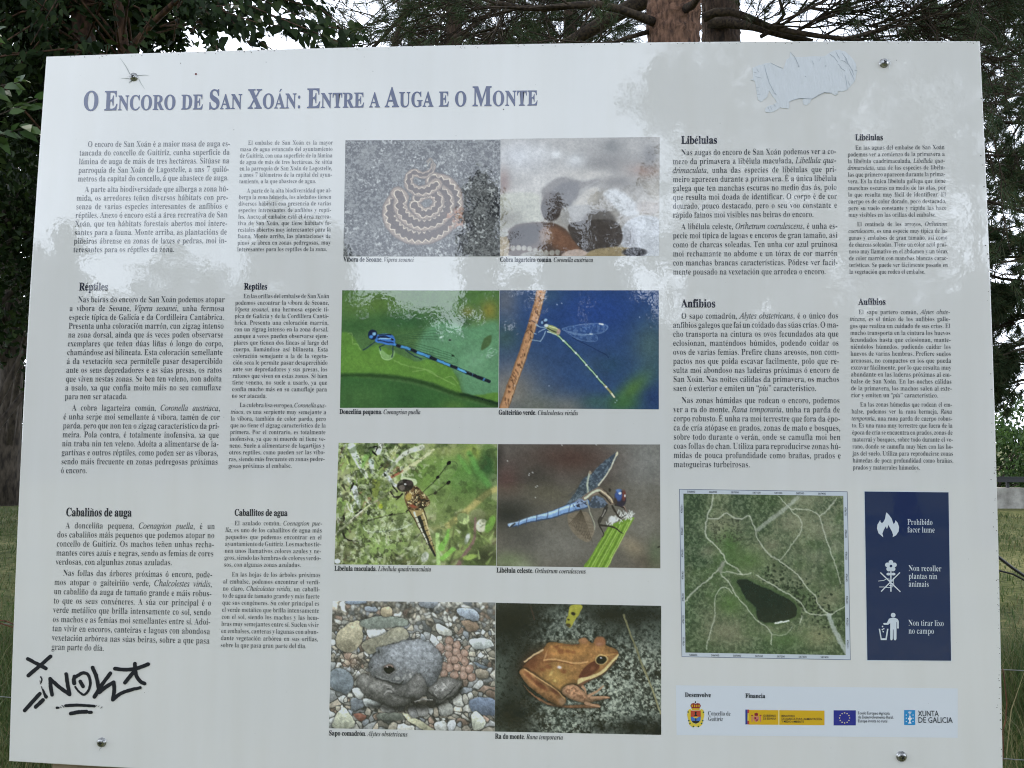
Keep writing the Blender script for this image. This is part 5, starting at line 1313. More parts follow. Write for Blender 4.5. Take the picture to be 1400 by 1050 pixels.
c.poly([(760, 480), (800, 430), (880, 470), (890, 510), (820, 525), (760, 520)], (56, 66, 82)); c.poly([(760, 480), (800, 430), (880, 470), (890, 510), (820, 525), (760, 520)], (130, 150, 180), a=0.5, tex=tx)
ab = [(720, 490), (610, 525), (460, 580), (300, 620), (200, 655), (150, 668)]
c.line(ab, 78, (42, 62, 96), w1=26); c.line([(x, y - 3) for x, y in ab], 64, (108, 146, 196), w1=16); c.line([(x - 6, y - 12) for x, y in ab], 20, (176, 206, 236), w1=8, soft=8)
for x, y in ((600, 525), (520, 560), (435, 585), (355, 607), (278, 630), (220, 648)): c.line([(x + 6, y - 30), (x - 4, y + 28)], 5, (40, 56, 90), smooth=False)
c.line([(190, 650), (165, 668), (145, 675)], 12, (40, 40, 46)); c.line([(165, 655), (150, 672)], 5, (210, 214, 214)); c.ell(690, 490, 44, 36, (120, 140, 176), 0.3, 10, 0.8); c.mix(sstep(0.52, 0.62, c.n(60, 63, 2)) * sstep(8, -8, c.ell_d(690, 505, 60, 36)), (40, 46, 70))
c.poly([(700, 440), (780, 385), (840, 375), (920, 440), (950, 480), (900, 500), (840, 420), (760, 440), (720, 470)], (120, 100, 84)); c.line([(720, 450), (790, 400), (830, 392)], 16, (190, 190, 160)); c.line([(840, 395), (900, 440), (930, 480)], 11, (214, 190, 150)); c.line([(825, 405), (880, 450), (915, 490)], 10, (50, 38, 32)); c.line([(860, 385), (930, 455)], 8, (70, 54, 46)); c.ell(905, 390, 10, 14, (40, 32, 30), 0, 3)
for p in ([(885, 500), (870, 560), (825, 610), (830, 660), (860, 715), (850, 740)], [(925, 510), (960, 570), (990, 600), (1030, 575)], [(840, 655), (930, 665), (1000, 712)], [(950, 500), (1010, 520), (1030, 550)]): c.line(p, 16, (40, 32, 30), w1=6)
c.line([(880, 520), (850, 590), (832, 630)], 28, (46, 40, 40), w1=18); c.line([(872, 540), (850, 590)], 7, (150, 140, 130))
c.line([(735, 470), (760, 560), (790, 640), (792, 690)], 9, (150, 146, 124)); c.line([(960, 490), (1010, 510), (1034, 556)], 5, (190, 140, 120), a=0.8)
c.ell(985, 450, 44, 62, (38, 30, 52), -0.15, 4); c.ell(972, 430, 28, 40, (44, 74, 146), 0, 8); c.ell(982, 412, 12, 10, (226, 236, 246), 0, 4); c.ell(1012, 430, 14, 40, (110, 44, 40), 0, 6); c.ell(1020, 430, 6, 10, (230, 214, 206), 0, 3); c.ell(972, 392, 22, 10, (70, 110, 176), 0, 5); c.ell(948, 470, 14, 24, (60, 44, 40), 0, 5)
for x, y in ((295, 280), (300, 268), (350, 370), (360, 360), (345, 450), (545, 50), (800, 45), (130, 170), (322, 260)): c.ell(x, y, 6, 5, (206, 204, 198), 0.5, 3, 0.7)
c.ell(1270, 812, 10, 5, (24, 20, 18), -0.4, 3)
c.speckle(3, 64)
put_print(c, [(680.9, 607.2), (902.4, 607.6), (902.8, 777), (679.1, 773.8)])
# -- midwife toad with its eggs
c = Print(300, 232, 64, 40, 1244, 960)
PEB = [(206, 200, 178), (182, 172, 148), (196, 188, 168), (150, 150, 146), (128, 134, 140), (176, 160, 128), (214, 212, 200), (146, 132, 108), (120, 122, 118), (186, 164, 130), (160, 120, 92)]
c.cells(1000, 71, PEB, grow=0.0, dark=(66, 60, 50), edge=9, shade=0.28)
far = c.I.copy()
c.cells(560, 72, PEB, dark=(58, 54, 46), edge=11, shade=0.3)
k_ = sstep(520, 640, c.Y)[..., None]; c.I = far * (1 - k_) + c.I * k_
c.blur(sstep(330, 60, c.Y), 3)
rr = R_(73)
def stone(pts, col, sh=0.25):
    d = c.poly_d(spline(pts, True, 5)); c.mix(sstep(14, 0, d) * 0.55, (46, 42, 36))
    tx = c.n(40, int(abs(pts[0][0] * 7 + pts[0][1])), 3)[..., None]
    m = sstep(2.5, -2.5, d)[..., None]; ys = np.array(pts)[:, 1]
    v = np.array(col, float) * (1 - sh * (c.Y[..., None] - ys.mean()) / (np.ptp(ys) / 2 + 1)) * (0.88 + 0.24 * tx)
    c.I = c.I * (1 - m) + v * m
stone([(100, 290), (170, 215), (260, 185), (290, 260), (270, 360), (200, 410), (110, 380)], (178, 160, 112)); stone([(320, 240), (390, 215), (460, 260), (455, 310), (400, 330), (340, 300)], (216, 212, 198)); stone([(280, 180), (420, 150), (590, 160), (600, 210), (420, 240), (290, 230)], (126, 136, 116), 0.1)
stone([(290, 340), (420, 290), (560, 220), (620, 300), (480, 350), (340, 420)], (150, 140, 104), 0.15); stone([(60, 560), (140, 530), (220, 580), (230, 660), (180, 710), (80, 670)], (108, 120, 128)); stone([(970, 85), (1080, 90), (1130, 130), (1110, 180), (1000, 140)], (150, 164, 182)); stone([(300, 75), (380, 80), (385, 110), (310, 110)], (134, 146, 160)); stone([(160, 40), (300, 36), (290, 58), (180, 60)], (120, 140, 166)); stone([(700, 40), (830, 40), (800, 80), (710, 76)], (130, 136, 146))
stone([(1000, 175), (1110, 190), (1120, 240), (1060, 250)], (150, 112, 78)); stone([(820, 200), (920, 240), (930, 285), (840, 270)], (206, 200, 176)); stone([(420, 90), (480, 80), (500, 140), (430, 150)], (196, 166, 112)); stone([(1060, 750), (1150, 720), (1245, 740), (1245, 840), (1100, 830)], (92, 110, 140)); stone([(1080, 850), (1110, 820), (1175, 880), (1160, 940), (1090, 950)], (206, 206, 168)); stone([(90, 950), (150, 815), (210, 850), (245, 950)], (196, 194, 150))
stone([(220, 740), (300, 750), (310, 800), (230, 825)], (110, 118, 126)); stone([(310, 740), (420, 770), (420, 800), (330, 800)], (150, 154, 146)); stone([(240, 860), (290, 850), (330, 870), (290, 910)], (150, 74, 50)); stone([(430, 790), (520, 800), (520, 840), (440, 830)], (176, 174, 160)); stone([(400, 860), (500, 840), (610, 850), (600, 885), (450, 895)], (106, 110, 92)); stone([(590, 840), (650, 860), (810, 955), (760, 970), (640, 900)], (196, 186, 130)); stone([(630, 810), (690, 800), (710, 860), (650, 870)], (160, 156, 150)); stone([(690, 790), (760, 790), (770, 850), (710, 860)], (150, 144, 134)); stone([(850, 780), (930, 770), (940, 840), (860, 850)], (160, 156, 140)); stone([(820, 910), (890, 890), (910, 950), (830, 960)], (204, 200, 186)); stone([(220, 680), (280, 670), (310, 720), (270, 745)], (206, 204, 190)); stone([(910, 910), (960, 885), (960, 950), (920, 960)], (196, 196, 196)); stone([(1060, 310), (1180, 300), (1230, 350), (1110, 380)], (190, 196, 186)); stone([(1090, 470), (1190, 500), (1150, 510)], (96, 112, 130)); stone([(1110, 520), (1190, 530), (1190, 580), (1120, 580)], (150, 130, 100))
c.blob(220, 480, 60, 40, (120, 74, 48), 0.6)
# eggs
for x, y in ((850, 390), (830, 420), (915, 320), (970, 350), (910, 370), (965, 398), (1025, 410), (910, 420), (985, 440), (930, 460), (1030, 465), (880, 500), (920, 510), (975, 510), (1025, 525), (1062, 520), (880, 555), (955, 565), (1020, 565), (1078, 578), (850, 370), (955, 455)):
    c.ell(x, y, 31, 32, (92, 58, 42), 0, 4); c.ell(x - 1, y - 1, 27, 28, (178, 122, 92), 0, 4); c.blob(x - 7, y - 9, 13, 13, (214, 164, 132), 0.8)
# body
def skin(pts, base, seed, lo=0.80, hi=1.18, sh=0.3, rim=0.55):
    d = c.poly_d(spline(pts, True, 6)); m = sstep(3, -3, d)[..., None]; P = np.array(pts)
    t = (c.n(70, seed, 3, 0.75) - 0.5) * 1.5 + (c.n(14, seed + 1, 3) - 0.5) * 0.8
    depth = np.clip(-d / 70, 0, 1)
    v = np.array(base, float) * (1 + t * (hi - lo))[..., None] * (rim + (1 - rim) * np.sqrt(depth))[..., None] * (1 - sh * (c.Y - P[:, 1].mean()) / (np.ptp(P[:, 1]) / 2))[..., None]
    c.mix(sstep(16, 0, d) * 0.4, (30, 28, 26)); c.I = c.I * (1 - m) + v * m
    return d
c.poly([(340, 790), (600, 760), (900, 700), (1000, 640), (1010, 700), (860, 790), (640, 830), (500, 830)], (34, 30, 28), soft=26, a=0.85)
skin([(250, 610), (300, 570), (400, 590), (640, 640), (680, 700), (640, 770), (560, 800), (420, 770), (300, 700)], (118, 112, 102), 741, sh=0.35)
skin([(780, 640), (880, 580), (960, 590), (1010, 620), (960, 700), (830, 780), (815, 800), (840, 750), (760, 720)], (116, 110, 102), 742)
skin([(400, 400), (390, 375), (440, 365), (500, 350), (600, 320), (700, 310), (800, 350), (860, 440), (850, 560), (790, 640), (700, 660), (580, 640), (480, 620), (390, 600), (340, 530), (350, 460)], (132, 134, 138), 743, sh=0.3, rim=0.6)
c.blob(680, 380, 160, 70, (156, 160, 168), 0.5); c.blob(450, 560, 90, 50, (112, 104, 94), 0.6); c.blob(640, 590, 90, 60, (118, 112, 104), 0.5)
c.mix(sstep(0.55, 0.64, c.n(70, 744, 2, 0.8)) * sstep(0, -20, c.poly_d([(560, 500), (740, 560), (740, 640), (600, 640), (470, 610)])) * 0.7, (170, 164, 152))
c.line([(385, 590), (460, 618), (560, 640), (590, 610)], 9, (52, 48, 44)); c.line([(395, 578), (470, 606), (560, 626)], 6, (156, 150, 140), a=0.7)
skin([(480, 650), (600, 640), (690, 560), (740, 600), (760, 680), (700, 735), (600, 730), (500, 700)], (122, 116, 108), 745, sh=0.25)
for p in ([(500, 655), (455, 640), (432, 655)], [(500, 690), (470, 690), (455, 708)], [(520, 672), (470, 660)]): c.line(p, 16, (150, 142, 132), w1=9)
c.line([(675, 758), (730, 738), (800, 745)], 9, (150, 142, 132)); c.line([(770, 690), (860, 740), (960, 650)], 8, (44, 40, 38), a=0.8)
c.mix(sstep(0.54, 0.62, c.n(80, 746, 2, 0.8)) * sstep(0, -14, c.poly_d([(780, 640), (930, 590), (940, 640), (820, 730)])) * 0.8, (176, 168, 158))
c.ell(484, 530, 52, 40, (84, 78, 72), -0.1, 8); c.ell(486, 530, 40, 31, (22, 20, 20), -0.1, 4); c.line([(450, 515), (486, 500), (516, 512)], 11, (150, 110, 92)); c.ell(470, 515, 8, 6, (214, 190, 176), 0, 3); c.line([(440, 545), (484, 568), (525, 545)], 6, (150, 144, 136), a=0.7)
c.ell(412, 392, 24, 28, (110, 112, 112), 0, 5); c.ell(405, 400, 8, 16, (60, 58, 56), 0, 4); c.ell(365, 518, 6, 6, (40, 38, 36), 0, 3)
c.speckle(5, 74)
put_print(c, [(454.9, 821.5), (677.4, 823.7), (676.4, 1000), (449.5, 995.6)], warp=0.45, mottle=0.6, sat=0.5)

# -- common frog on a rock
c = Print(300, 232, 40, 50, 1228, 985, (44, 48, 42))
n1 = c.n(5, 81, 4); n2 = c.n(40, 82, 4, 0.7); n3 = c.n(90, 83, 2, 0.8)
c.mix(sstep(0.38, 0.62, n1), (70, 78, 68)); lit = np.clip(sstep(500, 120, np.hypot((c.X - 980) / 1.3, c.Y - 640)) + 0.9 * sstep(420, 100, np.hypot((c.X - 560), (c.Y - 880) * 1.5)) + 0.7 * sstep(260, 60, np.hypot((c.X - 520) / 1.4, c.Y - 270)), 0, 1)
c.mix(lit * sstep(0.42, 0.66, n2), (134, 142, 124)); c.mix(lit * sstep(0.55, 0.68, n3) * 0.8, (180, 184, 160)); c.mix(sstep(0.55, 0.7, 1 - n2) * 0.7, (22, 26, 22)); c.mix(sstep(0.6, 0.75, 1 - n3) * 0.5, (16, 20, 18))
for x, y, rx, ry, a in ((150, 180, 260, 160, 0.95), (140, 860, 190, 120, 0.8), (640, 70, 120, 40, 0.5), (1040, 930, 120, 70, 0.9), (1200, 950, 60, 60, 0.9), (860, 120, 150, 50, 0.85), (1100, 110, 150, 60, 0.8), (800, 940, 110, 40, 0.7), (330, 440, 120, 90, 0.6), (640, 870, 120, 30, 0.3)): c.blob(x, y, rx, ry, (12, 14, 14), a)
c.line([(960, 120), (1010, 260), (1090, 470), (1150, 620), (1225, 830)], 13, (118, 112, 72)); c.line([(1090, 500), (1150, 620), (1225, 830)], 6, (160, 150, 100), a=0.8); c.line([(290, 70), (320, 170)], 8, (60, 40, 32))
c.poly([(580, 60), (665, 62), (620, 150), (575, 220), (545, 190), (560, 130)], (168, 160, 36), soft=3); c.ell(597, 118, 16, 12, (40, 34, 20), 0.3, 4); c.ell(565, 165, 9, 7, (60, 50, 20), 0, 3); c.ell(562, 205, 18, 13, (70, 56, 24), 0, 4)
def fskin(pts, base, seed, sh=0.25, rim=0.5, dd=60, spread=0.3):
    d = c.poly_d(spline(pts, True, 6)); m = sstep(2.5, -2.5, d)[..., None]; P = np.array(pts)
    t = (c.n(50, seed, 3, 0.7) - 0.5) * spread * 2 + (c.n(10, seed + 1, 3) - 0.5) * spread
    v = np.array(base, float) * (1 + t)[..., None] * (rim + (1 - rim) * np.sqrt(np.clip(-d / dd, 0, 1)))[..., None] * (1 - sh * (c.Y - P[:, 1].mean()) / (np.ptp(P[:, 1]) / 2))[..., None]
    c.mix(sstep(22, 0, d) * 0.5, (10, 10, 10)); c.I = c.I * (1 - m) + v * m
    return d
fskin([(240, 640), (330, 720), (480, 780), (640, 780), (760, 770), (790, 785), (760, 800), (560, 805), (440, 790), (320, 730)], (160, 100, 62), 841, dd=20)
fskin([(215, 560), (250, 500), (380, 380), (430, 330), (560, 345), (640, 340), (650, 300), (700, 310), (740, 330), (765, 290), (820, 300), (835, 345), (900, 370), (922, 405), (900, 460), (830, 540), (720, 600), (640, 640), (560, 680), (520, 720), (400, 690), (270, 610)], (166, 106, 48), 842, sh=0.15, rim=0.55, dd=60)
c.blob(560, 390, 160, 50, (206, 132, 48), 0.5); c.blob(480, 580, 90, 80, (196, 150, 60), 0.6); c.blob(300, 490, 60, 90, (104, 44, 24), 0.75, 0.7); c.blob(400, 440, 40, 60, (110, 52, 26), 0.5)
c.line([(250, 475), (320, 425), (380, 385)], 12, (206, 166, 110)); c.line([(390, 460), (480, 455), (600, 480), (700, 470)], 10, (224, 160, 90), a=0.8); c.line([(400, 475), (500, 470), (600, 492)], 7, (110, 56, 26), a=0.7); c.line([(455, 360), (560, 350), (640, 345)], 7, (130, 60, 30), a=0.6)
for x, y, r in ((510, 395, 18), (560, 395, 14), (480, 370, 12), (420, 510, 18), (530, 540, 16), (380, 530, 14), (600, 400, 12)): c.ell(x, y, r * 1.4, r, (130, 62, 28), 0.2, 9, 0.7)
c.ell(500, 514, 15, 11, (240, 206, 206), 0, 6, 0.9); c.ell(440, 560, 8, 20, (226, 186, 90), 0.5, 6, 0.7); c.ell(470, 610, 10, 10, (226, 190, 90), 0, 6, 0.6); c.ell(400, 430, 6, 30, (220, 160, 90), 0.3, 5, 0.6)
c.ell(790, 320, 42, 36, (150, 88, 50), 0, 10); c.blob(785, 338, 18, 10, (190, 128, 100), 0.6); c.ell(672, 316, 34, 22, (170, 108, 60), 0, 6)
c.poly([(640, 580), (690, 500), (760, 460), (790, 490), (760, 540), (690, 585)], (98, 40, 22), soft=6); c.ell(740, 515, 18, 12, (140, 70, 40), -0.6, 8, 0.8)
c.poly([(640, 595), (720, 570), (800, 530), (880, 450), (915, 410), (922, 420), (880, 490), (800, 560), (700, 605), (640, 640)], (214, 180, 110), soft=5); c.line([(650, 640), (740, 592), (830, 540), (905, 450)], 8, (70, 40, 26)); c.poly([(620, 645), (700, 600), (715, 600), (640, 660)], (110, 62, 40), soft=4)
c.poly([(755, 455), (790, 415), (850, 405), (910, 395), (916, 405), (850, 425), (835, 470), (800, 490)], (120, 62, 28), soft=4); c.ell(802, 450, 46, 38, (206, 170, 96), -0.4, 4); c.ell(802, 452, 38, 31, (24, 18, 14), -0.4, 4); c.ell(800, 440, 7, 5, (206, 206, 206), 0, 3); c.ell(845, 415, 60, 8, (216, 156, 70), -0.15, 4, 0.7)
fskin([(215, 560), (240, 525), (290, 545), (400, 620), (500, 690), (550, 740), (530, 785), (490, 790), (400, 740), (280, 650)], (168, 106, 54), 844, dd=36)
c.line([(250, 530), (360, 600), (480, 680), (540, 740)], 10, (220, 166, 96), a=0.8); c.ell(360, 640, 60, 16, (104, 44, 22), 0.65, 10, 0.85); c.ell(470, 690, 34, 14, (96, 44, 26), 0.65, 9, 0.85); c.ell(280, 575, 40, 14, (110, 50, 26), 0.7, 9, 0.8); c.ell(520, 760, 24, 26, (150, 110, 76), 0, 10, 0.8)
fskin([(520, 670), (560, 640), (620, 640), (690, 690), (720, 720), (790, 720), (850, 715), (860, 730), (770, 750), (700, 770), (600, 745), (530, 710)], (176, 120, 80), 845, dd=34)
for p in ([(710, 715), (770, 680), (815, 640)], [(730, 730), (800, 722), (855, 724)], [(690, 768), (740, 780), (790, 790)], [(670, 650), (685, 670), (690, 690)]): c.line(p, 22, (176, 124, 86), w1=11)
c.mix(sstep(0.6, 0.68, c.n(80, 846, 2)) * sstep(0, -8, c.poly_d([(530, 680), (600, 645), (700, 700), (700, 760), (600, 740)])) * 0.6, (110, 64, 40))
c.speckle(4, 85)
put_print(c, [(678, 824.1), (903.9, 828.3), (903.9, 1004.7), (676.6, 1000.1)], sat=0.72)

# -- aerial photograph of the reservoir, with its grid numbers
mp_ = bpy.data.objects
c = Print(300, 296, 66, 68, 982, 982, (72, 92, 56))
n1 = c.n(5, 91, 4); n2 = c.n(14, 92, 4, 0.6); n3 = c.n(75, 93, 2, 0.8); n4 = c.n(40, 94, 2, 0.8)
c.mix(sstep(0.4, 0.6, n1), (98, 106, 76)); c.mix(sstep(0.5, 0.62, n2) * 0.7, (126, 126, 98))
forest = np.clip(sstep(260, 120, c.X) * sstep(700, 350, c.Y) + sstep(230, 80, c.X) * sstep(560, 700, c.Y) + sstep(0.52, 0.6, n2) * 0.55 + sstep(200, 90, np.hypot(c.X - 480, c.Y - 160)) * 0.8 + sstep(0, 1, (c.Y - 880) / 80) * 0.8 + sstep(160, 60, np.hypot(c.X - 960, c.Y - 800)), 0, 1)
c.mix(forest * 0.85, (64, 84, 54)); c.mix(np.clip(forest + 0.3, 0, 1) * sstep(0.48, 0.62, n3) * 0.6, (40, 58, 36)); c.mix(sstep(0.56, 0.68, 1 - n3) * 0.4, (126, 138, 104))
for x, y, rx, ry, col, a in ((310, 260, 120, 80, (146, 140, 112), 0.7), (680, 230, 110, 60, (140, 136, 108), 0.6), (880, 260, 100, 60, (138, 136, 108), 0.5), (760, 110, 90, 40, (134, 134, 106), 0.6), (800, 420, 120, 50, (130, 132, 104), 0.55), (950, 370, 60, 40, (140, 138, 112), 0.6), (330, 370, 60, 110, (64, 96, 44), 0.8), (420, 450, 110, 70, (74, 104, 50), 0.75), (300, 860, 130, 100, (112, 108, 84), 0.6), (840, 880, 90, 60, (128, 126, 88), 0.7), (900, 660, 80, 60, (122, 120, 90), 0.6), (330, 700, 80, 70, (78, 106, 52), 0.8), (640, 900, 110, 50, (62, 92, 46), 0.7), (560, 360, 70, 40, (120, 116, 92), 0.5), (760, 550, 90, 60, (124, 122, 96), 0.5), (200, 400, 50, 30, (124, 122, 96), 0.6)):
    c.blob(x, y, rx, ry, col, a)
rr = R_(95)
for _ in range(190):
    t = rr.random(); x = 540 + 380 * t + rr.normal(0, 36); y = 520 + 260 * t + rr.normal(0, 42); c.ell(x, y, rr.uniform(4, 8), rr.uniform(4, 8), (34, 46, 30), 0, 3, 0.9)
for _ in range(120): c.ell(rr.uniform(220, 400), rr.uniform(200, 350), rr.uniform(3, 6), rr.uniform(3, 6), (56, 62, 44), 0, 3, 0.8)
for _ in range(700): c.ell(rr.uniform(66, 982), rr.uniform(68, 982), rr.uniform(3, 7), rr.uniform(3, 7), (44, 60, 40) if rr.random() < 0.6 else (104, 120, 84), 0, 3, 0.45) if rr.random() < 0.35 else None
c.mix(sstep(0.5, 0.6, (np.sin(c.X / 9.0 + n1 * 6) + 1) / 2) * sstep(560, 640, c.X) * sstep(640, 500, c.Y) * sstep(300, 360, c.Y) * 0.25, (50, 64, 44))
c.poly([(330, 560), (370, 540), (470, 560), (540, 590), (660, 640), (720, 700), (720, 770), (600, 820), (520, 810), (440, 730), (370, 640)], (62, 84, 46), soft=10, a=0.8)
c.poly([(368, 566), (430, 560), (480, 590), (540, 605), (600, 640), (680, 680), (706, 720), (700, 765), (640, 790), (560, 806), (490, 790), (470, 720), (420, 670), (385, 610)], (17, 32, 26), soft=5)
ROAD = (186, 188, 166)
for p, w in (([(236, 70), (228, 130), (205, 190), (190, 260), (195, 320), (250, 370), (290, 420), (305, 460), (360, 495), (400, 528)], 10), ([(205, 210), (265, 210), (310, 178), (350, 205), (400, 212), (440, 195), (470, 250), (490, 320), (540, 400), (620, 455), (710, 525), (770, 600), (815, 650), (830, 700), (880, 745), (905, 750)], 10),
             ([(70, 690), (130, 620), (220, 550), (300, 460)], 10), ([(275, 520), (330, 520), (400, 528), (450, 520)], 8), ([(275, 525), (285, 545), (330, 590), (360, 650), (420, 715), (470, 785), (540, 830), (562, 880), (560, 930)], 8), ([(185, 960), (205, 880), (235, 780), (240, 680), (270, 620), (310, 608), (340, 640)], 7), ([(480, 535), (560, 580), (640, 630), (720, 675), (770, 745), (860, 755), (905, 752)], 9),
             ([(610, 75), (680, 150), (740, 220), (735, 280), (690, 350), (620, 445)], 7), ([(680, 148), (760, 152), (810, 165), (845, 195), (880, 310), (920, 440), (960, 575)], 8), ([(845, 192), (900, 140), (945, 80)], 8), ([(905, 752), (985, 705)], 8), ([(735, 760), (725, 800)], 8), ([(570, 870), (640, 870), (680, 825)], 4)):
    c.line(p, w * 0.72, ROAD, soft=3.2, a=0.8)
c.line([(490, 275), (560, 215), (640, 155), (720, 85)], 22, (158, 162, 146), soft=5, a=0.7); c.line([(890, 760), (930, 860), (990, 970)], 26, (162, 168, 158), soft=5, a=0.85); c.line([(290, 470), (270, 510)], 24, (140, 142, 124), soft=8, a=0.7); c.line([(582, 808), (660, 794)], 8, (214, 216, 200))
c.speckle(6, 96)
MAPFRAME = ink('map frame', rgb(206, 212, 220)); MAPLINE = ink('map frame line', rgb(92, 104, 128))
def quad(mb, pts, depth, mi=0):
    """polygon given in photo pixels, laid on the panel"""
    P = [px(*q) for q in pts]
    mb.add([(p[0], -depth * DK, p[2]) for p in P], [tuple(range(len(P) - 1, -1, -1))], mi)
mb = MB(); quad(mb, [(928.6, 668.6), (1158.6, 671.9), (1162.9, 902.4), (931.9, 898.1)], 0.0003, 0)
o1, o2 = [(928.6, 668.6), (1158.6, 671.9), (1162.9, 902.4), (931.9, 898.1)], [(929.3, 669.3), (1157.9, 672.6), (1162.2, 901.6), (932.6, 897.4)]
for i in range(4): quad(mb, [o1[i], o1[(i + 1) % 4], o2[(i + 1) % 4], o2[i]], 0.0005, 1)
mpf = mb.build('reservoir_map', [MAPFRAME, MAPLINE], panel)
aer = put_print(c, [(934.3, 674.8), (1152.9, 677.9), (1156.2, 895.7), (937.1, 892.1)], 'aerial_photo', 0.0006, warp=0.5, mottle=0.35, sat=0.85)
aer.parent = mpf; aer.location = (0, 0, 0)
NUMINK = ink('map numbers', rgb(60, 66, 80))
def gridnum(t, a, b_):
    mb = MB(); set_line(mb, t, p2(*a), p2(*b_), 3.6 * SC, 'sans', fit=True, depth=0.0009); o = mb.build('grid_number', NUMINK, panel); o.parent = mpf; o.location = (0, 0, 0)
for i, t in enumerate(MAPNUM_T):
    x, y = 944.3 + 29.8 * i, 673.4 + 0.45 * i; gridnum(t, (x - 5, y), (x + 6, y + 0.1))
    x, y = 947.3 + 29.9 * i, 896.7 + 0.5 * i; gridnum(t, (x - 5, y), (x + 6, y + 0.1))
for i, t in enumerate(MAPNUM_S):
    y = 695.5 + 30.2 * i; x = 933.2 + 0.43 * i; gridnum(t, (x, y + 6), (x + 0.02, y - 6))
    x = 1154.6 + 0.5 * i; gridnum(t, (x, y - 2), (x + 0.02, y + 10))
# ------------------------------------------------------------------ sign, logos, bolts, graffiti and wear on the panel
def child(o, parent):
    """make o, built in world coordinates, a sub-part of parent (itself a part of the panel at the origin)"""
    o.parent = parent; o.location = (0, 0, 0); return o
def disc(mb, x, y, r, depth, mi=0, n=20, ry=None):
    quad(mb, [(x + r * math.cos(a), y + (ry or r) * math.sin(a)) for a in np.linspace(0, 2 * math.pi, n, endpoint=False)], depth, mi)
def band(mb, pts, w, depth, mi=0, w1=None, cap=True, jag=0.0, rng=None):
    """stroke of width w along photo-pixel points as one strip without overlaps"""
    P = np.asarray(pts, float); t = np.gradient(P, axis=0); t /= np.linalg.norm(t, axis=1)[:, None] + 1e-9
    nrm = np.c_[-t[:, 1], t[:, 0]]; k = len(P)
    ws = np.linspace(w, w if w1 is None else w1, k)[:, None] / 2
    j1 = rng.normal(0, jag, (k, 1)) if rng is not None else 0; j2 = rng.normal(0, jag, (k, 1)) if rng is not None else 0
    A, B = P + nrm * (ws + j1), P - nrm * (ws + j2)
    V = [px(*q) for q in np.vstack([A, B])]
    F = [(i, i + 1, k + i + 1, k + i) for i in range(k - 1)]
    V = [(p[0], -depth * DK, p[2]) for p in V]
    if cap:
        for e, sgn in ((0, -1), (k - 1, 1)):
            a0 = math.atan2(nrm[e][1], nrm[e][0]); r = ws[e][0]
            ids = []
            for q in np.linspace(0, math.pi, 7)[1:-1]:
                aa = a0 - q if sgn > 0 else a0 + q
                # half circle beyond the end
                v = P[e] + r * np.array([math.cos(aa), math.sin(aa)])
                p = px(*v); ids.append(len(V)); V.append((p[0], -depth * DK, p[2]))
            F.append((e, *ids, k + e) if sgn > 0 else (e, *ids, k + e))
    mb.add(V, F, mi)

# -- blue prohibition sign
SIGNW = ink('sign white', rgb(212, 220, 228)); SIGNB = ink('sign blue', rgb(18, 40, 84))
def sgn(x, y): return (1170 + x / 4.2, 660 + y / 4.2)
mb = MB(); q4 = [(1181.9, 671.9), (1296.7, 673.1), (1300.2, 903.3), (1185.7, 902.4)]
quad(mb, q4, 0.0006, 0)
qo = [(1181.0, 671.0), (1297.6, 672.2), (1301.2, 904.2), (1184.8, 903.3)]
quad(mb, qo, 0.0003, 1)
sign = mb.build('prohibition_sign', [SIGNB, SIGNW], panel); sign['label'] = 'dark blue sign with three white pictograms'
for s, x0, y0, x1, y1 in SIGNTXT:
    mb = MB(); set_line(mb, s, p2(x0, y0), p2(x1, y1), 11.0 * SC, 'reg', fit=True, depth=0.0010); child(mb.build('lettering', SIGNW, panel), sign)
fl = [(157, 313), (130, 290), (121, 262), (124, 240), (140, 213), (141, 225), (150, 232), (160, 222), (168, 205), (171, 185), (176, 170), (190, 185), (205, 205), (212, 226), (217, 238), (224, 228), (227, 215), (240, 230), (248, 255), (245, 280), (230, 302), (211, 312), (213, 298), (207, 280), (196, 260), (185, 240), (184, 252), (178, 266), (172, 250), (160, 270), (152, 292)]
mb = MB(); quad(mb, [sgn(*q) for q in fl], 0.0010); child(mb.build('pictogram', SIGNW, panel), sign)
mb = MB()
for k in range(5):
    a = math.pi * 2 * k / 5 - math.pi / 2; disc(mb, *sgn(201 + 21 * math.cos(a), 478 + 21 * math.sin(a)), 13.5 / 4.2, 0.0010)
disc(mb, *sgn(201, 478), 20 / 4.2, 0.0012); disc(mb, *sgn(201, 478), 8 / 4.2, 0.0014, 1)
band(mb, [sgn(201, 500), sgn(201, 625)], 7 / 4.2, 0.0010, cap=False)
for x, r in ((187, -0.5), (215, 0.5)): quad(mb, [sgn(201 + (x - 201) * k + 4 * math.sin(q), 524 + 7 * math.sin(q * 1.0)) if False else sgn(x + 12 * math.cos(q), 524 + 8 * math.sin(q)) for q in np.linspace(0, 6.28, 12, endpoint=False) for k in (1,)], 0.0012)
for p in ([(128, 564), (160, 560), (178, 550), (205, 555)], [(134, 598), (160, 598), (190, 602), (214, 596)], [(190, 560), (212, 566)], [(192, 576), (214, 578)], [(190, 590), (212, 590)], [(214, 545), (218, 590)]): band(mb, [sgn(*q) for q in p], 3.4 / 4.2, 0.0014, cap=False)
band(mb, [sgn(140, 515), sgn(255, 626)], 6.5 / 4.2, 0.0016, cap=False); band(mb, [sgn(252, 515), sgn(144, 624)], 6.5 / 4.2, 0.0018, cap=False)
child(mb.build('pictogram', [SIGNW, SIGNB], panel), sign)
mb = MB(); disc(mb, *sgn(214, 760), 13.5 / 4.2, 0.0010)
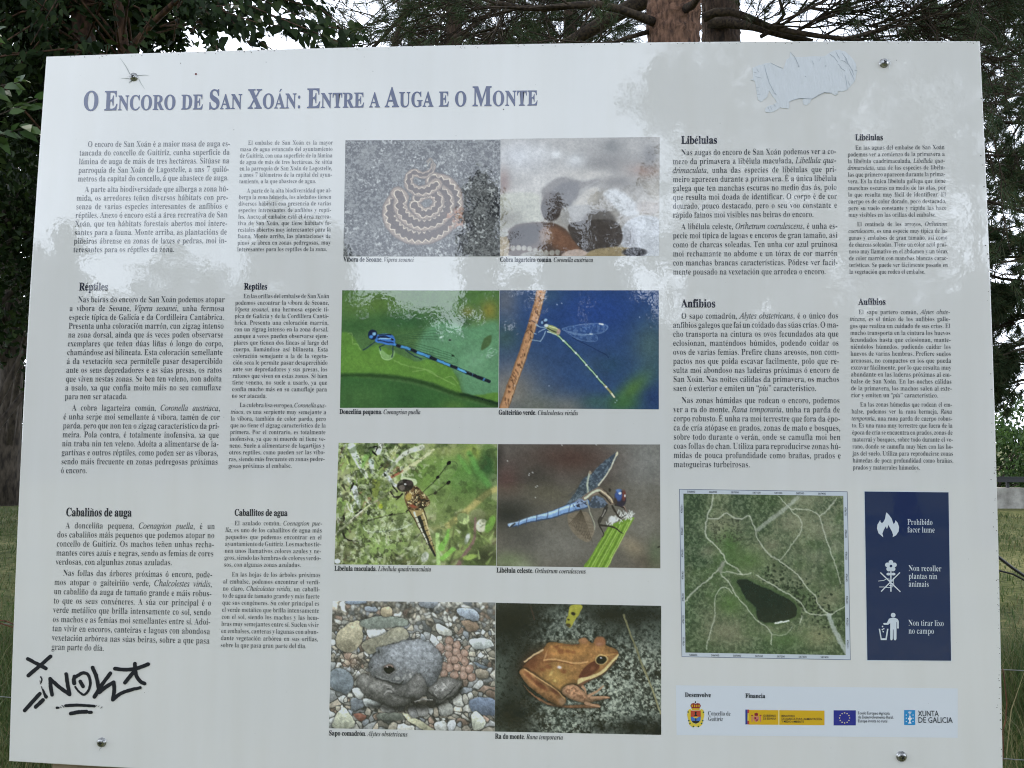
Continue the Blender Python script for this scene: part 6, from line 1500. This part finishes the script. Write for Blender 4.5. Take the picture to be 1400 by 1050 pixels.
man = [(190, 780), (205, 776), (225, 776), (240, 782), (246, 795), (246, 835), (242, 838), (237, 835), (236, 800), (233, 800), (233, 895), (229, 904), (221, 904), (217, 896), (216, 842), (213, 842), (212, 896), (208, 904), (200, 904), (197, 895), (197, 805), (185, 815), (162, 815), (156, 810), (160, 805), (178, 804)]
quad(mb, [sgn(*q) for q in man], 0.0010)
quad(mb, [sgn(*q) for q in [(131, 838), (139, 838), (148, 893), (170, 893), (179, 838), (187, 838), (176, 903), (143, 903)]], 0.0010)
for x, y in ((153, 825), (160, 838), (152, 843), (157, 855)): quad(mb, [sgn(x + dx, y + dy) for dx, dy in ((-5, 0), (0, -5), (5, 0), (0, 5))], 0.0010)
child(mb.build('pictogram', SIGNW, panel), sign)

# -- strip of logos
STRIP = ink('logo strip', rgb(220, 224, 231)); DARK = ink('logo lettering', rgb(34, 40, 56))
mb = MB(); quad(mb, [(924, 936.9), (1309.3, 941.1), (1309.3, 1008.6), (925, 1005)], 0.0003); strip = mb.build('logo_strip', STRIP, panel)
for s, st, x0, y0, x1, y1, em, _c in LOGOTXT:
    mb = MB(); set_line(mb, s, p2(x0, y0), p2(x1, y1), em * SC, st, fit=True, depth=0.0014); child(mb.build('lettering', DARK, panel), strip)
C_ = {k: ink('logo ' + k, rgb(*v)) for k, v in {'yellow': (222, 196, 70), 'gold': (216, 172, 34), 'red': (190, 70, 52), 'blue': (40, 60, 140), 'midblue': (74, 116, 190), 'black': (30, 28, 36), 'green': (52, 90, 60), 'crimson': (140, 30, 50), 'euroblue': (38, 42, 140), 'cyan': (40, 140, 200), 'white': (232, 236, 240), 'pink': (200, 120, 110), 'lightgold': (236, 222, 160)}.items()}
def lg(x, y): return (920 + x / 7, 930 + y / 7)
mats = [C_[k] for k in ('yellow', 'red', 'midblue', 'black', 'green', 'crimson', 'gold')]
mb = MB()
quad(mb, [lg(*q) for q in [(145, 285), (165, 272), (180, 288), (255, 288), (270, 272), (292, 285), (300, 330), (290, 380), (280, 425), (245, 452), (218, 440), (190, 452), (155, 425), (146, 380), (136, 330)]], 0.0006, 0)
for x, y in ((145, 303), (152, 386), (163, 412), (195, 442), (243, 442), (274, 412), (285, 386), (292, 305)): disc(mb, *lg(x, y), 1.1, 0.0010, 4, 10)
quad(mb, [lg(*q) for q in [(170, 290), (266, 290), (266, 350), (170, 350)]], 0.0008, 1)
quad(mb, [lg(*q) for q in [(170, 350), (266, 350), (264, 380), (245, 405), (218, 416), (190, 405), (172, 380)]], 0.0008, 2)
quad(mb, [lg(*q) for q in [(180, 388), (256, 388), (245, 404), (218, 414), (190, 404)]], 0.0010, 3)
quad(mb, [lg(*q) for q in [(206, 300), (228, 300), (224, 325), (234, 342), (202, 342), (212, 325)]], 0.0010, 3)
quad(mb, [lg(*q) for q in [(186, 348), (250, 348), (230, 360), (218, 368), (205, 360)]], 0.0012, 0); quad(mb, [lg(*q) for q in [(212, 362), (224, 362), (222, 388), (214, 388)]], 0.0014, 3)
quad(mb, [lg(*q) for q in [(166, 245), (178, 222), (200, 218), (216, 225), (232, 218), (256, 222), (268, 245), (254, 268), (180, 268)]], 0.0006, 5)
for x in (184, 208, 228, 250): disc(mb, *lg(x, 245), 0.9, 0.0009, 6, 8, 1.9)
quad(mb, [lg(*q) for q in [(176, 268), (258, 268), (254, 284), (182, 284)]], 0.0009, 6); disc(mb, *lg(215, 212), 0.9, 0.0009, 3, 8); quad(mb, [lg(*q) for q in [(212, 198), (218, 198), (218, 210), (212, 210)]], 0.0011, 3)
child(mb.build('emblem', mats, panel), strip)
mb = MB(); mats = [C_[k] for k in ('gold', 'blue', 'red', 'lightgold', 'pink', 'crimson', 'yellow')]
quad(mb, [lg(725, 283), lg(1450, 290), lg(1450, 430), lg(725, 424)], 0.0006, 0)
quad(mb, [lg(693, 280), lg(713, 280), lg(713, 422), lg(693, 422)], 0.0008, 1)
for a, b in ((280, 314), (387, 422)): quad(mb, [lg(713.5, a), lg(730, a), lg(730, b), lg(713.5, b)], 0.0008, 2)
quad(mb, [lg(713.5, 315), lg(726, 315), lg(726, 386), lg(713.5, 386)], 0.0010, 6)
quad(mb, [lg(1008, 286), lg(1018, 286), lg(1018, 426), lg(1008, 426)], 0.0008, 3)
quad(mb, [lg(*q) for q in [(772, 345), (822, 345), (822, 380), (797, 402), (772, 380)]], 0.0008, 4); quad(mb, [lg(*q) for q in [(780, 352), (796, 352), (796, 372), (780, 372)]], 0.0010, 5); quad(mb, [lg(*q) for q in [(798, 374), (815, 374), (812, 384), (798, 394)]], 0.0010, 5); quad(mb, [lg(*q) for q in [(778, 318), (797, 310), (816, 318), (812, 340), (782, 340)]], 0.0008, 5)
for x in (757, 838):
    quad(mb, [lg(x - 5, 340), lg(x + 5, 340), lg(x + 5, 396), lg(x - 5, 396)], 0.0008, 4)
    quad(mb, [lg(x - 9, 330), lg(x + 9, 330), lg(x + 9, 339), lg(x - 9, 339)], 0.0008, 5)
child(mb.build('emblem', mats, panel), strip)
def lh(x, y): return (1120 + x / 7, 930 + y / 7)
mb = MB(); quad(mb, [lh(137, 287), lh(350, 287), lh(350, 432), lh(137, 432)], 0.0006, 0)
def star(mb, x, y, r, depth, mi):
    quad(mb, [lh(x + (r if k % 2 == 0 else r * 0.42) * math.sin(math.pi * k / 5), y - (r if k % 2 == 0 else r * 0.42) * math.cos(math.pi * k / 5)) for k in range(10)], depth, mi)
for k in range(12): star(mb, 242 + 48 * math.sin(k * math.pi / 6), 360 - 48 * math.cos(k * math.pi / 6), 8.5, 0.0010, 1)
child(mb.build('flag', [C_['euroblue'], C_['lightgold']], panel), strip)
mb = MB(); quad(mb, [lh(812, 285), lh(918, 285), lh(918, 428), lh(812, 428)], 0.0006, 0)
quad(mb, [lh(*q) for q in [(848, 358), (886, 358), (884, 372), (874, 382), (872, 396), (882, 408), (880, 414), (852, 414), (850, 408), (860, 396), (859, 382), (849, 372)]], 0.0010, 1); disc(mb, *lh(866, 350), 1.3, 0.0012, 1, 10)
for x, y in ((832, 332), (866, 332), (897, 332), (832, 362), (897, 362), (832, 394), (897, 394)): star(mb, x, y, 8, 0.0010, 1)
for x in (850, 858, 866, 874, 882): quad(mb, [lh(x - 2, 296 + abs(x - 866) * 0.3), lh(x + 2, 296 + abs(x - 866) * 0.3), lh(866 + (x - 866) * 0.4 + 1.5, 318), lh(866 + (x - 866) * 0.4 - 1.5, 318)], 0.0010, 1)
child(mb.build('emblem', [C_['cyan'], C_['white']], panel), strip)

# -- graffiti tag in black paint marker
PAINT = simple_mat('marker paint', rgb(20, 22, 32), 0.45)
def gf(x, y): return (20 + x / 7, 880 + y / 7)
rg = R_(301); mb = MB(); dz = [0.0010]
def stroke(pts, w=31, w1=None, sm=True):
    P = spline(pts, False, 6) if sm and len(pts) > 2 else np.array([np.array(pts[0]) + (np.array(pts[-1]) - np.array(pts[0])) * t for t in np.linspace(0, 1, 9)]) if len(pts) == 2 else np.concatenate([[np.array(pts[i]) + (np.array(pts[i + 1]) - np.array(pts[i])) * t for t in np.linspace(0, 1, 6, endpoint=i == len(pts) - 2)] for i in range(len(pts) - 1)])
    band(mb, [gf(*q) for q in P], w / 5.9, dz[0], 0, None if w1 is None else w1 / 5.9, True, 0.12, rg); dz[0] += 0.00003
stroke([(128, 145), (300, 236)]); stroke([(132, 305), (345, 122)]); stroke([(242, 478), (98, 638)]); stroke([(273, 538), (203, 605)])
stroke([(252, 318), (262, 340), (256, 372)], 14, 8); stroke([(258, 410), (268, 440)], 7, 9); stroke([(272, 438), (288, 480), (302, 508)], 14, 30)
stroke([(360, 488), (348, 420), (342, 335)]); stroke([(342, 335), (430, 415), (528, 485)]); stroke([(528, 485), (510, 390), (495, 290)])
stroke([(575, 312), (568, 345), (572, 378)], 30, 34); stroke([(582, 412), (612, 452), (665, 488), (712, 440), (726, 370), (706, 300), (662, 278), (612, 300), (585, 318)], 16, 30); stroke([(630, 360), (657, 408)], 30)
stroke([(748, 228), (785, 320), (812, 465)]); stroke([(765, 508), (840, 390), (918, 282)]); stroke([(815, 462), (880, 410), (950, 368)]); stroke([(950, 368), (955, 450), (942, 535)]); stroke([(942, 535), (1010, 480), (1100, 445), (1202, 420)], 31, 26)
stroke([(962, 238), (1060, 248), (1150, 240), (1230, 215), (1280, 195)]); stroke([(1153, 190), (1155, 250), (1170, 310), (1205, 360), (1245, 380)]); stroke([(1142, 268), (1058, 372)])
stroke([(492, 592), (620, 587), (765, 597)], 26, 22); stroke([(540, 668), (620, 652), (692, 650)]); stroke([(715, 655), (735, 655)], 26); stroke([(408, 612), (425, 612)], 22, 14)
for a, b, w in (((440, 602), (450, 612), 5), ((455, 588), (475, 608), 6), ((785, 590), (770, 606), 5), ((812, 592), (806, 600), 4), ((840, 598), (836, 612), 4), ((830, 610), (824, 618), 3), ((246, 352), (250, 384), 5)): stroke([a, b], w)
tagp = mb.build('graffiti_tag', PAINT, panel)

# -- remains of a torn-off sticker: backing paper and wrinkled glue
def wr(x, y): return (1000 + x / 5.833, 60 + y / 5.833)
res = [(165, 195), (205, 176), (250, 162), (310, 150), (370, 180), (415, 200), (428, 160), (440, 128), (462, 115), (468, 66), (490, 102), (560, 106), (650, 100), (740, 100), (800, 60), (860, 46), (905, 62), (940, 92), (990, 150), (1000, 220), (985, 290), (955, 335), (920, 370), (880, 382), (850, 380), (845, 405), (825, 412), (800, 395), (740, 390), (690, 408), (640, 440), (625, 470), (600, 490), (575, 485), (568, 460), (575, 440), (540, 432), (490, 450), (456, 468), (462, 495), (455, 518), (420, 512), (390, 508), (355, 532), (310, 550), (275, 545), (268, 518), (285, 500), (340, 484), (362, 465), (345, 435), (315, 395), (300, 378), (285, 420), (268, 440), (235, 465), (212, 448), (205, 420), (195, 350), (188, 300), (152, 290), (178, 276)]
pts = [wr(*q) for q in res]
rs = R_(77); pts = [tuple(np.array(a) * (1 - t) + np.array(b) * t + rs.normal(0, 0.25, 2)) for a, b in zip(pts, pts[1:] + pts[:1]) for t in (0.0, 0.34, 0.67)]
SM, nt, b = new_mat('torn sticker paper')
b.inputs['Base Color'].default_value = rgb(212, 215, 219); b.inputs['Roughness'].default_value = 0.75; b.inputs['Specular IOR Level'].default_value = 0.2
geo = nt.nodes.new('ShaderNodeNewGeometry'); mpn = nt.nodes.new('ShaderNodeMapping'); mpn.inputs['Rotation'].default_value = (0, 0.5, 0); mpn.inputs['Scale'].default_value = (1.6, 1, 0.5)
nt.links.new(geo.outputs['Position'], mpn.inputs['Vector'])
n1 = nt.nodes.new('ShaderNodeTexNoise'); n1.inputs['Scale'].default_value = 90; n1.inputs['Detail'].default_value = 4; nt.links.new(mpn.outputs[0], n1.inputs['Vector'])
n0 = nt.nodes.new('ShaderNodeTexNoise'); n0.inputs['Scale'].default_value = 16; nt.links.new(geo.outputs['Position'], n0.inputs['Vector'])
mm = nt.nodes.new('ShaderNodeMath'); mm.operation = 'MULTIPLY'; nt.links.new(n1.outputs['Fac'], mm.inputs[0]); nt.links.new(n0.outputs['Fac'], mm.inputs[1])
bp = nt.nodes.new('ShaderNodeBump'); bp.inputs['Distance'].default_value = 0.004; bp.inputs['Strength'].default_value = 0.7; nt.links.new(mm.outputs[0], bp.inputs['Height']); nt.links.new(bp.outputs[0], b.inputs['Normal'])
bm = bmesh.new(); P = [px(*q) for q in pts]
f0 = [bm.verts.new((p[0], -0.0005, p[2])) for p in P]; f1 = [bm.verts.new((p[0], 0.0002, p[2])) for p in P]
bm.faces.new(f0)
for i in range(len(P)): bm.faces.new((f0[i], f1[i], f1[(i + 1) % len(P)], f0[(i + 1) % len(P)]))
bmesh.ops.recalc_face_normals(bm, faces=bm.faces[:])
me = bpy.data.meshes.new('sticker_remnant'); bm.to_mesh(me); bm.free(); stk = link('sticker_remnant', me, SM, panel)
mb = MB()
def crease(pts, w, h=0.0016):
    Q = [px(*wr(*q)) for q in pts]; mb.tube([(p[0], -0.0005 - h * 0.1, p[2]) for p in Q], [w * SC * (0.5 if i in (0, len(Q) - 1) else 1) for i in range(len(Q))], 5)
for p in ([(262, 170), (272, 215), (300, 310), (330, 370), (360, 410)], [(470, 68), (505, 108), (520, 140), (540, 185)], [(310, 152), (370, 182), (410, 198)], [(640, 130), (655, 165)], [(715, 105), (700, 135)], [(830, 62), (850, 100), (862, 120)], [(880, 75), (915, 120), (925, 150)], [(905, 120), (950, 190), (975, 250)], [(935, 200), (965, 260), (980, 300)], [(905, 250), (920, 330), (922, 365)], [(870, 130), (900, 140), (930, 165)], [(780, 80), (820, 110), (850, 150)], [(850, 160), (880, 200), (905, 215)], [(930, 300), (945, 335)], [(195, 350), (225, 352)], [(200, 375), (220, 378)], [(205, 405), (232, 402)], [(180, 225), (205, 235)], [(200, 200), (215, 225)], [(190, 262), (240, 275)], [(330, 390), (355, 405)], [(335, 480), (350, 500)], [(460, 460), (540, 435), (640, 440), (740, 388), (800, 392)], [(310, 500), (325, 530)], [(290, 505), (305, 535)], [(980, 210), (1002, 215)], [(960, 205), (970, 225)], [(830, 400), (850, 402)]): crease(p, 0.30)
for x, y in ((535, 180), (590, 262), (750, 178)): mb.tube([(px(*wr(x, y))[0], -0.0008, px(*wr(x, y))[2]), (px(*wr(x, y))[0], -0.0016, px(*wr(x, y))[2])], 0.5 * SC, 6)
child(mb.build('crease', simple_mat('torn edge', rgb(166, 173, 184), 0.8), panel), stk)

# -- pan head bolts with a cross recess
STEEL = noise_mat('bolt steel', rgb(96, 98, 98), rgb(176, 176, 174), 400, 0.28, lo=0.3, hi=0.6); STEEL.node_tree.nodes['Principled BSDF'].inputs['Metallic'].default_value = 1.0
RECESS = simple_mat('bolt recess', rgb(18, 18, 18), 0.7)
def bolt(x, y, r, rot):
    c0 = px(x, y); R = r * SC; mb = MB(); n = 28
    prof = [(1.12, 0.0), (1.12, 0.10), (1.0, 0.14), (0.98, 0.40), (0.86, 0.60), (0.62, 0.74), (0.34, 0.80)]
    V = []; F = []
    for a_, h in prof:
        for j in range(n):
            t = 2 * math.pi * j / n; V.append((c0[0] + R * a_ * math.cos(t), -h * R, c0[2] + R * a_ * math.sin(t)))
    for i in range(len(prof) - 1):
        for j in range(n): F.append((i * n + j, i * n + (j + 1) % n, (i + 1) * n + (j + 1) % n, (i + 1) * n + j))
    V.append((c0[0], -0.82 * R, c0[2]))
    for j in range(n): F.append(((len(prof) - 1) * n + j, (len(prof) - 1) * n + (j + 1) % n, len(V) - 1))
    mb.add(V, F)
    o = mb.build('bolt', STEEL, panel, True)
    mb = MB(); w = 0.12; L = 0.46
    cr = [(-w, L), (w, L), (w, w), (L, w), (L, -w), (w, -w), (w, -L), (-w, -L), (-w, -w), (-L, -w), (-L, w), (-w, w)]
    ca, sa = math.cos(rot), math.sin(rot)
    top = [(c0[0] + R * (p * ca - q * sa), -0.845 * R, c0[2] + R * (p * sa + q * ca)) for p, q in cr]
    bot = [(v[0], -0.60 * R, v[2]) for v in top]
    mb.add(top + bot, [tuple(range(11, -1, -1))] + [(i, (i + 1) % 12, 12 + (i + 1) % 12, 12 + i) for i in range(12)])
    child(mb.build('recess', RECESS, panel), o)
for x, y, r, ro in ((183, 105.5, 5.4, 0.35), (1208.5, 86.5, 5.8, 0.5), (139.2, 1014.8, 5.6, 0.1), (1232.3, 1034, 6.0, 0.8)): bolt(x, y, r, ro)

# -- cracks round the upper left bolt, chips, dirt along the edges
CRACK = simple_mat('crack line', rgb(158, 164, 162), 0.8); CHIPW = simple_mat('chipped edge', rgb(226, 228, 230), 0.7); DIRT = simple_mat('dirt', rgb(72, 68, 60), 0.9)
for a, b_, w in (((177.5, 101), (164.5, 80), 0.9), ((188, 103.6), (203, 103.2), 0.8), ((190, 108.5), (198, 121.5), 0.8), ((177, 108), (166, 107.3), 0.8), ((180, 110.5), (176.5, 113.5), 1.8), ((139, 1022), (135.5, 1027), 0.8)):
    mb = MB(); m = (np.array(a) + np.array(b_)) / 2 + R_(int(a[0])).normal(0, 0.5, 2); band(mb, spline([a, m, b_], False, 4), w, 0.0010, 0, w * 0.35, False); mb.build('crack', CRACK, panel)
for p, w in (([(1214, 82), (1217, 86), (1216, 91), (1215.5, 95)], 1.5), ([(1213.5, 81.5), (1218, 83.5)], 1.1), ([(1229, 1041), (1231.5, 1043.5), (1235, 1040.5)], 1.4)): 
    mb = MB(); band(mb, p, w, 0.0010, 0, w * 0.4, False); mb.build('chip', CHIPW, panel)
rs = R_(402); mb = MB()
def fleck(x, y, r):
    n = 7; quad(mb, [(x + r * rs.uniform(0.5, 1.2) * math.cos(a), y + r * rs.uniform(0.5, 1.2) * math.sin(a)) for a in np.linspace(0, 6.283, n, endpoint=False)], 0.0007 + 0.0006 * rs.random())
for _ in range(150):
    t = rs.random(); x = 66 + 1270 * t; y = 77 - 21 * t - 6.5 * 4 * t * (1 - t) + abs(rs.normal(1.2, 1.6)) + 0.6; fleck(x, y, rs.uniform(0.25, 0.8))
for _ in range(70):
    t = rs.beta(2.6, 1.2); x = 1340.5 + 31 * t + 4.5 * 4 * t * (1 - t) * 0.9 - abs(rs.normal(1.0, 2.4)) - 1.4; y = 56 + 1000 * t; fleck(x, y, rs.uniform(0.3, 1.0))
for x, y, r in ((247, 86.5, 0.7), (320, 177.5, 0.7), (364, 85, 0.6), (498, 78, 0.6), (510, 97.5, 0.6), (688.5, 149.5, 0.9), (1341, 213, 0.9), (198, 947, 0.5), (1367.5, 984.5, 1.2), (243, 763, 0.5), (1365, 730, 1), (620, 200, 0.5)): fleck(x, y, r)
for _ in range(60): fleck(rs.uniform(60, 1330), rs.uniform(80, 1030), rs.uniform(0.2, 0.5))
mb.build('dirt', DIRT, panel)['kind'] = 'stuff'
mb = MB(); disc(mb, 268, 101.3, 1.5, 0.0009, 0, 9); mb.build('paint_spot', simple_mat('red paint spot', rgb(120, 58, 58), 0.6), panel)
print('objects', len(bpy.data.objects), 'verts', sum(len(m.vertices) for m in bpy.data.meshes))
